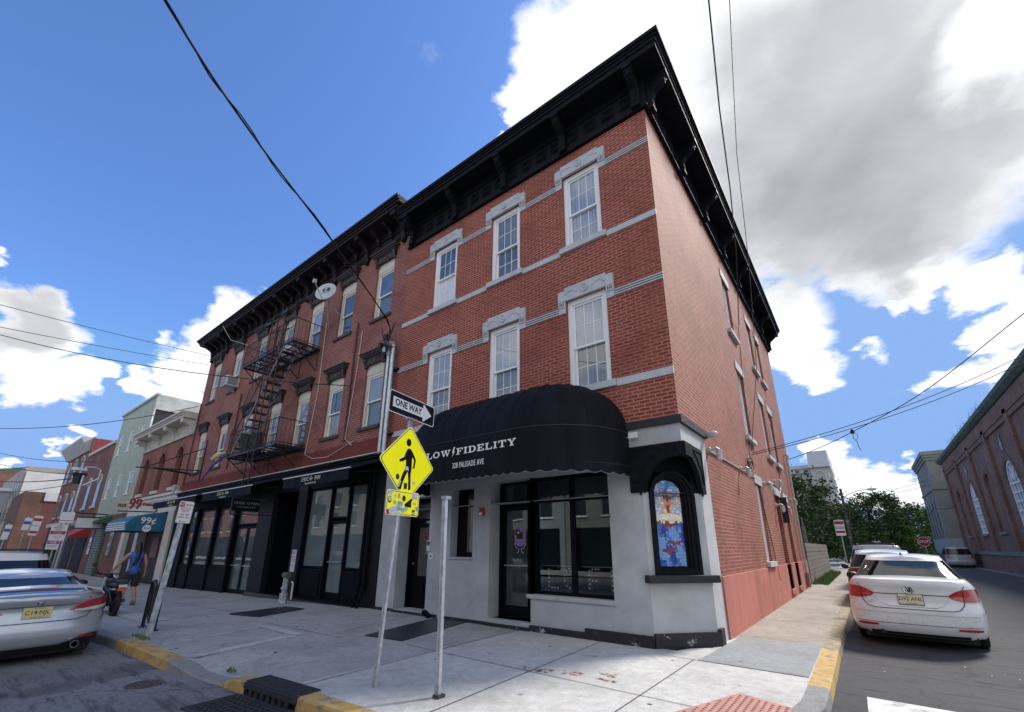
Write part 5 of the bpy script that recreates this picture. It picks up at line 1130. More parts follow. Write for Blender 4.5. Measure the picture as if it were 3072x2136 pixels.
# loose cables on the brick front
for q, (pts, lb) in enumerate((([(-12.2, -.03, 9.3), (-12.1, -.03, 6.6), (-12.35, -.03, 4.4), (-11.8, -.03, 4.2), (-10.9, -.03, 4.15), (-9.4, -.03, 4.5)], 'white cable running down the brick from the satellite dish'), ([(-9.75, -.03, 8.2), (-9.8, -.03, 6.9), (-10.0, -.03, 4.6), (-9.6, -.03, 4.35)], 'pale cable between the first two window columns'), ([(-20.9, -.75, 11.7), (-20.6, -.4, 11.0), (-19.6, -.05, 10.6), (-19.2, -.05, 10.4)], 'white cable hanging from the cornice above the air conditioner'))):
    a = MB(); a.tube([Vector(p) for p in pts], .012, 5); tag(a.build('facade_cable', mat('cable_white', (.55, .55, .54), .6, 0)), lb, 'cable')
for q, (x, z0, z1) in enumerate(((-10.05, 4.5, 8.6), (-18.9, 4.6, 8.0), (-24.0, 4.3, 8.5))):
    a = MB(); a.cyl((x, -.05, z0), (x, -.05, z1), .03, 8); tag(a.build('vent_pipe', mat('pipe_maroon', (.10, .035, .035), .6, .2)), ['maroon pipe on the brick between the two nearest window columns', 'maroon pipe on the brick under the air conditioner', 'maroon pipe at the far edge of the brick front'][q], 'pipe')
# ------------------------------------------------------------------ 99 cent store building
D99 = thing('store_building', 'two storey red brick building with cream bracketed cornice and three arched windows', 'building', (-28.6, 5, -.4))
CRMC = mat('cream_cornice', (.56, .53, .47), .7, .15, 5, bump=.2); CX0, CX1 = -33.0, -24.25
WC = [-25.65, -28.6, -31.55]
g = MB(F0); wall(g, CX0, CX1, 3.9, 7.0, [(c-.48, c+.48, 4.35, 6.45) for c in WC], .3)
for c in WC:   # arched heads: fill the corners of each opening
    n = 8
    for s in (-1, 1):
        pts = [(c+s*.48, 6.45), (c+s*.48, 5.97)]+[(c+s*.48*math.cos(a_), 5.97+.48*math.sin(a_)) for a_ in lin(.0, math.pi/2, n)][1:]
        g.prism(pts, -.001, .12, 'xz')
    arcp = lambda rad, a_: (c+rad*math.cos(a_), 5.97+rad*math.sin(a_))
    for i in range(12): a0, a1 = math.pi*i/12, math.pi*(i+1)/12; g.prism([arcp(.52, a0), arcp(.52, a1), arcp(.66, a1), arcp(.66, a0)], -.04, -.001)
g.quad((CX1, 0, 3.9), (CX1, 12, 3.9), (CX1, 12, 8), (CX1, 0, 8)); g.quad((CX0, 0, 3.9), (CX0, 12, 3.9), (CX0, 12, 8), (CX0, 0, 8)); g.quad((CX0, 12, -.6), (CX1, 12, -.6), (CX1, 12, 8), (CX0, 12, 8)); g.quad((CX0, 0, 7.9), (CX0, 12, 7.9), (CX1, 12, 7.9), (CX1, 0, 7.9)); g.build('brick_wall', BRC, D99)
for c in WC:
    T = frame_front(c, 4.35); a = MB(T); a.box(-.46, .2, 0, -.38, .26, 2.08); a.box(.38, .2, 0, .46, .26, 2.08); a.box(-.38, .2, 1.0, .38, .26, 1.07); f = a.build('window', IRON, D99); a = MB(T); a.box(-.38, .23, 0, .38, .24, 2.08); a.build('pane', P_DK, f); a = MB(T); a.box(-.6, -.10, -.16, .6, .1, 0); a.build('sill', CRMC, f)
g = MB(F0); g.box(CX0-.05, -.05, 6.95, CX1, .02, 7.72); g.box(CX0-.05, -.09, 6.95, CX1, -.0505, 7.03)
for i in range(4): z = 7.12+i*.11; g.box(CX0+.3, -.07, z, CX1-.3, -.0505, z+.045)
g.box(CX0-.1, -.62, 7.72, CX1, .02, 7.78)
for dd, a_, b_ in ((.62, 7.78, 7.86), (.67, 7.86, 7.95), (.74, 7.95, 8.06)): g.box(CX0-.1, -dd, a_, CX1, .1, b_)
cc = g.build('cornice', CRMC, D99, bevel=.01)
for x in (-32.7, -30.0, -27.3, -24.55): a = MB(frame_front(x, 7.0)); a.prism([(-.05, 0), (-.12, .02), (-.14, .2), (-.22, .36), (-.42, .46), (-.58, .5), (-.6, .71), (-.05, .71)], -.2, .2, 'yz'); a.build('bracket', CRMC, cc, bevel=.02)
g = MB(F0); g.box(CX0, -.12, 3.72, CX1+.1, .02, 3.92); g.box(CX0, -.2, 3.92, CX1+.1, .02, 4.05); g.box(CX0, -.05, 3.1, CX1, .02, 3.72)
for a_, b_ in ((-33.0, -32.3), (-30.1, -29.5), (-25.2, -24.3)): g.box(a_, -.06, -.7, b_, .3, 3.1)
g.build('shopfront_surround', mat('cream_paint', (.62, .60, .53), .6, .1, 3), D99)
g = MB(F0); g.box(-32.3, .15, -.6, -30.1, .2, 3.1); g.box(-29.5, .3, -.6, -25.2, .35, 3.1); g.build('shop_interior', mat('shop_dark', (.015, .014, .016), .5, .3, 2), D99)
g = MB(F0); 
for (x0, x1, z0, z1, m_) in ((-26.6, -25.5, 1.3, 2.0, 0), (-27.9, -26.9, .9, 1.9, 1), (-26.5, -25.6, .2, 1.1, 1)): g.box(x0, .25, z0, x1, .299, z1, m_)
g.build('goods', [mat('goods_red', (.42, .03, .05), .5, .5, 8), mat('goods_mixed', (.28, .16, .14), .6, .7, 9)], D99)
r = thing('shop_awning', 'teal store awning with 99 cents and white lines of lettering', 'awning', (-28.4, -.7, 2.1))
TEAL = mat('teal_canvas', (.018, .14, .25), .6, .15, 2); ax0, ax1, dp = -29.4, -25.4, 1.5
arc = [(-dp, 2.14), (-dp, 2.42)]+[(-dp*math.cos(a_), 2.42+.62*math.sin(a_)) for a_ in lin(0, math.pi/2, 9)][1:]
a = MB(); a.grid(lambda u, v: (u, arc[int(v)][0], arc[int(v)][1]), [ax0, (ax0+ax1)/2, ax1], range(len(arc))); a.add([(ax1, y, z) for y, z in arc]+[(ax1, 0, 2.14)], [tuple(range(len(arc)+1))]); a.add([(ax0, y, z) for y, z in arc]+[(ax0, 0, 2.14)], [tuple(range(len(arc)+1))]); a.build('canopy', TEAL, r)
M_ = lambda y, z: Matrix.Translation((ax1+.006, y, z)) @ Matrix.Rotation(R_(90), 4, 'Z') @ Matrix.Rotation(R_(90), 4, 'X')
a = MB(); a.text('99¢', .42, M_(-.72, 2.62), 0, .002, bold=.006); a.lathe([(0, ax1+.004), (.17, ax1+.004), (.17, ax1+.006)], (0, -.72, 2.27), 'x', 16); a.text('334', .17, M_(-.72, 2.27) @ Matrix.Translation((0, 0, .003)), 1, .002)
rr = random.Random(2)
for j, (y, z) in enumerate(((-1.49, 2.50), (-1.512, 2.38), (-1.512, 2.28), (-1.512, 2.19))):
    x = ax0+.3
    while x < ax1-.35: w_ = rr.uniform(.15, .42); a.box(x, y-.012, z, x+w_, y+.01, z+.05); x += w_+.07
a.build('lettering', [LTR, mat('ink_teal', (.02, .06, .09), .5, 0)], r, flip=False)
r = thing('store_sign', 'red cut out 99 sign standing over the teal awning', 'sign', (-27.5, -.9, 3.2)); a = MB()
M_ = lambda x, z: Matrix.Translation((x, -.95, z)) @ Matrix.Rotation(R_(62), 4, 'Z') @ Matrix.Rotation(R_(90), 4, 'X')
a.text('99', .70, M_(-27.4, 3.50), 0, .05, bold=.02, sx=.75); a.text('PLUS', .22, M_(-27.4, 3.42) @ Matrix.Translation((-.52, 0, 0)), 0, .04, sx=.7, bold=.008); a.text('Power', .24, M_(-27.4, 3.50) @ Matrix.Translation((.55, 0, 0)), 0, .04, sx=.75, bold=.008); a.build('letters', mat('sign_red', (.30, .02, .025), .5, .1), r)
a = MB(); a.tube([(-27.8, -1.5, 3.15), (-27.2, -.1, 3.15)], .03, 5); a.tube([(-27.2, -.1, 3.15), (-27.2, 0, 3.7)], .03, 5); a.build('sign_frame', IRON, r)
tag((lambda a: (a.box(-24.75, -.25, 3.95, -24.45, -.02, 4.35), a.build('utility_box', FX))[1])(MB()), 'grey electric box on the wall left of the bakery fascia', 'box')
# ------------------------------------------------------------------ green sided house
H = thing('siding_house', 'tall pale green house with horizontal siding and a blank dark side wall', 'house', (-37.2, 5, -.4)); GS = siding('green_siding', (.40, .47, .37), .14)
hw = [(c, 4.62, 6.12) for c in (-34.85, -37.6, -40.35)]+[(c, 7.75, 9.25) for c in (-34.85, -37.6, -40.35)]
g = MB(F0); wall(g, -41.6, -33.0, 3.4, 10.9, [(c-.5, c+.5, a_, b_) for c, a_, b_ in hw], .12); g.build('siding_wall', GS, H)
for c, a_, b_ in hw: sash_window(H, frame_front(c, a_), 1.0, b_-a_, (WHT, WHT, P_LT, P_DK), d0=.02, casing=.08, deep=.1, sill=(.06, .05, .06, WHT))
g = MB(); g.quad((-33.0, 0, 3.4), (-33.0, 12, 3.4), (-33.0, 12, 10.2), (-33.0, 0, 10.2)); g.quad((-41.6, 0, -.6), (-41.6, 12, -.6), (-41.6, 12, 10.9), (-41.6, 0, 10.9)); g.quad((-41.6, 12, -.6), (-33, 12, -.6), (-33, 12, 10.9), (-41.6, 12, 10.9)); g.build('side_wall', siding('tar_paper', (.022, .024, .028), .3), H)
g = MB(); g.box(-33.03, -.06, 9.95, -32.95, 12, 10.95); g.box(-41.65, -.12, 10.90, -32.9, .05, 11.05); g.box(-41.6, .051, 10.9, -33.04, 12, 11.0); g.build('parapet', mat('parapet_pale', (.45, .48, .47), .6, .25, 1.5), H)
g = MB(); g.box(-33.05, -.08, 7.5, -32.93, .0, 9.95); g.build('corner_trim', mat('trim_patchy', (.60, .62, .60), .6, .4, 5), H)
g = MB(F0); g.box(-41.6, -.02, -.7, -33.0, .1, 3.4); g.build('ground_floor', BRE, H)
GPT = mat('green_paint', (.05, .11, .055), .6, .2, 4)
g = MB(F0); g.box(-39.6, -.10, -.6, -37.2, -.0205, 3.35); 
f = g.build('shutter_frame', GPT, H); g = MB(F0); 
for i in range(22): z = -.4+i*.155; g.box(-39.3, -.17, z, -37.5, -.1005, z+.10)
g.build('roller_shutter', mat('shutter_grey', (.22, .24, .24), .5, .15, 3), f)
for c in (-35.2, -40.7): g = MB(F0); g.box(c-.5, -.06, .8, c+.5, -.0205, 2.6); f = g.build('window', GPT, H); g = MB(F0); g.box(c-.36, -.07, .9, c+.36, -.0605, 2.5); g.build('pane', P_LT, f)
g = MB(F0); g.prism([(-.02, 3.35), (-.7, 3.0), (-.7, 2.85), (-.02, 2.85)], -41.0, -36.6, 'yz'); g.build('hood', GPT, H)
r = thing('light_box_sign', 'blank white light box sign sticking out over the pavement', 'sign', (-38.0, -.8, 2.5)); g = MB(); g.box(-38.15, -1.42, 2.56, -37.9, -.18, 3.2); g.build('face', mat('light_box_white', (.72, .74, .74), .5, .08), r); g = MB(); g.box(-38.2, -1.46, 3.2, -37.85, -.14, 3.25); g.box(-38.2, -1.46, 2.51, -37.85, -.14, 2.56); g.tube([(-38.0, -2.0, 3.5), (-38.0, 0, 3.45)], .035, 5); g.tube([(-38, -.7, 3.25), (-38, -.7, 3.5)], .02, 5); g.build('sign_frame', IRON, r)
# ------------------------------------------------------------------ brown brick houses beyond
def arched(parent, T, w_, h_, deep=.25):
    a = MB(T); pts = [(w_/2, 0)]+[(w_/2*math.cos(q), h_-w_/2+w_/2*math.sin(q)) for q in lin(0, math.pi, 9)]+[(-w_/2, 0)]
    a.prism(pts, -.015, .02, 'xz'); f = a.build('window', P_DK, parent)
    a = MB(T); n = 10
    for i in range(n): a0, a1 = math.pi*i/n, math.pi*(i+1)/n; P = lambda rad, q: (rad*math.cos(q), h_-w_/2+rad*math.sin(q)); a.prism([P(w_/2, a0), P(w_/2, a1), P(w_/2+.14, a1), P(w_/2+.14, a0)], -.08, .02)
    a.box(-w_/2-.15, -.09, -.15, w_/2+.15, .02, 0); a.build('surround', CRMC, f); return f
E1 = thing('brown_house', 'low brown brick house with two arched windows behind the bracket street lamp', 'house', (-46, 5, -.4))
g = MB(F0); g.box(-50.5, 0, -.7, -41.7, 10, 8.9); g.build('brick_wall', BRE, E1); g = MB(F0); g.box(-50.6, -.12, 8.9, -41.7, .2, 9.12); g.build('coping', CRMC, E1)
for c in (-43.6, -47.0): arched(E1, frame_front(c, 4.3), 1.0, 2.3)
g = MB(F0); g.box(-50.4, -.1, 3.0, -41.8, -.001, 3.4); g.build('shop_fascia', mat('fascia_beige', (.32, .24, .20), .6, .3, 4), E1)
g = MB(F0); g.box(-49.8, -.03, -.5, -47.0, -.001, 2.6); g.box(-46.0, -.03, -.5, -42.6, -.001, 2.6); g.build('shop_window', SF, E1)
r = thing('shop_awning', 'small red awning with a pale corner on the brown house', 'awning', (-44.5, -.5, 2.0)); a = MB(); a.add([(-46.2, 0, 2.85), (-42.2, 0, 2.85), (-42.2, -1.0, 2.15), (-46.2, -1.0, 2.15), (-46.2, -1.0, 2.0), (-42.2, -1.0, 2.0), (-42.2, 0, 2.0)], [(0, 1, 2, 3), (3, 2, 5, 4), (1, 6, 5, 2)]); a.build('canopy', mat('awning_red', (.40, .03, .04), .6, .1), r)
E2 = thing('brown_house', 'taller brown brick house with a pale grey slanted cornice and arched windows', 'house', (-56, 5, -.4))
g = MB(F0); g.box(-61.2, 0, -.7, -50.7, 10, 10.4); g.build('brick_wall', BRE, E2)
g = MB(F0); g.prism([(-.02, 9.55), (-.12, 9.55), (-.75, 10.55), (-.75, 10.75), (-.02, 10.75)], -61.4, -51.4, 'yz'); g.build('cornice', mat('cornice_grey', (.42, .44, .45), .6, .1), E2)
g = MB(F0); g.box(-51.38, -.05, 9.4, -50.65, .0, 10.7); g.box(-50.71, .001, 8.9, -50.66, 9, 10.6, 1); g.build('side_parapet', [BRE, mat('red_shingle', (.22, .04, .05), .8, .2, 5)], E2)
for c in (-53.0, -56.3, -59.4): arched(E2, frame_front(c, 7.3), 1.0, 1.9); arched(E2, frame_front(c, 4.0), 1.0, 2.0)
g = MB(F0); g.box(-61.0, -.2, 3.1, -51, -.001, 3.4); g.box(-60.5, -.03, -.5, -51.5, -.0, 3.1, 1); g.build('shopfront', [CRMC, SF], E2)
G1_ = thing('brick_house', 'plain dark brick side wall standing in front of the white sided building', 'house', (-76, 4, -.4)); g = MB(); g.box(-81.5, -1.65, -.8, -70, -.05, 7.15); g.box(-81.5, -.049, -.8, -70, 8, 6.45, 1); g.build('brick_wall', [brick('brick_old', (.11, .052, .038), (.16, .078, .056), (.19, .13, .10), stain=(.4, .3)), brick('brick_dark_red', (.12, .03, .03), (.16, .05, .045), (.2, .1, .09))], G1_)
g = MB(); g.box(-70.0, -.04, 6.2, -69.9, 6, 7.2); g.build('siding_patch', siding('white_siding', (.60, .62, .62), .2), G1_)
G2_ = thing('white_sided_building', 'tall pale building with white siding on its side wall and small windows in front', 'building', (-95, 6, -.4)); g = MB(); g.box(-82.2, -1.15, -.8, -82, 14, 10.6); g.build('siding_wall', siding('white_siding', (.60, .62, .62), .2), G2_)
g = MB(); g.box(-110, -1.3, -.8, -82.21, 13, 11.3); 
g.build('front_wall', mat('stone_beige', (.33, .30, .27), .8, .15, 1), G2_)
g = MB(); 
for i in range(9):
    for z in (4.5, 7.6): 
        x = -84.5-i*2.8; a = MB(); a.box(x-.6, -1.34, z, x+.6, -1.301, z+1.7); a.build('window', P_DK, G2_)
g = MB(); g.cyl((-95, 4, 11.3), (-95, 4, 13.5), .35, 10); g.box(-97, 2, 11.3, -93, 6, 12.1); g.build('roof_vent', FX, G2_)
G3_ = thing('old_brick_house', 'distant dark brick house with a green gable at the left edge', 'house', (-118, 4, -.4)); g = MB(); g.box(-124, -2.4, -.8, -111, 10, 13.4); g.build('brick_wall', BRE, G3_); g = MB(); g.prism([(-3.0, 12.6), (-3.0, 13.8), (2, 14.9), (2, 12.6)], -125, -113, 'yz'); g.build('gable', GPT, G3_)
G4_ = thing('grey_house', 'distant pale grey house with white cornice at the left edge', 'house', (-100, -3, -.4)); g = MB(); g.box(-110, -3.2, -.8, -92, -1.32, 8.7); g.build('wall', mat('house_grey', (.36, .38, .40), .7, .1), G4_); g = MB(); g.box(-110.2, -3.7, 8.7, -91.8, -1.1, 9.1); g.build('cornice', WHT, G4_)
for i in range(4): a = MB(); a.box(-91.999, -3.0+i*.42, 4.2, -91.95, -2.8+i*.42, 5.8); a.build('window', P_DK, G4_)

# ------------------------------------------------------------------ church across the side street
CH = thing('church', 'long brown brick church wall with tall arched windows and green copper eave', 'church', (14, 35, -.13))
W0 = frame_west(0, 0, 10.0)          # local u = -y
cw_ = [(33.9+6.0-6.0, 'w')]
bays = [(19.9, 'w'), (26.3, 'b'), (32.9, 'w'), (39.3, 'b'), (45.9, 'w'), (52.4, 'b')]
g = MB(W0); wall(g, -56.5, -10, -.6, 9.9, [(-c-(1.25 if k_ == 'w' else 1.0), -c+(1.25 if k_ == 'w' else 1.0), 2.6, 6.75) for c, k_ in bays], .14, back=False)
for c, k_ in bays:
    hw = 1.25 if k_ == 'w' else 1.0; zs = 6.75-hw*1.0
    for s in (-1, 1): g.prism([(-c+s*hw, 6.75), (-c+s*hw, zs)]+[(-c+s*hw*math.cos(a_), zs+hw*math.sin(a_)) for a_ in lin(0, math.pi/2, 9)][1:], -.001, .12, 'xz')
    for rad, dd in ((hw+.02, -.05), (hw+.2, -.07)):
        for i in range(14): a0, a1 = math.pi*i/14, math.pi*(i+1)/14; P = lambda q, a_: (-c+q*math.cos(a_), zs+q*math.sin(a_)); g.prism([P(rad, a0), P(rad, a1), P(rad+.16, a1), P(rad+.16, a0)], dd, -.001, 'xz')
    if k_ == 'b': g.quad((-c-hw, .13, 2.6), (-c+hw, .13, 2.6), (-c+hw, .13, 6.75), (-c-hw, .13, 6.75))
g.quad((-56.5, 0, -.6), (-56.5, 8, -.6), (-56.5, 8, 9.9), (-56.5, 0, 9.9)); g.build('brick_wall', BRCH, CH)
for c in (16.7, 23.1, 29.6, 36.1, 42.6, 49.2, 56.1): g = MB(W0); g.box(-c-.35, -.16, 1.23, -c+.35, -.001, 9.3); g.build('pilaster', BRCH, CH)
g = MB(W0); g.box(-56.5, -.16, 9.05, -10, -.001, 9.9)
for i in range(7): 
    c = (16.7, 23.1, 29.6, 36.1, 42.6, 49.2, 56.1)[i]
    if i < 6: d_ = (16.7, 23.1, 29.6, 36.1, 42.6, 49.2, 56.1)[i+1]; g.box(-d_+.35, -.11, 8.75, -c-.35, -.001, 9.05)
g.build('corbel_band', BRCH, CH)
STG = mat('sooty_stone', (.20, .20, .17), .8, .3, 3)
g = MB(W0); g.box(-56.6, -.22, -.6, -10, -.001, 1.0); g.build('base_wall', BRCH, CH); g = MB(W0); g.box(-56.6, -.28, 1.0, -10, -.001, 1.25); g.build('water_table', STG, CH)
COP = mat('copper_green', (.085, .125, .105), .7, .35, 2.5)
g = MB(W0); g.prism([(.0, 9.9), (-.25, 9.95), (-.45, 10.15), (-.5, 10.35), (.0, 10.4), (7, 11.2), (7, 9.9)], -56.9, -10, 'yz'); g.build('eave', COP, CH)
LW = mat('window_pale', (.46, .52, .53), .5, .25, 2)
for c, k_ in bays:
    if k_ == 'b': g = MB(W0); g.box(-c-1.15, -.14, 2.42, -c+1.15, .2, 2.6); g.build('sill', STG, CH); continue
    T = W0 @ Matrix.Translation((-c, 0, 2.6)); hw = 1.25; zt = 4.15; zs = zt-hw
    a = MB(T); pts = [(hw, 0)]+[(hw*math.cos(q), zs+hw*math.sin(q)) for q in lin(0, math.pi, 15)]+[(-hw, 0)]; 
    arch_frame(a, (-hw, hw, zs, zt), (-hw+.16, hw-.16, zs, zt-.16), .03, .13, 0, .12)
    for u in (-.62, 0, .62): a.box(u-.06, .05, .12, u+.06, .12, zs+(.6 if u == 0 else .5))
    for i in range(1, 6): z = i*.55; a.box(-hw+.13, .04, z-.05, hw-.13, .125, z+.05) 
    for q in (35, 62, 90, 118, 145): a.tube([(0, .08, zs), ((hw-.1)*math.cos(R_(q)), .08, zs+(hw-.1)*math.sin(R_(q)))], .045, 5)
    f = a.build('window', WHT, CH); a = MB(T); a.prism(pts, .131, .139, 'xz'); a.build('pane', pane('church_pane', col=(.10, .13, .14)), f)
    a = MB(T); a.box(-hw-.15, -.14, -.18, hw+.15, .2, 0); a.build('sill', STG, f)
    a = MB(T @ Matrix.Translation((0, 0, 5.2))); a.prism([(-.32, 0), (0, -.55), (.32, 0), (0, .55)], -.03, .0, 'xz'); a.box(-.05, -.06, -.4, .05, -.031, .4, 1); a.box(-.25, -.06, -.05, .25, -.031, .05, 1); a.build('oculus', [DGR, LW], CH)
GRS = mat('weed_green', (.10, .17, .05), .8, .4, 9)
def tuft(name, cx, cy, cz, rx, ry, h_, n, label, cat='grass', r0=1, kind='stuff'):
    rr = random.Random(r0); a = MB()
    for i in range(n):
        x, y = cx+rr.uniform(-rx, rx), cy+rr.uniform(-ry, ry); an = rr.uniform(0, 6.28); w_ = rr.uniform(.008, .02); hh = h_*rr.uniform(.4, 1); lx, ly = rr.uniform(-.4, .4)*hh, rr.uniform(-.4, .4)*hh
        a.add([(x-w_*math.cos(an), y-w_*math.sin(an), cz), (x+w_*math.cos(an), y+w_*math.sin(an), cz), (x+lx, y+ly, cz+hh)], [(0, 1, 2)])
    o = a.build(name, GRS, flip=False); tag(o, label, cat, None, kind); return o
tuft('roof_weeds', 9.9, 41, 10.3, .3, 7, .9, 260, 'weeds growing along the copper eave of the church', r0=4)
tuft('grass_strip', .25, 22, 0, .3, 6, .22, 2600, 'green grass strip growing at the foot of the wooden fence', r0=5)
tuft('kerb_weeds', -7.75, -4.56, 0, .35, .05, .07, 70, 'small weeds in the crack behind the yellow kerb', r0=6)
tuft('kerb_weeds', -4.62, -4.35, -.07, .08, .04, .06, 26, 'small dry tuft in the dip of the kerb', r0=7)
# ------------------------------------------------------------------ grey stucco block behind the church
GB = thing('grey_building', 'plain grey rendered block with stepped cornice beyond the church', 'building', (13, 66, -.13)); GRY = mat('grey_render', (.24, .245, .225), .85, .2, .6, bump=.1)
g = MB(); g.box(9.1, 60, 2.5, 18, 72, 11.0); g.build('wall', GRY, GB)
g = MB(); g.box(9.0, 59.9, -.4, 18, 72.1, 2.5); g.build('base_wall', mat('grey_base', (.34, .38, .42), .7, .15), GB)
g = MB(); g.box(9.0, 59.9, 7.75, 18, 72.1, 8.0); 
for e, a_, b_ in ((.12, 11.0, 11.3), (.22, 11.3, 11.6), (.34, 11.6, 12.0)): g.box(9.1-e, 60-e, a_, 18, 72+e, b_)
g.build('cornice', GRY, GB)
for y in (62.0, 64.6, 67.2, 69.8): g = MB(); g.box(9.05, y-.28, 2.6, 9.099, y+.28, 6.6); g.build('recess_panel', mat('recess_dark', (.12, .12, .115), .9, .1), GB)
# ------------------------------------------------------------------ cream building behind the trees
KB = thing('cream_building', 'cream building with white cornice and blind arches rising behind the trees', 'building', (-8, 90, 0)); CRW = mat('cream_stucco', (.44, .42, .37), .8, .1); CW2 = mat('cornice_pale', (.50, .53, .56), .6, .1)
g = MB(); g.box(-20, 86, -.2, -3.2, 100, 14.2); g.box(-3.4, 84, -.2, -.9, 100, 14.8); g.build('wall', CRW, KB)
g = MB(); g.box(-20, 85.6, 14.2, -3.41, 100, 15.0); g.box(-20, 85.3, 15.0, -3.41, 100, 15.6); g.box(-3.6, 83.5, 14.8, -.5, 100, 15.7); g.box(-3.5, 83.7, 15.7, -.6, 100, 17.6); g.box(-3.5, 83.8, 11.2, -.6, 84, 11.5); g.build('cornice', CW2, KB)
for i in range(12): x = -4.2-i*1.3; a = MB(); a.box(x-.3, 85.5, 14.35, x+.3, 85.59, 14.75); a.build('vent_panel', DGR, KB)
a = MB(frame_front(-2.15, 11.6, 84)); arch_frame(a, (-.95, .95, 1.6, 2.7), (-.75, .75, 1.6, 2.5), -.15, 0, 0, .1); a.build('blind_arch', CW2, KB)
a = MB(frame_front(-2.15, 7.6, 84)); arch_frame(a, (-.95, .95, 2.3, 3.3), (-.75, .75, 2.3, 3.1), -.15, 0, 0, .1); a.build('blind_arch', CW2, KB)
for i in range(8): z = 4+i*1.3; a = MB(); a.box(-.89, 86, z, -.4, 99, z+.5); a.build('string_course', CW2, KB)
# ------------------------------------------------------------------ fence
FW = siding('fence_boards', (.17, .165, .15), .19, True, .25, .05)
r = thing('wooden_fence', 'weathered grey wooden board fence behind the brick corner building', 'fence', (0, 22, 0)); g = MB(); rr = random.Random(31)
for i in range(9): z = i*.187; e = rr.uniform(0, .02); g.box(-.05+e, 15.95, z, -.01+e, 28.8, z+.176)
g.box(-.09, 15.95, -.1, -.055, 28.8, 1.6); g.build('board_panel', mat('weathered_wood', (.16, .15, .135), .9, .35, 3, bump=.4), r)
for y in (19, 22, 25, 28.7): g = MB(); g.box(-.16, y-.05, -.05, -.061, y+.05, 1.72); g.build('post', FW, r)
g = MB(); g.box(-.42, 20.3, 0, -.28, 20.45, 2.55); g.box(-.38, 20.35, 2.55, -.32, 20.40, 3.0); tag(g.build('wooden_post', mat('post_grey', (.20, .18, .16), .8, .2)), 'single grey post standing up behind the wooden fence', 'post')
# ------------------------------------------------------------------ trees
def leafmat(name, a_, b_):
    m, N, L, B = base_mat(name); o = coords(N, L)
    c = ramp(N, L, noise(N, L, o, 1.1, 4, .7), [(.3, a_), (.7, b_)]); gi = N.new('ShaderNodeNewGeometry'); 
    c2 = mixc(N, L, 1, c, ramp(N, L, gi.outputs['Random Per Island'], [(0, (.55,)*3), (1, (1.5,)*3)]), 'MULTIPLY')
    L.new(c2, B.inputs['Base Color']); B.inputs['Roughness'].default_value = .8; B.inputs['Specular IOR Level'].default_value = .08
    B.inputs['Subsurface Weight'].default_value = 0; return m
LF = [leafmat('leaf_dark', (.028, .052, .022), (.065, .115, .04)), leafmat('leaf_mid', (.04, .085, .022), (.11, .19, .045))]
BRKM = mat('bark', (.09, .07, .055), .9, .3, 8)
def crown(seed, R3, ncl, nl, leaf, low=-.6):
    rr = random.Random(seed); a = MB()
    for i in range(ncl):
        while True:
            d_ = Vector((rr.gauss(0, 1), rr.gauss(0, 1), rr.gauss(0, 1))).normalized()
            if d_.z > low: break
        rad = rr.uniform(.45, 1.0)**.6; c = Vector((d_.x*R3[0]*rad, d_.y*R3[1]*rad, d_.z*R3[2]*rad)); cr = rr.uniform(.13, .27)*max(R3)
        for j in range(nl):
            p = c+Vector((rr.gauss(0, .5), rr.gauss(0, .5), rr.gauss(0, .42)))*cr; n_ = Vector((rr.gauss(0, 1), rr.gauss(0, 1), rr.gauss(0, 1)+.6)).normalized(); t_ = n_.orthogonal().normalized(); b_ = n_.cross(t_); s = leaf*rr.uniform(.6, 1.3)
            t_ = (t_*math.cos(j)+b_*math.sin(j)); b_ = n_.cross(t_)
            a.add([tuple(p-t_*s), tuple(p+b_*s*.5), tuple(p+t_*s), tuple(p-b_*s*.5)], [(0, 1, 2, 3)])
    return a
def tree(x, y, h_, R3, label, seed, m_, ncl=46, nl=75, leaf=.16, low=-.55, z0=0):
    r = thing('tree', label, 'tree', (x, y, z0), 'trees at the end of the side street'); a = crown(seed, R3, ncl, nl, leaf, low); a.v = [(p[0]+x, p[1]+y, p[2]+z0+h_-R3[2]) for p in a.v]; a.build('crown', m_, r, flip=False)
    b_ = MB(); b_.tube([(x, y, z0-.1), (x+.1, y, z0+(h_-R3[2])*.6), (x-.1, y+.1, z0+h_-R3[2]*.8)], [.22, .16, .09], 8)
    rr = random.Random(seed+50)
    for q in range(5): an = rr.uniform(0, 6.28); b_.tube([(x, y, z0+(h_-R3[2])*rr.uniform(.6, 1)), (x+R3[0]*.6*math.cos(an), y+R3[1]*.6*math.sin(an), z0+h_-R3[2]*.7)], [.08, .03], 6)
    b_.build('trunk', BRKM, r); return r
tree(-2.6, 24.5, 6.6, (3.0, 3.6, 2.9), 'dark leafy tree right behind the wooden fence', 1, LF[0], 60, 100, .13, -.8)
tree(-1.6, 37, 6.9, (3.2, 4.0, 3.2), 'dark tree behind the first one, below the cream building', 2, LF[0], 60, 100, .15, -.8)
tree(.2, 52, 6.2, (3.2, 4.0, 3.0), 'low dark tree beside the street lamp pole', 3, LF[0], 55, 90, .16, -.85)
tree(3.4, 78, 9.4, (4.6, 4.0, 4.6), 'tall dark round tree closing the end of the side street', 4, LF[0], 75, 110, .2, -.8)
tree(7.6, 82, 8.3, (3.6, 4.0, 4.2), 'lighter green tree next to the grey block', 5, LF[1], 60, 100, .2, -.8)
tree(5.6, 74, 4.6, (2.3, 2.3, 2.6), 'small bright green bushy tree in front of the tall dark trees', 6, LF[1], 45, 80, .16, -.9)
tree(-2.5, 66, 7.8, (4, 4, 4), 'dark tree far back between the lamp pole and the cream building', 8, LF[0], 55, 90, .2, -.8)
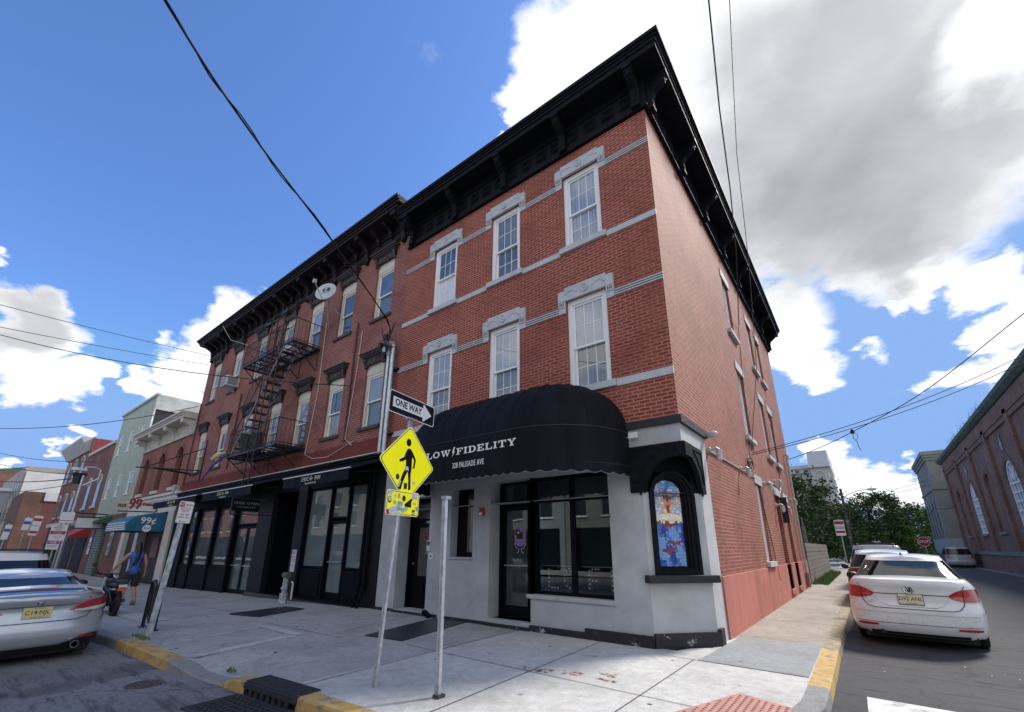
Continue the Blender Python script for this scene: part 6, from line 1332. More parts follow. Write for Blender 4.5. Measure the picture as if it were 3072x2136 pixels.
g = crown(19, (16, 3.5, 4.6), 170, 90, .28, -1.0); g.v = [(p[0]-1, p[1]+90, p[2]+2.2) for p in g.v]; tag(g.build('wooded_bank', LF[0], flip=False), 'dense dark wooded bank closing the far end of the side street', 'trees', None, 'stuff')
g = crown(9, (4.2, .8, .75), 50, 60, .10, -.9); g.v = [(p[0]+5.8, p[1]+72, p[2]+.5) for p in g.v]; tag(g.build('hedge', LF[0], flip=False), 'low clipped dark hedge at the end of the street behind the stop sign', 'hedge')
tree(-63.5, -5.5, 4.2, (1.6, 1.6, 1.5), 'small street tree far down the main street at the left edge', 10, LF[1], 30, 50, .16, -.8, -.4)
r = thing('planter', 'round bush with red flowers behind the parked cars on the left', 'plant', (-36, -2.6, -.4)); g = crown(12, (.55, .55, .5), 16, 50, .07, -.8); g.v = [(p[0]-36, p[1]-2.6, p[2]+1.0) for p in g.v]; g.build('foliage', LF[1], r, flip=False); g = MB(); g.lathe([(0, 0), (.4, 0), (.5, .6), (0, .6)], (-36, -2.6, -.4), 'z', 14); g.build('pot', STG, r)
# ------------------------------------------------------------------ street lamps, poles
r = thing('street_lamp', 'wooden pole with a curved arm street lamp over the side street', 'street lamp', (1.0, 47, 0)); g = MB(); g.cyl((1.0, 47, 0), (1.0, 47, 7.1), .15, 10, r2=.12); g.build('pole', mat('pole_wood', (.13, .10, .085), .85, .2), r)
g = MB(); g.tube([(1.0, 47, 6.1), (1.5, 47, 6.5), (2.3, 47, 6.8), (3.1, 47, 6.9)], .04, 6); g.build('arm', FX, r); g = MB(); g.lathe([(0, 0), (.10, .1), (.16, .4), (.10, .75), (0, .8)], (3.0, 47, 6.88), 'x', 12); g.build('lamp_head', PLA, r)
r = thing('street_lamp', 'small wall mounted bracket lamp farther back among the trees', 'street lamp', (2.6, 62, 0)); g = MB(); g.cyl((2.6, 62, 0), (2.6, 62, 5.6), .07, 8); g.tube([(2.6, 62, 5.5), (2.8, 62, 5.9), (3.4, 62, 5.95)], .04, 6); g.build('pole', IRON, r); g = MB(); g.lathe([(0, 0), (.12, .15), (0, .5)], (3.3, 62, 5.93), 'x', 10); g.build('lamp_head', PLA, r)
r = thing('utility_pole', 'leaning metal pole with a transformer and lamp arm in front of the brown houses', 'utility pole', (-31.9, -2.6, -.4)); g = MB(); g.tube([(-31.9, -2.6, -.4), (-32.0, -2.55, 5.2)], .07, 8); g.tube([(-32.0, -2.55, 4.6), (-32.0, -1.9, 5.1), (-32.0, -1.9, 5.6), (-32.0, -2.2, 5.7), (-32, -2.6, 5.65)], .06, 6); g.build('pole', GALV, r)
g = MB(); g.lathe([(0, 0), (.22, .02), (.24, .5), (0, .55)], (-32.3, -2.7, 4.75), 'z', 12); g.box(-32.5, -3.0, 5.2, -32.1, -2.4, 5.35); g.build('transformer', IRON, r); g = MB(); g.box(-32.2, -3.1, 5.45, -31.8, -2.5, 5.6); g.build('lamp_head', PLA, r)
# ------------------------------------------------------------------ wires
WIR = mat('wire_black', (.008, .008, .009), .6, 0)
def cable(pts, rad, label, sag=0, group='overhead cables'):
    P = [Vector(p) for p in pts]; out = []
    for i in range(len(P)-1):
        for k_ in range(12): t_ = k_/12; q = P[i].lerp(P[i+1], t_); q.z -= sag*4*t_*(1-t_); out.append(q)
    out.append(P[-1]); a = MB(); a.tube(out, rad, 6); return tag(a.build('overhead_cable', WIR, flip=False), label, 'cable', group)
def smooth(pts, n=8):
    P = [Vector(p) for p in pts]; out = []
    for i in range(len(P)-1):
        p0, p1, p2, p3 = P[max(i-1, 0)], P[i], P[i+1], P[min(i+2, len(P)-1)]
        for k_ in range(n): t_ = k_/n; out.append(.5*((2*p1)+(p2-p0)*t_+(2*p0-5*p1+4*p2-p3)*t_*t_+(3*p1-p0-3*p2+p3)*t_**3))
    out.append(P[-1]); return out
thick = [(-7.85, -.36, 7.1), (-7.55, -.62, 7.56), (-5.69, -3.4, 7.6), (-4.46, -5.55, 7.72), (-3.47, -6.95, 7.80), (-1.5, -9.6, 8.2), (2, -14.5, 9.3)]
a = MB(); a.tube(smooth(thick), .017, 6); tag(a.build('overhead_cable', WIR, flip=False), 'thick black service cable from the weather head to the top left corner of the picture', 'cable', 'overhead cables')
a = MB(); sp = smooth(thick); a.tube([p+Vector((.03*math.sin(i*.8), .03*math.cos(i*.8), .02*math.sin(i*1.1))) for i, p in enumerate(sp)], .010, 5); tag(a.build('overhead_cable', WIR, flip=False), 'thinner strand twisted around the thick service cable', 'cable', 'overhead cables')
cable([(.06, 7.43, 8.42), (.66, 4.76, 9.3), (1.05, 2.38, 9.4), (1.35, .2, 9.5), (1.75, -2.2, 9.7), (2.4, -7, 10.2)], .013, 'left of the two black cables dropping steeply to the side wall hook')
cable([(.05, 6.1, 4.0), (.5, 6.2, 6.4), (.84, 5.55, 9.36), (1.3, 2.6, 10.6), (2.12, -1.9, 10.9), (2.5, -7, 11.5)], .009, 'right thin cable that drops almost straight down past the cornice')
cable([(.05, 6.15, 3.95), (7.3, 13.36, 7.54)], .011, 'upper of the two parallel cables rising to the right from the side wall', .25)
cable([(.05, 6.12, 3.90), (7.26, 13.43, 7.31)], .011, 'lower of the two parallel cables rising to the right from the side wall', .25)
a = MB(); a.tube(smooth([(-.4, 17.2, 5.45), (1.0, 15.6, 5.55), (2.43, 13.4, 5.69), (4.6, 12.5, 6.6), (7.1, 11.2, 8.2), (9, 10, 9.4)]), .014, 6); tag(a.build('overhead_cable', WIR, flip=False), 'twisted cable with a knot rising to the right edge across the blue sky', 'cable', 'overhead cables')
a = MB(); a.lathe([(0, -.09), (.06, -.06), (.07, .03), (.03, .1), (0, .11)], (2.43, 13.4, 5.69), 'z', 8); a.tube(smooth([(2.45, 13.4, 5.65), (2.42, 13.4, 5.45), (2.50, 13.4, 5.3), (2.52, 13.4, 5.1), (2.56, 13.4, 4.95)]), .010, 5); a.tube(smooth([(2.48, 13.4, 5.66), (2.56, 13.4, 5.55), (2.53, 13.4, 5.4), (2.47, 13.4, 5.38)]), .008, 5); tag(a.build('cable_splice', WIR), 'black cable splice with loose dangling ends on the knotted cable', 'cable')
for (p0, p1, rd, sg, lb) in (((-24.0, -.1, 11.2), (-20.5, -7.48, 9.51), .012, .05, 'topmost thin cable crossing to the left edge of the sky'), ((-24.0, -.1, 10.68), (-20.75, -7.29, 8.8), .012, .05, 'second thin cable crossing to the left edge of the sky'), ((-9.9, -.1, 6.3), (-20.83, -7.23, 8.55), .014, .35, 'cable running from the brick front near the conduits out to the left edge'),
    ((-24.2, -.1, 8.4), (-37.3, -5.97, 8.06), .018, .35, 'cable crossing the green house towards the left edge'), ((-34, -2.0, 6.3), (-47.4, -5.25, 7.96), .018, .2, 'upper cable meeting the transformer pole from the left'), ((-32.0, -2.6, 5.3), (-47.5, -5.06, 7.18), .022, .2, 'middle cable meeting the transformer pole from the left'), ((-32.0, -2.6, 5.1), (-60, -5.6, 7.2), .03, .3, 'thick cable meeting the transformer pole from the left'), ((-32.0, -2.6, 4.8), (-60, -5.8, 6.0), .02, .3, 'lowest cable meeting the transformer pole from the left')):
    cable([p0, p1], rd, lb, sg)
cable([(3.0, 60, 7.6), (9.0, 61, 9.0)], .022, 'far cable across the clouds to the grey block', .2); cable([(2.0, 60, 7.1), (9.0, 61, 8.4)], .022, 'lower far cable across the clouds to the grey block', .2); cable([(9.9, 55, 5.6), (8.6, 59, 5.7), (7.6, 62, 4.6), (6.4, 63, 4.9)], .03, 'dark cable looping off the church wall in front of the grey block', .25)
# ------------------------------------------------------------------ signs
def rrect(w_, h_, r0, n=5):
    pts = []
    for cx, cy, a0 in ((w_/2-r0, h_/2-r0, 0), (-w_/2+r0, h_/2-r0, 90), (-w_/2+r0, -h_/2+r0, 180), (w_/2-r0, -h_/2+r0, 270)):
        for i in range(n+1): q = R_(a0+90*i/n); pts.append((cx+r0*math.cos(q), cy+r0*math.sin(q)))
    return pts
def sign_frame(cx, cy, cz, th, roll=0):
    # x along the sign face, y up, z out of the face
    e = Vector((math.cos(th), math.sin(th), 0)); up_ = Vector((0, 0, 1)); n_ = e.cross(up_)
    return Matrix(((e.x, up_.x, n_.x, cx), (e.y, up_.y, n_.y, cy), (e.z, up_.z, n_.z, cz), (0, 0, 0, 1))) @ Matrix.Rotation(roll, 4, 'Z')
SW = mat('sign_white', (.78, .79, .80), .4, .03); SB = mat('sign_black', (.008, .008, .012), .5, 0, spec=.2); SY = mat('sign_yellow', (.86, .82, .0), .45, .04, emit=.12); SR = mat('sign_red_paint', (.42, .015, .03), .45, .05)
def plate(g, T, poly, z0, m): g.T = T; g.prism(poly, z0, z0+.0012, 'xy', m); g.T = Matrix.Identity(4)
def u_post(g, p0, p1, w_=.058):
    p0, p1 = Vector(p0), Vector(p1); d_ = (p1-p0); L_ = d_.length; z_ = d_.normalized(); x_ = Vector((.145, -.99, 0)).cross(z_).normalized() if False else Vector((.15, .99, 0)); x_ = (x_-z_*x_.dot(z_)).normalized(); y_ = z_.cross(x_)
    g.T = Matrix(((x_.x, y_.x, z_.x, p0.x), (x_.y, y_.y, z_.y, p0.y), (x_.z, y_.z, z_.z, p0.z), (0, 0, 0, 1)))
    t_ = .004; h = w_/2
    g.box(-h*.45, -.012-t_, 0, h*.45, -.012, L_); g.box(-h*.45-t_, -.012, 0, -h*.45, .012, L_); g.box(h*.45, -.012, 0, h*.45+t_, .012, L_); g.box(-h, .012, 0, -h*.45, .012+t_, L_); g.box(h*.45, .012, 0, h, .012+t_, L_)
    g.T = Matrix.Identity(4)
TH = 1.716
r = thing('pedestrian_sign_post', 'leaning steel post with one way sign above a yellow pedestrian crossing sign', 'street sign', (-2.394, -3.776, 0))
g = MB(); u_post(g, (-2.42, -3.776, 0), (-2.455, -3.56, 3.05)); g.build('post', GALV, r)
T = sign_frame(-2.412, -3.568, 2.484, TH); d_ = .72
g = MB(); dia = [(x*math.cos(R_(45))-y*math.sin(R_(45)), x*math.sin(R_(45))+y*math.cos(R_(45))) for x, y in rrect(d_, d_, .05)]
k2 = lambda s: [(x*math.cos(R_(45))-y*math.sin(R_(45)), x*math.sin(R_(45))+y*math.cos(R_(45))) for x, y in rrect(d_-s, d_-s, .045)]
plate(g, T, dia, 0, 3); plate(g, T, k2(.028), .0015, 1); plate(g, T, k2(.046), .003, 0)
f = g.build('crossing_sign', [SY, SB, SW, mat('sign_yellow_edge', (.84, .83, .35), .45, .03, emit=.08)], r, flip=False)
def pfig(g, T, z):
    s = .0029; P = lambda l: [((x-525)*s*.33*1.0, (y)*s*.33) for x, y in l]
    # walking figure traced in sign units (metres)
    body = [(.0, .20), (-.035, .19), (-.065, .13), (-.085, .075), (-.10, .065), (-.165, .03), (-.16, -.0), (-.09, .02), (-.05, .045), (-.045, -.02), (-.05, -.07), (-.09, -.14), (-.12, -.22), (-.155, -.33), (-.105, -.345), (-.07, -.235), (-.035, -.155), (.0, -.10), (.015, -.18), (.03, -.34), (.07, -.325), (.06, -.20), (.055, -.12), (.065, -.06), (.06, .06), (.065, .095), (.10, .055), (.085, -.05), (.115, -.05), (.135, .065), (.07, .155), (.03, .19)]
    plate(g, T, body, z, 1)
    n = 14; plate(g, T, [(-.02+.045*math.cos(2*math.pi*i/n), .275+.052*math.sin(2*math.pi*i/n)) for i in range(n)], z, 1)
g = MB(); pfig(g, T, .0045); g.build('walking_figure', [SW, SB], f)
STK = [mat('sticker_%s' % n_, c, .5, .5, 60) for n_, c in (('white', (.70, .72, .74)), ('black', (.02, .02, .025)), ('blue', (.35, .50, .58)), ('lilac', (.50, .42, .52)), ('green', (.40, .62, .42)), ('orange', (.75, .55, .40)), ('crimson', (.55, .06, .02)))]
def circ(cx, cy, rx, ry=None, n=16): ry = ry or rx; return [(cx+rx*math.cos(2*math.pi*i/n), cy+ry*math.sin(2*math.pi*i/n)) for i in range(n)]
def rect(cx, cy, w_, h_, a_=0): c, s = math.cos(a_), math.sin(a_); return [(cx+x*c-y*s, cy+x*s+y*c) for x, y in ((-w_/2, -h_/2), (w_/2, -h_/2), (w_/2, h_/2), (-w_/2, h_/2))]
def sticker(g, T, poly, m_): g_ = MB(); plate(g_, T, poly, g, 0); g_.build('sticker', STK[m_], SP_)
SP_ = f
for z_, p, m_ in ((.007, circ(-.02, -.075, .028, .04), 0), (.0085, rect(-.02, -.10, .03, .03), 1), (.0065, circ(-.175, -.19, .03, .036), 1), (.007, rect(-.135, -.27, .035, .09, -.4), 4), (.0065, rect(-.025, -.29, .055, .075), 1), (.0065, circ(.12, -.235, .028, .02), 0)): sticker(z_, T, p, m_)
T2 = sign_frame(-2.400, -3.62, 1.975, 1.716, -.0); T2 = T2 @ Matrix.Translation((0, 0, .012)); w_, h_ = .575, .30
g = MB(); plate(g, T2, rrect(w_, h_, .04), 0, 3); plate(g, T2, rrect(w_-.024, h_-.024, .034), .0015, 1); plate(g, T2, rrect(w_-.038, h_-.038, .03), .003, 0)
f = g.build('sub_sign', [SY, SB, SW, MATS['sign_yellow_edge']], r, flip=False); SP_ = f
g = MB(); plate(g, T2, [(.02, -.01), (.14, .075), (.165, .05), (.10, .01), (.08, -.05), (.04, -.075), (.03, -.03)], .0045, 0); g.build('arrow', SB, f)
for z_, p, m_ in ((.006, circ(-.235, .11, .035, .03), 0), (.006, circ(-.235, .03, .03, .042), 1), (.008, circ(-.235, .035, .022, .028), 0), (.006, rect(-.15, .08, .03, .055), 0), (.006, rect(-.085, .085, .038, .055, .1), 3), (.006, circ(-.15, .0, .03, .026), 4), (.007, rect(-.15, -.09, .17, .09, .25), 0), (.008, rect(-.06, -.035, .09, .11), 2), (.009, circ(-.05, -.04, .022), 0), (.007, rect(.02, -.075, .12, .05, .35), 4), (.010, circ(.0, .06, .03, .036), 1), (.006, rect(.19, .10, .11, .075), 0), (.008, rect(.19, .082, .10, .02), 5), (.009, rect(.11, -.005, .055, .075), 1), (.006, rect(.20, .01, .06, .02), 3), (.006, rect(.19, -.10, .05, .06), 1), (.008, rect(.19, -.11, .035, .03), 0), (.006, rect(.245, -.05, .045, .05), 2), (.006, circ(-.245, -.115, .032, .033), 6), (.006, circ(.02, -.125, .015, .02), 0), (.006, rect(-.07, -.13, .05, .03), 0)): sticker(z_, T2, p, m_)
T3 = sign_frame(-2.416, -3.555, 3.229, 1.723, -.016); w_, h_ = .88, .294
g = MB(); plate(g, T3, rrect(w_, h_, .035), 0, 0); plate(g, T3, rrect(w_-.022, h_-.022, .03), .0015, 1)
plate(g, T3, [(-.375, -.068), (-.375, .068), (.20, .068), (.195, .115), (.215, .12), (.375, 0), (.215, -.12), (.195, -.115), (.20, -.068)], .003, 0)
f = g.build('one_way_sign', [SW, SB], r, flip=False)
g = MB(); g.text('ONE WAY', .125, T3 @ Matrix.Translation((-.085, 0, .0045)), 0, .0008, bold=.003, sx=.86); g.build('lettering', SB, f, flip=False)
g = MB(); g.T = T3; g.box(-.09, -.16, -.03, .09, -.135, .02); g.box(-.03, -.32, -.03, .03, -.16, -.01); g.T = Matrix.Identity(4); g.build('sign_bracket', GALV, r)
r = thing('bare_sign_post', 'bare perforated steel post without a sign, right of the yellow sign post', 'post', (-1.616, -3.583, 0))
g = MB(); u_post(g, (-1.62, -3.583, 0.02), (-1.66, -3.585, 2.0), .075); g.build('post', GALV, r)
g = MB(); g.box(-1.66, -3.63, -.01, -1.58, -3.53, .03); g.box(-1.665, -3.60, .03, -1.650, -3.57, .16); g.build('anchor', mat('rust_dark', (.05, .045, .045), .8, .3), r); g = MB(); g.box(-1.70, -3.62, 1.985, -1.62, -3.54, 2.02); g.build('cap', GALV, r)
g = MB()
for i in range(66): z = .06+i*.0285; g.box(-1.604, -3.594-.0, z, -1.6015, -3.586, z+.011)
r2_ = g
r = thing('parking_sign_post', 'leaning weathered post with a no parking sign beside the bike rack', 'street sign', (-7.93, -4.406, 0))
g = MB(); u_post(g, (-7.93, -4.406, 0), (-7.90, -4.30, 2.25), .09); g.build('post', mat('weathered_steel', (.42, .47, .50), .55, .5, 7, metal=.5), r)
T4 = sign_frame(-7.86, -4.305, 2.06, 1.62, -.03); w_, h_ = .235, .40
g = MB(); plate(g, T4, rrect(w_, h_, .03), 0, 0); plate(g, T4, rrect(w_-.012, h_-.012, .026), .0015, 1); plate(g, T4, rrect(w_-.02, h_-.02, .024), .003, 0); plate(g, T4, rect(-.065, .135, .075, .08), .0045, 1)
plate(g, T4, rect(.0, .085, .20, .004), .0045, 1); plate(g, T4, [(-.06, -.165), (-.04, -.150), (-.04, -.161), (.05, -.161), (.05, -.169), (-.04, -.169), (-.04, -.18)], .0045, 1)
f = g.build('no_parking_sign', [SW, SR], r, flip=False); M_ = lambda x, y: T4 @ Matrix.Translation((x, y, .0065))
g = MB(); g.text('NO', .065, M_(-.065, .135), 1, .0005, sx=.75); g.text('PARKING', .045, M_(.045, .13), 0, .0005, sx=.6, bold=.0008)
for y, tx in ((.06, 'EXCEPT VEHICLES'), (.035, 'LOADING AND'), (.010, 'UNLOADING')): g.text(tx, .025, M_(0, y), 0, .0004, sx=.8)
g.text('7AM - 4PM', .038, M_(0, -.045), 0, .0004, sx=.9, bold=.0006); g.text('MON - SAT', .038, M_(0, -.095), 0, .0004, sx=.9, bold=.0006); g.build('lettering', [SR, SW], f, flip=False)
def pole_sign(x, y, z0, zt, th, w_, h_, label, rows, roll=0.0, zb=None, pc=None):
    r = thing('street_sign', label, 'street sign', (x, y, z0)); g = MB(); g.cyl((x, y, z0), (x, y, zt+.05), .03, 8); g.build('post', pc or GALV, r)
    T = sign_frame(x, y, zt-h_/2, th, roll) @ Matrix.Translation((0, 0, .035)); g = MB(); plate(g, T, rrect(w_, h_, .04), 0, 0); k_ = 0
    for (cy, hh, m_) in rows: 
        if m_ >= 0: plate(g, T, rect(0, cy*h_, w_*.94, hh*h_), .002, m_)
    f = g.build('board', [SW, SR, mat('sign_blue', (.03, .12, .40), .5, 0), SB], r, flip=False); return r, f, T
r, f, T = pole_sign(-22, -4.13, -.3, 2.21, 1.5, .43, .57, 'white and red snow emergency route sign with a pink for rent board below', [(.0, .22, 1)])
g = MB(); 
for y, tx, s in ((.24, 'SNOW', .06), (.17, 'EMERGENCY', .06), (.11, 'ROUTE', .05)): g.text(tx, s, T @ Matrix.Translation((0, y, .005)), 1, .0005, sx=.85, bold=.001)
g.text('NO PARKING', .055, T @ Matrix.Translation((0, .028, .005)), 0, .0005, sx=.85); g.text('WHEN ROAD IS', .035, T @ Matrix.Translation((0, -.015, .005)), 0, .0005, sx=.8); g.text('SNOW COVERED', .035, T @ Matrix.Translation((0, -.047, .005)), 0, .0005, sx=.8)
g.text('TOW AWAY', .05, T @ Matrix.Translation((0, -.13, .005)), 1, .0005, sx=.85); g.text('ZONE', .05, T @ Matrix.Translation((0, -.20, .005)), 1, .0005, sx=.85); g.build('lettering', [SW, SR], f, flip=False)
T5 = sign_frame(-21.9, -4.19, 1.47, 1.5); g = MB(); plate(g, T5, rect(0, 0, .34, .30), 0, 0); plate(g, T5, rect(0, .09, .32, .1), .002, 1); f = g.build('rent_board', [SW, mat('rent_pink', (.55, .06, .22), .5, 0)], r, flip=False); g = MB(); g.text('FOR', .09, T5 @ Matrix.Translation((0, .09, .004)), 0, .0005, bold=.001); g.text('RENT', .10, T5 @ Matrix.Translation((0, -.04, .004)), 1, .0005, bold=.001); g.build('lettering', [SW, MATS['rent_pink']], f, flip=False)
pole_sign(-23.2, -3.85, -.3, 2.75, 1.5, .40, .42, 'white paper notice board above the snow emergency sign', [(-.3, .06, 1)])
pole_sign(-26, -4.37, -.35, 2.68, 1.5, .27, .82, 'tall white parking sign with red stripe left of the snow sign', [(.3, .14, 1), (-.33, .12, 1), (0, .02, 2)], -.06)
pole_sign(-29, -4.38, -.4, 2.70, 1.5, .24, .56, 'pale sign with a blue wheelchair symbol, second from the left edge', [(.1, .25, 2)], -.06)
pole_sign(-29, -4.93, -.4, 2.37, 1.5, .22, .66, 'pale sign with a blue wheelchair symbol at the left edge', [(.12, .2, 2)], -.06)
r, f, T = pole_sign(1.2, 20, 0, 2.78, 0.0, .40, .74, 'white street cleaning sign with a red stripe on a post in front of the trees', [(.33, .2, 1), (-.26, .14, 1), (.0, .04, 2), (-.06, .02, 3), (.08, .02, 3)])
r = thing('stop_sign', 'red octagonal stop sign in front of the hedge', 'street sign', (7.2, 60, -.1)); g = MB(); g.cyl((7.2, 60.05, -.1), (7.2, 60.05, 2.7), .05, 8); g.build('post', GALV, r)
T = sign_frame(7.15, 60, 2.18, 0); g = MB(); oc = lambda q: [(q*math.cos(R_(22.5+45*i)), q*math.sin(R_(22.5+45*i))) for i in range(8)]; plate(g, T, oc(.54), 0, 0); plate(g, T, oc(.50), .003, 1); f = g.build('board', [SW, SR], r, flip=False); g = MB(); g.text('STOP', .35, T @ Matrix.Translation((0, 0, .006)), 0, .002, bold=.008, sx=.9); g.build('lettering', SW, f, flip=False)
r = thing('one_way_street_sign', 'small distant one way sign pointing right over the parked cars', 'street sign', (3.0, 58, -.1)); g = MB(); g.cyl((3.05, 58.05, -.1), (3.05, 58.05, 2.3), .04, 8); g.build('post', GALV, r); T = sign_frame(3.05, 58, 2.18, 0); g = MB(); plate(g, T, rrect(.95, .36, .04), 0, 1); plate(g, T, [(-.4, -.07), (-.4, .07), (.15, .07), (.15, .13), (.4, 0), (.15, -.13), (.15, -.07)], .003, 0); g.build('board', [SW, SB], r, flip=False)
# ------------------------------------------------------------------ bike rack
r = thing('bike_rack', 'black wave shaped bike rack at the kerb behind the leaning sign post', 'bike rack', (-8.9, -4.25, 0))
P = []; y = -4.22; hz = .70
def arcx(cx, cz, rad, a0, a1, n=10): return [(cx+rad*math.cos(R_(a0+(a1-a0)*i/n)), y, cz+rad*math.sin(R_(a0+(a1-a0)*i/n))) for i in range(n+1)]
q = .115
P = [(-9.10, y, 0)]+arcx(-9.10+q, hz, q, 180, 0)+arcx(-9.10+3*q, .22, q, 180, 360)+arcx(-9.10+5*q, hz, q, 180, 0)+[(-9.10+6*q, y, 0)]
g = MB(); g.tube(P, .030, 10); g.build('tube', mat('rack_black', (.012, .013, .017), .22, .2, 4, spec=.6), r, smooth=True)
g = MB(); g.lathe([(0, 0), (.07, 0), (.07, .01), (0, .01)], (-9.10, y, 0), 'z', 14); g.build('foot_plate', IRON, r); g = MB(); g.lathe([(0, 0), (.07, 0), (.07, .01), (0, .01)], (-9.10+6*q, y, 0), 'z', 14); g.build('foot_plate', IRON, r)

# ------------------------------------------------------------------ the far side of the main street (mirrored in the shop glass)
def across(x0, x1, h_, m_, label, nwin, rows=(3.5, 5.6)):
    r = thing('facing_house', label, 'house', ((x0+x1)/2, -24, -.13)); g = MB(); g.box(x0, -32, -.3, x1, -19, h_); g.build('wall', m_, r)
    g = MB(); g.box(x0-.1, -32, h_, x1+.1, -18.7, h_+.4); g.build('cornice', CRMC, r)
    T_ = Matrix.Translation((0, -19, 0)) @ Matrix.Rotation(R_(180), 4, 'Z')
    for i in range(nwin):
        for z in rows: x = x0+(x1-x0)*(i+.5)/nwin; g = MB(); g.box(x-.5, -18.999, z, x+.5, -18.95, z+1.4, 0); g.box(x-.6, -18.999, z-.12, x+.6, -18.9, z-.0005, 1); g.build('window', [P_DK, WHT], r)
    g = MB(); g.box(x0+.4, -18.999, -.1, x1-.4, -18.93, 2.7); g.build('shopfront', SF, r)
across(-85, -58.1, 9.0, BRC, 'long red brick row far across the main street, seen only as a reflection', 8); across(-58, -34.1, 8.6, mat('stone_dun', (.24, .22, .19), .8, .2, 1), 'dun stone row across the main street, seen only as a reflection', 7); across(-34, -23.1, 8.0, BRE, 'brown brick house across the main street, seen only mirrored in the shop glass', 4); across(-23, -14.1, 7.2, siding('grey_siding', (.34, .35, .35), .16), 'grey sided house across the main street, seen only as a reflection', 3); across(-14, -5.1, 8.3, mat('stone_facing', (.26, .25, .22), .8, .2, 1), 'stone fronted house across the main street, seen only as a reflection', 4); across(-5, 3.9, 7.4, siding('white_siding', (.60, .62, .62), .2), 'white sided house across the main street, mirrored in the entrance door glass', 3); across(4, 14, 8.0, BRB, 'red brick house across the main street, seen only as a reflection', 4)
g = MB(); g.box(-110, -40, -.128, 30, -16, -.02); struct(g.build('far_pavement', COND))

# ------------------------------------------------------------------ vehicles
TYR = mat('tyre_rubber', (.012, .012, .013), .8, .2, 20); RIM = mat('rim_alloy', (.40, .41, .42), .35, .1, 5, metal=.8); UND = mat('underbody_black', (.006, .006, .007), .8, 0)
CGL = mat('car_glass', (.006, .008, .010), .06, .2, 2, spec=.6); LRED = mat('tail_light_red', (.30, .004, .010), .12, .25, 10, coat=1, emit=.05); LCLR = mat('lamp_clear', (.62, .62, .64), .1, .2, 12, coat=1); BPL = mat('black_plastic', (.012, .012, .014), .5, .1)
PLT = mat('plate_yellow', (.62, .60, .40), .5, .12, 9); CHR = mat('chrome', (.6, .62, .64), .15, .1, 8, metal=1)
def paint(name, c, dirt=.06): return mat(name, c, .32, dirt, 4, coat=1, spec=.5)
def interp(tab, x):
    if x <= tab[0][0]: return tab[0][1]
    for (a, va), (b, vb) in zip(tab, tab[1:]):
        if x <= b: t = (x-a)/(b-a); t = t*t*(3-2*t)*.5+t*.5; return va+(vb-va)*t
    return tab[-1][1]
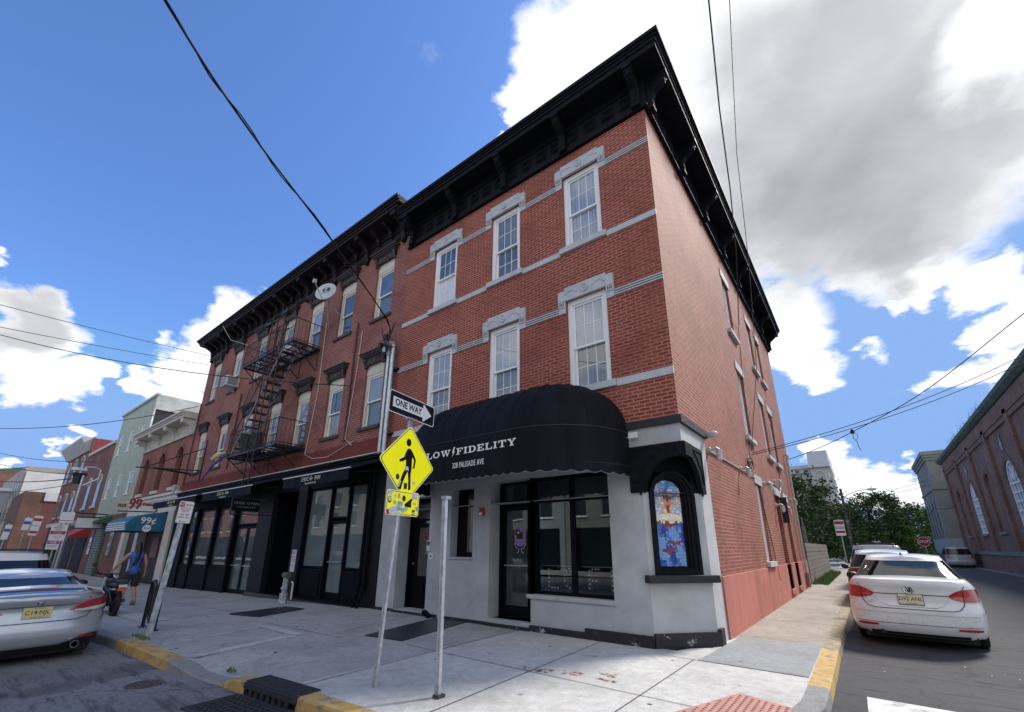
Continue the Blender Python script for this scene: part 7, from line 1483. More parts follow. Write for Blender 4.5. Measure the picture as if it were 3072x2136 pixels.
class Car:
    def __init__(s, name, label, cat, sp, pm, loc, rot, group='parked cars', scale=1):
        s.sp = sp; s.L = sp['L']; s.W = sp['W']; s.n = 3.0; s.D = sp.get('D', .62); s.zb = .20
        s.root = thing(name, label, cat, loc, group); s.T = Matrix.Translation(loc) @ Matrix.Rotation(rot, 4, 'Z') @ Matrix.Scale(scale, 4); s.pm = pm
        s.wx = sp.get('wx', (.95, s.L-.90)); s.wr = sp.get('wr', .315)
        s.V = sp['levels']   # (v, half-width factor, rear offset, front offset)
        s.body(); s.cabin(); s.wheels()
    def lv(s, v, k): return interp([(q[0], q[k]) for q in s.V], v)
    def zbot(s, x):
        z = s.zb+.05*max(0, 1-x/.5)
        for w_ in s.wx:
            ra = s.wr+.055
            if abs(x-w_) < ra: z = max(z, s.wr+math.sqrt(ra*ra-(x-w_)**2)-.02)
        return z
    def ring(s, W2, xr, xf, nr=18, ns=30, D=None, Df=None, n=None):
        D = D or s.D; Df = Df or D*1.2; n = n or s.n; out = []
        for i in range(nr+1): t = -math.pi/2+math.pi*i/nr; out.append((xr+D*(1-abs(math.cos(t))**(2/n)), W2*math.copysign(abs(math.sin(t))**(2/n), math.sin(t))))
        for i in range(1, ns): out.append((xr+D+(xf-Df-xr-D)*i/ns, W2))
        for i in range(nr+1): t = math.pi/2-math.pi*i/nr; out.append((xf-Df*(1-abs(math.cos(t))**(2/n)), W2*math.copysign(abs(math.sin(t))**(2/n), math.sin(t))))
        for i in range(1, ns): out.append((xf-Df-(xf-Df-xr-D)*i/ns, -W2))
        return out
    def body(s):
        g = MB(s.T); vs = [q for q in lin(0, 1, 17)]; rings = []
        for v in vs:
            R = s.ring(s.W/2*s.lv(v, 1), s.lv(v, 2), s.L-s.lv(v, 3)); rings.append([(x, y, max(s.sp_top(x)*v+s.zb*(1-v), min(s.zbot(x) if abs(y) > s.W*.40 else s.zb, s.sp_top(x)-.05))) for x, y in R])
        n = len(rings[0]); V = [p for r in rings for p in r]; F = []
        for j in range(len(vs)-1):
            for i in range(n): F.append((j*n+i, j*n+(i+1) % n, (j+1)*n+(i+1) % n, (j+1)*n+i))
        g.add(V, F)
        top = rings[-1]; m_ = 8; cr = s.sp.get('crown', .035); half = n//2
        def deck(i, k): x, y, z = top[i]; return (x, y*k, z+cr*(1-k*k)*min(1, max(0, x/.25), max(0, (s.L-x)/.3)))
        ks = lin(1, 0, m_)
        DV = [deck(i, k) for k in ks for i in range(n)]; DF = []
        for j in range(m_-1):
            for i in range(n): DF.append((j*n+i, j*n+(i+1) % n, (j+1)*n+(i+1) % n, (j+1)*n+i))
        g.add(DV, DF); g.build('body', s.pm, s.root, smooth=True, ang=50)
        g = MB(s.T); g.prism([(.22, -s.W*.40), (s.L-.35, -s.W*.40), (s.L-.35, s.W*.40), (.22, s.W*.40)], .13, .5, 'xy'); g.build('underbody', UND, s.root)  # underbody box hung low to deepen the shade beneath the car
    def sp_top(s, x): return interp(s.sp['deck'], x)
    def gring(s, q, e=0):
        c = s.sp['cabin']; a = c['base']; b = c['top']; q2 = q
        xr = a[0]+(b[0]-a[0])*q2-e; xf = a[1]+(b[1]-a[1])*q2+e; W2 = (a[2]+(b[2]-a[2])*(q**1.3))/2+e
        return s.ring(W2, xr, xf, 20, 30, D=c.get('D', .42), Df=c.get('D', .42)*1.6, n=c.get('n', 3.2))
    def gz_(s, x, q):
        r = interp(s.sp['roof'], x); base = s.sp_top(x)-.03; return base+(r-base)*q
    def cabin(s):
        g = MB(s.T); qs = lin(0, 1, 9); rings = []
        for q in qs: rings.append([(x, y, s.gz_(x, q)) for x, y in s.gring(q)])
        n = len(rings[0]); V = [p for r in rings for p in r]; F = []
        for j in range(len(qs)-1):
            for i in range(n): F.append((j*n+i, j*n+(i+1) % n, (j+1)*n+(i+1) % n, (j+1)*n+i))
        g.add(V, F); top = rings[-1]; ks = lin(1, 0, 7); DV = [(x, y*k, z+.035*(1-k*k)) for k in ks for x, y, z in top]; DF = []
        for j in range(6):
            for i in range(n): DF.append((j*n+i, j*n+(i+1) % n, (j+1)*n+(i+1) % n, (j+1)*n+i))
        g.add(DV, DF); g.build('roof', s.sp.get('roof_mat', s.pm), s.root, smooth=True, ang=50)
        def patch(name, i0, i1, q0, q1, m_=None):
            a = MB(s.T); Q = lin(q0, q1, 7); R = [[(x, y, s.gz_(x, q)) for x, y in s.gring(q, .007)] for q in Q]; idx = [i % n for i in range(i0, i1+1)]
            V = [r[i] for r in R for i in idx]; k = len(idx); F = [(j*k+i, j*k+i+1, (j+1)*k+i+1, (j+1)*k+i) for j in range(len(Q)-1) for i in range(k-1)]; a.add(V, F); return a.build(name, m_ or CGL, s.root, smooth=True, flip=False)
        c = s.sp['cabin']; r0, r1 = c.get('rear', (3, 17)); patch('rear_window', r0, r1, *c.get('rq', (.06, .86)))
        base = 20; ns = 29
        for (a_, b_) in c.get('side', ((2, 13), (14, 27))):
            patch('side_window', base+a_, base+b_, .12, .86); patch('side_window', n-b_, n-a_, .12, .86)
        patch('windshield', base+ns+1+3, base+ns+1+17, .05, .88)
    def wheels(s):
        for x in s.wx:
            for sd in (-1, 1):
                y0 = sd*(s.W/2-.03); y1 = sd*(s.W/2-.24); g = MB(s.T); rr = s.wr
                prof = [(rr*.62, 0), (rr*.92, 0), (rr, .03), (rr, .18), (rr*.92, .21), (rr*.6, .21)]
                g.lathe([(r_, y0-sd*h_) for r_, h_ in prof], (x, 0, rr), 'y', 26); w_ = g.build('wheel', TYR, s.root, smooth=True)
                g = MB(s.T); g.lathe([(0, y0-sd*.03), (rr*.15, y0-sd*.02), (rr*.2, y0-sd*.05), (rr*.63, y0-sd*.03), (rr*.63, y0-sd*.20), (0, y0-sd*.19)], (x, 0, rr), 'y', 20)
                for k_ in range(5): a = k_*2*math.pi/5; g.tube([(x+rr*.12*math.cos(a), y0-sd*.022, rr+rr*.12*math.sin(a)), (x+rr*.62*math.cos(a), y0-sd*.022, rr+rr*.62*math.sin(a))], .028, 5)
                g.build('rim', RIM, w_)
    # ---- rear surface
    def rx(s, y, z, out=.0):
        T_ = s.sp_top(.1); v = max(0, min(1, (z-s.zb)/(T_-s.zb))); W2 = s.W/2*s.lv(v, 1)+out; u = min(.999, abs(y)/W2)
        return s.lv(v, 2)+s.D*(1-(1-u**s.n)**(1/s.n))-out
    def rear_strip(s, name, cols, m_, out=.010, parent=None, nz=4):
        # cols: (y, zlo, zhi); follows the curved tail
        a = MB(s.T); V = []; k = nz+1; c2 = []
        for c0, c1 in zip(cols, cols[1:]):
            for q in range(5): c2.append(tuple(c0[w_]+(c1[w_]-c0[w_])*q/5 for w_ in range(3)))
        cols = c2+[tuple(cols[-1])]
        for (y, z0, z1) in cols:
            for j in range(k): z = z0+(z1-z0)*j/nz; V.append((s.rx(y, z, out), y, z))
        F = [(i*k+j, (i+1)*k+j, (i+1)*k+j+1, i*k+j+1) for i in range(len(cols)-1) for j in range(nz)]
        a.add(V, F); return a.build(name, m_, parent or s.root, smooth=True, flip=False)
    def sym(s, name, cols, m_, out=.010, parent=None):
        r = []
        for sd in (1, -1):
            c = [(y*sd, a, b) for y, a, b in cols]; r.append(s.rear_strip(name, c if sd == 1 else c[::-1], m_, out, parent))
        return r
    def number_plate(s, z, txt, frame_=None, tilt=.15, col=None):
        x = s.rx(0, z, .022); M_ = s.T @ Matrix.Translation((x, 0, z)) @ Matrix.Rotation(R_(-90), 4, 'Z') @ Matrix.Rotation(R_(90)-tilt, 4, 'X')
        g = MB(M_); g.box(-.157, -.08, -.004, .157, .08, .0); 
        if frame_: g.box(-.165, -.088, -.006, .165, .088, -.0041, 1)
        f = g.build('number_plate', [col or PLT, BPL], s.root)
        g = MB(); g.text(txt, .085, M_ @ Matrix.Translation((0, .002, .001)), 0, .0006, sx=.92, bold=.0005); g.text('Garden State', .026, M_ @ Matrix.Translation((0, -.062, .001)), 0, .0005); g.text('New Jersey', .024, M_ @ Matrix.Translation((0, .063, .001)), 0, .0005); g.build('lettering', INK, f, flip=False); return f
    def mirror(s, x, z, m_=None, sides=(1, -1)):
        for sd in sides:
            g = MB(s.T); y = sd*(s.W/2-.02); g.tube([(x, y-sd*.06, z-.03), (x+.02, y+sd*.03, z-.02)], .025, 6); g.lathe([(0, -.10), (.05, -.095), (.075, -.05), (.08, 0), (.075, .05), (.04, .09), (0, .10)], (x, y+sd*.11, z+.03), 'y', 12); g.build('mirror', m_ or BPL, s.root, smooth=True)
    def tailmark(s, y, z, txt, sz, m_=None):
        x = s.rx(y, z, .006); M_ = s.T @ Matrix.Translation((x, y, z)) @ Matrix.Rotation(R_(-90), 4, 'Z') @ Matrix.Rotation(R_(80), 4, 'X'); g = MB(); g.text(txt, sz, M_, 0, .002, bold=.001); g.build('badge_lettering', m_ or CHR, s.root, flip=False)
def dense(pts, n=6): return [(a[0]+(b[0]-a[0])*i/n, a[1]+(b[1]-a[1])*i/n) for a, b in zip(pts, pts[1:]) for i in range(n)]+[pts[-1]]
def seam_line(car, pts, name='panel_gap', r_=.005):
    a = MB(car.T); a.tube([(car.rx(y, z, .006), y, z) for y, z in dense(pts)], r_, 4); return a.build(name, UND, car.root, flip=False)
# white sedan
WP = mat('paint_white', (.72, .725, .73), .34, .05, 3, coat=.8)
grime(WP, 2.6, .56, .70, .86)
SED = dict(L=4.62, W=1.78, D=.60, levels=[(0, .93, .10, .2), (.08, .965, .035, .1), (.2, .99, .0, .04), (.36, 1, .0, .0), (.52, 1, .012, .0), (.57, .995, .055, .02), (.72, .985, .065, .06), (.86, .96, .055, .14), (.95, .91, .03, .22), (1, .86, .05, .32)],
    deck=[(0, 1.06), (.12, 1.075), (.75, 1.09), (1.6, .97), (3.2, .95), (3.7, .93), (4.3, .80), (4.62, .72)], roof=[(0, 1.32), (1.1, 1.405), (1.7, 1.45), (2.4, 1.46), (3.0, 1.40), (3.5, 1.3)],
    cabin=dict(base=(.58, 3.55, 1.56), top=(1.22, 2.80, 1.12), rear=(2, 18), rq=(.07, .90), side=((3, 13), (15, 27))), crown=.03)
J = Car('parked_car', 'white sedan parked at the side street kerb with its tail to the camera', 'car', SED, WP, (2.52, 3.18, -.13), R_(90-3))
JL = [(.48, .835, .85), (.53, .80, .885), (.60, .775, .925), (.68, .765, .945), (.76, .76, .955), (.82, .76, .957), (.855, .765, .955)]
for o in J.sym('tail_light', JL, LRED, .012): pass
J.sym('lamp_band', [(.53, .825, .835), (.60, .815, .835), (.65, .81, .835)], mat('lamp_pink', (.50, .10, .10), .2, .1, coat=1), .016)
J.sym('light_divider', [(.655, .77, .94), (.665, .77, .94)], UND, .015)
J.number_plate(.775, 'D92·ANL', True, .18)
seam_line(J, [(.475, .845), (-.475, .845)], r_=.006)
seam_line(J, [(-.70, 1.0), (-.665, .94)]); seam_line(J, [(-.665, .77), (-.64, .70), (-.58, .64), (-.5, .62), (.5, .62), (.58, .64), (.64, .70), (.665, .77)]); seam_line(J, [(.70, 1.0), (.665, .94)])
a = MB(J.T); a.tube([(J.rx(y, z, -.001), y, z) for y, z in [(-.48, .82), (-.40, .70), (-.30, .66), (.30, .66), (.40, .70), (.48, .82)]], .010, 6); a.build('plate_recess', WP, J.root, flip=False)
J.sym('bumper_reflector', [(.50, .335, .365), (.6, .33, .365), (.72, .325, .365), (.79, .33, .36)], LRED, .012)
J.rear_strip('bumper_crease', [(y, .545, .552) for y in lin(-.80, .80, 17)], mat('crease_grey', (.42, .42, .43), .5, 0), .004); J.rear_strip('bumper_line', [(y, .385, .391) for y in lin(-.8, .8, 17)], UND, .006); J.rear_strip('bumper_diffuser', [(y, .205, .25+.0*y) for y in lin(-.62, .62, 15)], BPL, .012)
for sd in (1,): a = MB(J.T); a.cyl((.04, sd*.46, .24), (.25, sd*.46, .24), .035, 10); a.build('exhaust', IRON, J.root)
M_ = J.T @ Matrix.Translation((J.rx(0, .925, .014), 0, .925)) @ Matrix.Rotation(R_(-90), 4, 'Z') @ Matrix.Rotation(R_(82), 4, 'X')
g = MB(M_); g.lathe([(.052, 0), (.062, .004), (.066, 0)], (0, 0, 0), 'z', 24, 0); g.lathe([(0, -.001), (.053, -.001)], (0, 0, 0), 'z', 24, 1)
for pts in ([(-.022, .045), (0, .002), (.022, .045)], [(-.045, .03), (-.018, -.045), (0, -.002), (.018, -.045), (.045, .03)]): g.tube([(x, y, .002) for x, y in pts], .006, 5, 0)
g.build('emblem', [CHR, INK], J.root, flip=False)
J.tailmark(.50, .72, 'JETTA', .055); J.mirror(2.95, .97, sides=(1,))
g = MB(J.T); g.lathe([(.03, 0), (.012, .03), (0, .06)], (1.35, .0, 1.47), 'z', 8); g.build('antenna', BPL, J.root)
g = MB(J.T); rr = random.Random(8)
for i in range(60):
    y = rr.uniform(-.75, .75); z = rr.choice([rr.uniform(.40, .46), rr.uniform(.42, .60), rr.uniform(.33, .40)]); l = rr.uniform(.006, .03); g.add([(J.rx(y, z, .004), y, z), (J.rx(y+l, z, .004), y+l, z+.002), (J.rx(y+l, z, .004), y+l, z+.005), (J.rx(y, z, .004), y, z+.003)], [(0, 1, 2, 3)])
tag(g.build('bumper_scuffs', mat('scuff_grey', (.16, .16, .17), .8, .3), J.root, flip=False), None, None, None, 'stuff')
# dark red car just ahead
RP = paint('paint_dark_red', (.14, .012, .018)); S2 = dict(SED); S2['roof'] = [(0, 1.36), (1.1, 1.48), (1.7, 1.53), (2.4, 1.53), (3.0, 1.46), (3.5, 1.3)]; S2['cabin'] = dict(SED['cabin'], base=(.35, 3.5, 1.58), top=(.85, 2.8, 1.2)); S2['roof_mat'] = paint('roof_pale_reflection', (.55, .57, .60))  # pale reflection painted into the colour of the red roof
K = Car('parked_car', 'dark red car with a pale reflection painted on its roof, mostly hidden in front of the white sedan', 'car', S2, RP, (2.38, 8.6, -.13), R_(90)); K.sym('tail_light', JL, LRED, .012); K.mirror(2.95, 1.0)
SUVL = [(0, .93, .12, .2), (.08, .97, .03, .1), (.2, 1, .0, .04), (.4, 1, .0, .0), (.5, 1, .05, .0), (.7, .99, .07, .04), (.9, .97, .08, .1), (1, .95, .09, .18)]
SUV = dict(L=4.7, W=1.86, D=.45, wr=.36, levels=SUVL, deck=[(0, 1.04), (1, 1.04), (3.2, 1.03), (3.7, 1.02), (4.4, .95), (4.7, .85)], roof=[(0, 1.66), (.6, 1.71), (2.0, 1.74), (3.0, 1.68), (3.6, 1.5)], cabin=dict(base=(.11, 3.75, 1.74), top=(.48, 2.95, 1.40), D=.30, n=4, rear=(2, 18), rq=(.10, .82), side=((2, 10), (11, 19), (20, 28))), crown=.02)
def roof_rack(car, z, x0, x1, w_=.55, bars=True, thick=.03):
    g = MB(car.T)
    for sd in (-1, 1): g.tube([(x0, sd*w_, z-.04), (x0+.12, sd*w_, z), (x1-.12, sd*w_, z), (x1, sd*w_, z-.04)], thick*.6, 6)
    if bars:
        for x in (x0+.35, x1-.5): g.box(x-.04, -w_-.12, z+.02, x+.04, w_+.12, z+.05)
    g.build('roof_rack', BPL, car.root)
Q1 = Car('parked_suv', 'pale suv with black roof rack farther along the side street kerb', 'suv', SUV, paint('paint_silver_grey', (.45, .47, .50)), (2.35, 14.6, -.16), R_(90)); roof_rack(Q1, 1.79, .4, 2.8); Q1.sym('tail_light', [(.72, .85, 1.02), (.80, .85, 1.02), (.88, .85, 1.02)], LRED, .012)
Q2 = Car('parked_suv', 'silver suv parked along the church wall far down the side street', 'suv', SUV, paint('paint_silver', (.42, .44, .46)), (8.42, 48.6, -.13), R_(90)); Q2.sym('tail_light', [(.70, .85, 1.20), (.78, .80, 1.20), (.86, .80, 1.2)], LRED, .014); Q2.number_plate(.92, 'NJ', False, .1); roof_rack(Q2, 1.76, .5, 2.8, .55, False); Q2.mirror(3.3, 1.1)
Q2.rear_strip('bumper', [(y, .42, .58) for y in lin(-.86, .86, 15)], paint('paint_silver', (.3, .3, .3)), .03)
# silver coupe on the left with a rear wing
SP = mat('paint_bright_silver', (.50, .52, .56), .30, .06, 3, metal=.45, coat=1)
CPE = dict(L=4.5, W=1.78, D=.62, levels=[(0, .90, .14, .2), (.10, .95, .05, .1), (.25, .985, .0, .04), (.42, 1, .0, .0), (.55, 1, .03, .0), (.62, .995, .07, .02), (.75, .985, .085, .06), (.88, .96, .06, .14), (.96, .91, .02, .22), (1, .85, .04, .32)],
    deck=[(0, .97), (.15, .99), (.8, 1.0), (1.5, .93), (3.2, .93), (3.7, .90), (4.2, .80), (4.5, .70)], roof=[(0, 1.12), (1.2, 1.25), (1.9, 1.31), (2.5, 1.30), (3.0, 1.25), (3.5, 1.2)],
    cabin=dict(base=(.42, 3.5, 1.52), top=(1.30, 2.75, 1.08), rear=(2, 18), rq=(.07, .88), side=((4, 26),)), crown=.03)
HC = Car('parked_car', 'silver coupe with a rear wing parked on the main street at the left', 'car', CPE, SP, (-7.42, -5.90, -.16), R_(180+2), scale=.93)
HL = [(.36, .755, .765), (.44, .75, .81), (.55, .745, .865), (.66, .755, .90), (.76, .765, .915), (.83, .78, .915), (.865, .80, .90)]
HC.sym('tail_light', HL, LRED, .018); HC.sym('reverse_light', [(.42, .745, .76), (.5, .735, .765), (.62, .735, .78), (.76, .745, .795), (.86, .765, .81)], LCLR, .022)
HC.number_plate(.755, 'C14·NJL', False, .12, mat('plate_pale_yellow', (.60, .54, .22), .5, .1))
seam_line(HC, [(-.66, .76), (-.60, .66), (-.45, .62), (.45, .62), (.60, .66), (.66, .76)]); HC.rear_strip('chrome_strip', [(y, .835, .852) for y in lin(-.52, .52, 15)], CHR, .014)
HC.rear_strip('bumper_diffuser', [(y, .20, .27+.11*min(1, max(0, (abs(y)-.35)/.3))) for y in lin(-.83, .83, 25)], BPL, .012); HC.sym('bumper_reflector', [(.56, .335, .365), (.68, .335, .365), (.74, .335, .362)], LRED, .018)
for sd in (1, -1): a = MB(HC.T); a.lathe([(.045, .0), (.055, .0), (.055, .2), (.0, .2)], (.03, sd*.52, .25), 'x', 14); a.build('exhaust', CHR, HC.root)
a = MB(HC.T); W_ = .74
pts = [(-W_, .0), (-W_+.06, .07), (-.5, .115), (0, .13), (.5, .115), (W_-.06, .07), (W_, 0)]
V = []; 
for y, dz in pts: V += [(.10, y, .99+dz), (.33, y, 1.01+dz), (.33, y, .99+dz), (.10, y, .97+dz)]
F = [(i*4+k_, (i+1)*4+k_, (i+1)*4+(k_+1) % 4, i*4+(k_+1) % 4) for i in range(len(pts)-1) for k_ in range(4)]; a.add(V, F); a.build('rear_wing', SP, HC.root, smooth=True, ang=30)
a = MB(HC.T); a.box(.095, -.16, 1.085, .099, .16, 1.105); a.build('brake_light', LRED, HC.root)
M_ = HC.T @ Matrix.Translation((HC.rx(0, .90, .012), 0, .90)) @ Matrix.Rotation(R_(-90), 4, 'Z') @ Matrix.Rotation(R_(80), 4, 'X')
g = MB(M_); 
for pts in ([(-.05, .04), (.05, .04), (.04, -.035), (-.04, -.035)],): g.tube([(x, y, .002) for x, y in pts], .005, 5, closed=True)
g.tube([(-.028, .03, .002), (-.02, -.028, .002)], .006, 5); g.tube([(.028, .03, .002), (.02, -.028, .002)], .006, 5); g.tube([(-.024, 0, .002), (.024, 0, .002)], .006, 5); g.build('emblem', CHR, HC.root, flip=False)
HC.tailmark(.55, .925, 'CIVIC', .045); HC.tailmark(-.58, .93, 'Si', .055, mat('badge_red', (.4, .02, .02), .4, 0)); HC.mirror(2.9, .96)
# suv ahead of the coupe
# suv
S3 = Car('parked_suv', 'white suv with black rear glass and roof bars parked ahead of the silver coupe', 'suv', SUV, WP, (-12.8, -5.92, -.36), R_(180), scale=.95); roof_rack(S3, 1.775, .35, 2.9, .58); S3.sym('tail_light', [(.72, .85, 1.02), (.80, .85, 1.02), (.88, .85, 1.02)], LRED, .012); S3.mirror(3.3, 1.1)
S4 = Car('parked_car', 'pale car two places ahead of the silver coupe, only its roof line showing', 'car', SUV, paint('paint_beige', (.42, .40, .36)), (-19.2, -6.2, -.42), R_(180), scale=.93); roof_rack(S4, 1.76, .35, 2.9, .55, False)
# ------------------------------------------------------------------ motorcycle
r = thing('motorcycle', 'black motorcycle with a grey tail box standing between the coupe and the walking person', 'motorcycle', (-12.4, -4.06, 0)); TM = Matrix.Translation((-11.68, -4.09, -.10)) @ Matrix.Rotation(R_(180), 4, 'Z') @ Matrix.Scale(.95, 4)
def wheel_m(x, rad):
    g = MB(TM); g.lathe([(rad*.78, -.035), (rad*.95, -.045), (rad, -.015), (rad, .015), (rad*.95, .045), (rad*.78, .035)], (x, 0, rad), 'y', 24); w_ = g.build('wheel', TYR, r, smooth=True)
    g = MB(TM)
    for k_ in range(8): a = k_*math.pi/4; g.tube([(x, 0, rad), (x+rad*.8*math.cos(a), 0, rad+rad*.8*math.sin(a))], .012, 5)
    g.lathe([(rad*.74, -.04), (rad*.80, -.04), (rad*.80, .04), (rad*.74, .04)], (x, 0, rad), 'y', 20); g.lathe([(0, -.06), (.06, -.06), (.06, .06), (0, .06)], (x, 0, rad), 'y', 10); g.build('rim', BPL, w_)
wheel_m(.32, .31); wheel_m(1.62, .31)
g = MB(TM); g.tube([(.32, .07, .31), (.55, .10, .55), (1.05, .10, .62), (1.35, .05, .85)], .03, 6); g.tube([(.32, -.07, .31), (.55, -.10, .55), (1.05, -.10, .62), (1.35, -.05, .85)], .03, 6); g.box(.6, -.12, .22, 1.1, .12, .55); g.tube([(.25, -.12, .36), (.9, -.14, .3)], .045, 8); g.build('frame', IRON, r)
g = MB(TM); g.box(.10, -.12, .66, .75, .12, .76); g.box(.75, -.10, .62, 1.25, .10, .84); g.build('seat', BPL, r, bevel=.04); g = MB(TM); g.box(.0, -.10, .72, .28, .10, .84); g.build('tail_box', mat('box_dark', (.03, .03, .035), .5, .1), r, bevel=.02)
g = MB(TM); g.box(-.012, -.09, .60, .02, .09, .66); g.build('tail_light', mat('tail_orange', (.6, .12, .06), .3, .1), r); g = MB(TM); g.box(-.01, -.08, .68, .0, .08, .74); g.build('number_plate', PLA, r)
g = MB(TM); g.tube([(1.62, .09, .31), (1.38, .09, .85)], .028, 6); g.tube([(1.62, -.09, .31), (1.38, -.09, .85)], .028, 6); g.build('fork', PLA, r)
g = MB(TM); g.tube([(1.22, .36, 1.0), (1.36, .15, .93), (1.36, -.15, .93), (1.22, -.36, 1.0)], .016, 6); g.tube([(1.28, .30, 1.0), (1.25, .38, 1.16)], .010, 5); g.tube([(1.28, -.30, 1.0), (1.25, -.38, 1.16)], .010, 5); g.build('handlebar', BPL, r)
for sd in (-1, 1): g = MB(TM); g.lathe([(0, -.012), (.05, -.008), (.05, .008), (0, .012)], (1.25, sd*.40, 1.18), 'x', 12); g.build('mirror', BPL, r)
g = MB(TM); g.lathe([(0, -.04), (.07, -.02), (.08, .05), (0, .06)], (1.48, 0, .88), 'x', 12); g.build('headlight', BPL, r)
# ------------------------------------------------------------------ walking person, seen from behind
SKIN = mat('skin', (.42, .22, .15), .55, .08, 6); SHIRT = mat('shirt_blue', (.035, .12, .42), .8, .2, 6); SHORT = mat('shorts_dark', (.022, .030, .034), .85, .3, 8); HAIR = mat('hair_black', (.006, .005, .006), .35, .3, 30); SHOE = mat('sandal_black', (.015, .015, .016), .6, .1); SOLE = mat('sandal_sole', (.35, .32, .26), .8, .1)
PR = thing('person', 'person with long black ponytail walking away in a blue sleeveless shirt and dark shorts', 'person', (-14.7, -3.2, -.13))
def skin_obj(name, nodes, edges, m_, parent, root=0, sub=2):
    # nodes: name -> (pos, rx, ry)
    keys = list(nodes); me = bpy.data.meshes.new(name); base = WL(parent)
    me.from_pydata([tuple(Vector(nodes[k][0])-base) for k in keys], [(keys.index(a), keys.index(b)) for a, b in edges], []); me.materials.append(m_)
    o = bpy.data.objects.new(name, me); C.objects.link(o); o.parent = parent
    md = o.modifiers.new('skin', 'SKIN'); 
    if not me.skin_vertices: 
        bm = bmesh.new(); bm.from_mesh(me); bm.verts.layers.skin.verify(); bm.to_mesh(me); bm.free()
    for i, k in enumerate(keys): sv = me.skin_vertices[0].data[i]; sv.radius = (nodes[k][1], nodes[k][2]); sv.use_root = (i == root)
    md.use_smooth_shade = True; s_ = o.modifiers.new('sub', 'SUBSURF'); s_.levels = sub; s_.render_levels = sub
    return o
# local frame: forward = -x; left hand side of the picture = -y
ox, oy, oz = -14.7, -3.28, -.13
def Pn(f, s, z): return (ox-f, oy+s, oz+z)       # forward, side (+ = picture right), up
nodes = {'pelvis': (Pn(0, 0, .90), .135, .11), 'waist': (Pn(0, 0, 1.04), .125, .10), 'chest': (Pn(.02, 0, 1.24), .15, .11), 'upper': (Pn(.02, 0, 1.36), .12, .085), 'neck': (Pn(.03, 0, 1.44), .052, .052), 'skull0': (Pn(.05, 0, 1.52), .066, .075), 'skull1': (Pn(.05, 0, 1.60), .076, .09), 'crown': (Pn(.045, 0, 1.665), .05, .058),
  'hipL': (Pn(0, -.10, .84), .095, .095), 'kneeL': (Pn(.03, -.12, .47), .060, .062), 'calfL': (Pn(-.02, -.12, .33), .055, .058), 'ankL': (Pn(-.05, -.125, .09), .034, .036), 'heelL': (Pn(-.07, -.125, .035), .03, .03), 'toeL': (Pn(.12, -.14, .03), .038, .022),
  'hipR': (Pn(0, .10, .84), .095, .095), 'kneeR': (Pn(.02, .09, .48), .060, .062), 'calfR': (Pn(-.14, .10, .36), .055, .058), 'ankR': (Pn(-.27, .11, .17), .034, .036), 'heelR': (Pn(-.33, .11, .14), .03, .03), 'toeR': (Pn(-.19, .12, .04), .038, .022),
  'shL': (Pn(.02, -.18, 1.36), .058, .058), 'elL': (Pn(.0, -.34, 1.12), .038, .040), 'wrL': (Pn(.10, -.44, .92), .026, .026), 'paL': (Pn(.13, -.46, .86), .034, .018),
  'shR': (Pn(.02, .18, 1.36), .058, .058), 'elR': (Pn(-.05, .25, 1.10), .038, .040), 'wrR': (Pn(.02, .28, .87), .026, .026), 'paR': (Pn(.04, .28, .81), .034, .018)}
edges = [('pelvis', 'waist'), ('waist', 'chest'), ('chest', 'upper'), ('upper', 'neck'), ('neck', 'skull0'), ('skull0', 'skull1'), ('skull1', 'crown'), ('pelvis', 'hipL'), ('hipL', 'kneeL'), ('kneeL', 'calfL'), ('calfL', 'ankL'), ('ankL', 'heelL'), ('heelL', 'toeL'), ('pelvis', 'hipR'), ('hipR', 'kneeR'), ('kneeR', 'calfR'), ('calfR', 'ankR'), ('ankR', 'heelR'), ('heelR', 'toeR'),
  ('upper', 'shL'), ('shL', 'elL'), ('elL', 'wrL'), ('wrL', 'paL'), ('upper', 'shR'), ('shR', 'elR'), ('elR', 'wrR'), ('wrR', 'paR')]
for sfx, sg in (('L', -1), ('R', 1)):     # five fingers on each hand, slightly curled
    f0, s0, z0 = (.13, -.46, .86) if sg < 0 else (.04, .28, .81)
    for k_, (df, ln) in enumerate(((-.03, .062), (-.01, .074), (.01, .078), (.03, .068))):
        a, b_ = 'f%s%d' % (sfx, k_), 'g%s%d' % (sfx, k_); nodes[a] = (Pn(f0+df, s0, z0-.05), .0085, .0085); nodes[b_] = (Pn(f0+df+.006, s0-sg*.022, z0-.05-ln*.6), .0075, .0075); edges += [('pa'+sfx, a), (a, b_)]
    nodes['t'+sfx] = (Pn(f0+.045, s0-sg*.01, z0-.01), .010, .010); nodes['u'+sfx] = (Pn(f0+.058, s0-sg*.02, z0-.05), .008, .008); edges += [('pa'+sfx, 't'+sfx), ('t'+sfx, 'u'+sfx)]
bd = skin_obj('body', nodes, edges, SKIN, PR)
nodes = {'z': (Pn(0, 0, .78), .185, .15), 'a': (Pn(0, 0, .90), .185, .15), 'b': (Pn(0, 0, 1.04), .175, .135), 'c': (Pn(.02, 0, 1.22), .175, .13), 'd': (Pn(.02, 0, 1.36), .15, .105), 'e': (Pn(.03, 0, 1.425), .075, .07), 'l': (Pn(.02, -.165, 1.365), .072, .07), 'r': (Pn(.02, .165, 1.365), .072, .07)}
skin_obj('shirt', nodes, [('z', 'a'), ('a', 'b'), ('b', 'c'), ('c', 'd'), ('d', 'e'), ('d', 'l'), ('d', 'r')], SHIRT, PR)
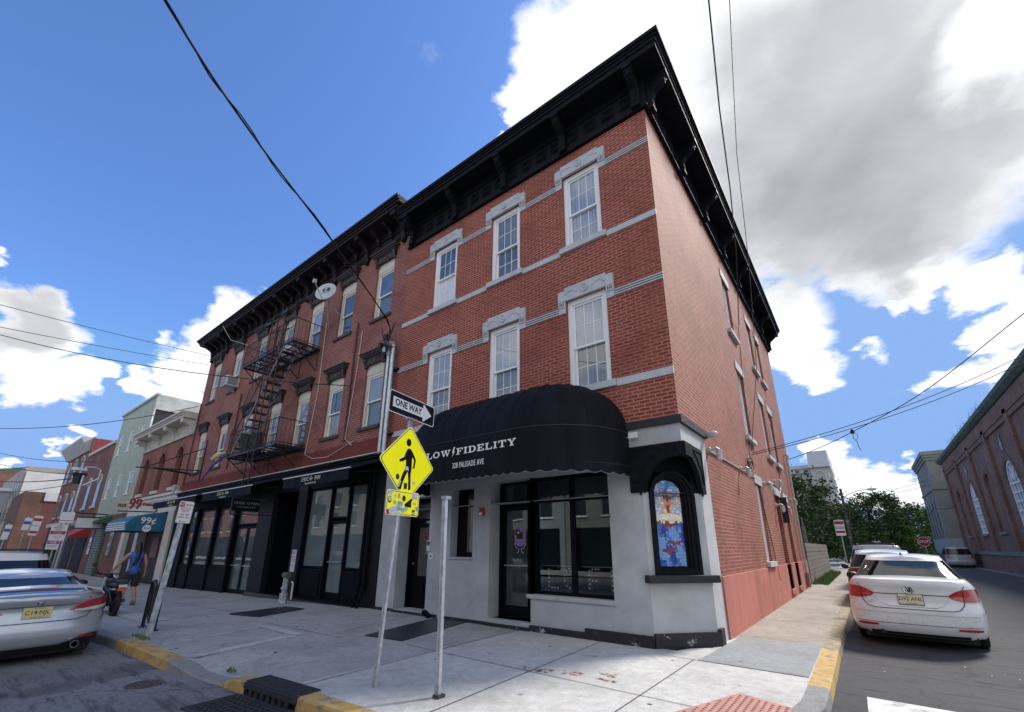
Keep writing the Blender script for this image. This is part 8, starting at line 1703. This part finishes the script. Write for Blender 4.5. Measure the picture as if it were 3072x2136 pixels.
nodes = {'a': (Pn(0, 0, .96), .15, .125), 'h': (Pn(0, 0, .83), .15, .13), 'l': (Pn(0, -.11, .76), .115, .115), 'l2': (Pn(.03, -.125, .44), .098, .104), 'r': (Pn(0, .11, .76), .115, .115), 'r2': (Pn(.01, .10, .45), .098, .104)}
skin_obj('shorts', nodes, [('a', 'h'), ('h', 'l'), ('l', 'l2'), ('h', 'r'), ('r', 'r2')], SHORT, PR)
nodes = {'a': (Pn(.05, 0, 1.68), .07, .08), 'b': (Pn(.0, 0, 1.62), .088, .085), 'c': (Pn(-.05, 0, 1.52), .075, .06), 'd': (Pn(-.10, .01, 1.40), .060, .045), 'e': (Pn(-.14, .0, 1.27), .055, .035), 'f': (Pn(-.15, -.04, 1.14), .04, .025), 'g': (Pn(-.15, -.07, 1.04), .02, .012)}
skin_obj('hair', nodes, [('a', 'b'), ('b', 'c'), ('c', 'd'), ('d', 'e'), ('e', 'f'), ('f', 'g')], HAIR, PR)
# face: eyes, nose, mouth, ears
g = MB()
for sg in (-1, 1): g.lathe([(0, -.006), (.010, 0), (0, .006)], Pn(.128, sg*.030, 1.575), 'x', 10, 1); g.lathe([(0, -.01), (.018, -.004), (.022, .004), (0, .01)], Pn(.04, sg*.082, 1.56), 'y', 10, 0)
g.tube([Pn(.125, 0, 1.58), Pn(.158, 0, 1.54), Pn(.13, 0, 1.53)], [.008, .013, .008], 6, 0); g.tube([Pn(.122, -.022, 1.50), Pn(.130, 0, 1.498), Pn(.122, .022, 1.50)], .005, 5, 2)
g.build('face', [SKIN, INK, mat('lips', (.30, .10, .09), .5, 0)], PR)
for f_, s_, z_, rz in ((.03, -.13, 0.0, 0), (-.24, .115, .05, 0)):
    T_ = Matrix.Translation(Pn(f_, s_, z_)) @ (Matrix.Rotation(R_(-38), 4, 'Y') if f_ < 0 else Matrix.Identity(4)); g = MB(T_); g.prism([(-.14, -.045), (.12, -.04), (.12, .04), (-.14, .045)], -.002, .022, 'xy', 1)
    g.tube([(-.05, -.045, .02), (-.05, -.03, .075), (-.05, .03, .075), (-.05, .045, .02)], .014, 6, 0); g.tube([(.09, -.04, .02), (.085, -.03, .07), (.085, .03, .07), (.09, .04, .02)], .012, 6, 0); g.tube([(.09, -.035, .05), (.0, -.04, .045), (-.06, -.04, .06)], .010, 5, 0); g.build('sandal', [SHOE, SOLE], PR)
r = thing('shopping_bag', 'crumpled white plastic bag held in the hand of the walking person', 'bag', Pn(.14, -.40, .5)); g = MB(); rr = random.Random(21); base = Pn(.13, -.40, .70)
g.lathe([(0, -.14), (.09, -.13), (.12, -.04), (.09, .06), (.03, .13), (.015, .17)], base, 'z', 12); g.v = [(x+rr.uniform(-.02, .02), y+rr.uniform(-.025, .025), z+rr.uniform(-.02, .02)) for x, y, z in g.v]; g.build('bag_body', mat('bag_white', (.66, .67, .72), .5, .12, 20), r, smooth=True)
g = MB(); b0 = Vector(Pn(.13, -.44, .84)); g.tube([Vector(base)+Vector((0, .02, .14)), b0+Vector((0, .0, -.03)), b0+Vector((0, .03, .0)), Vector(base)+Vector((0, -.04, .14))], .008, 5); g.build('bag_handle', MATS['bag_white'], r)
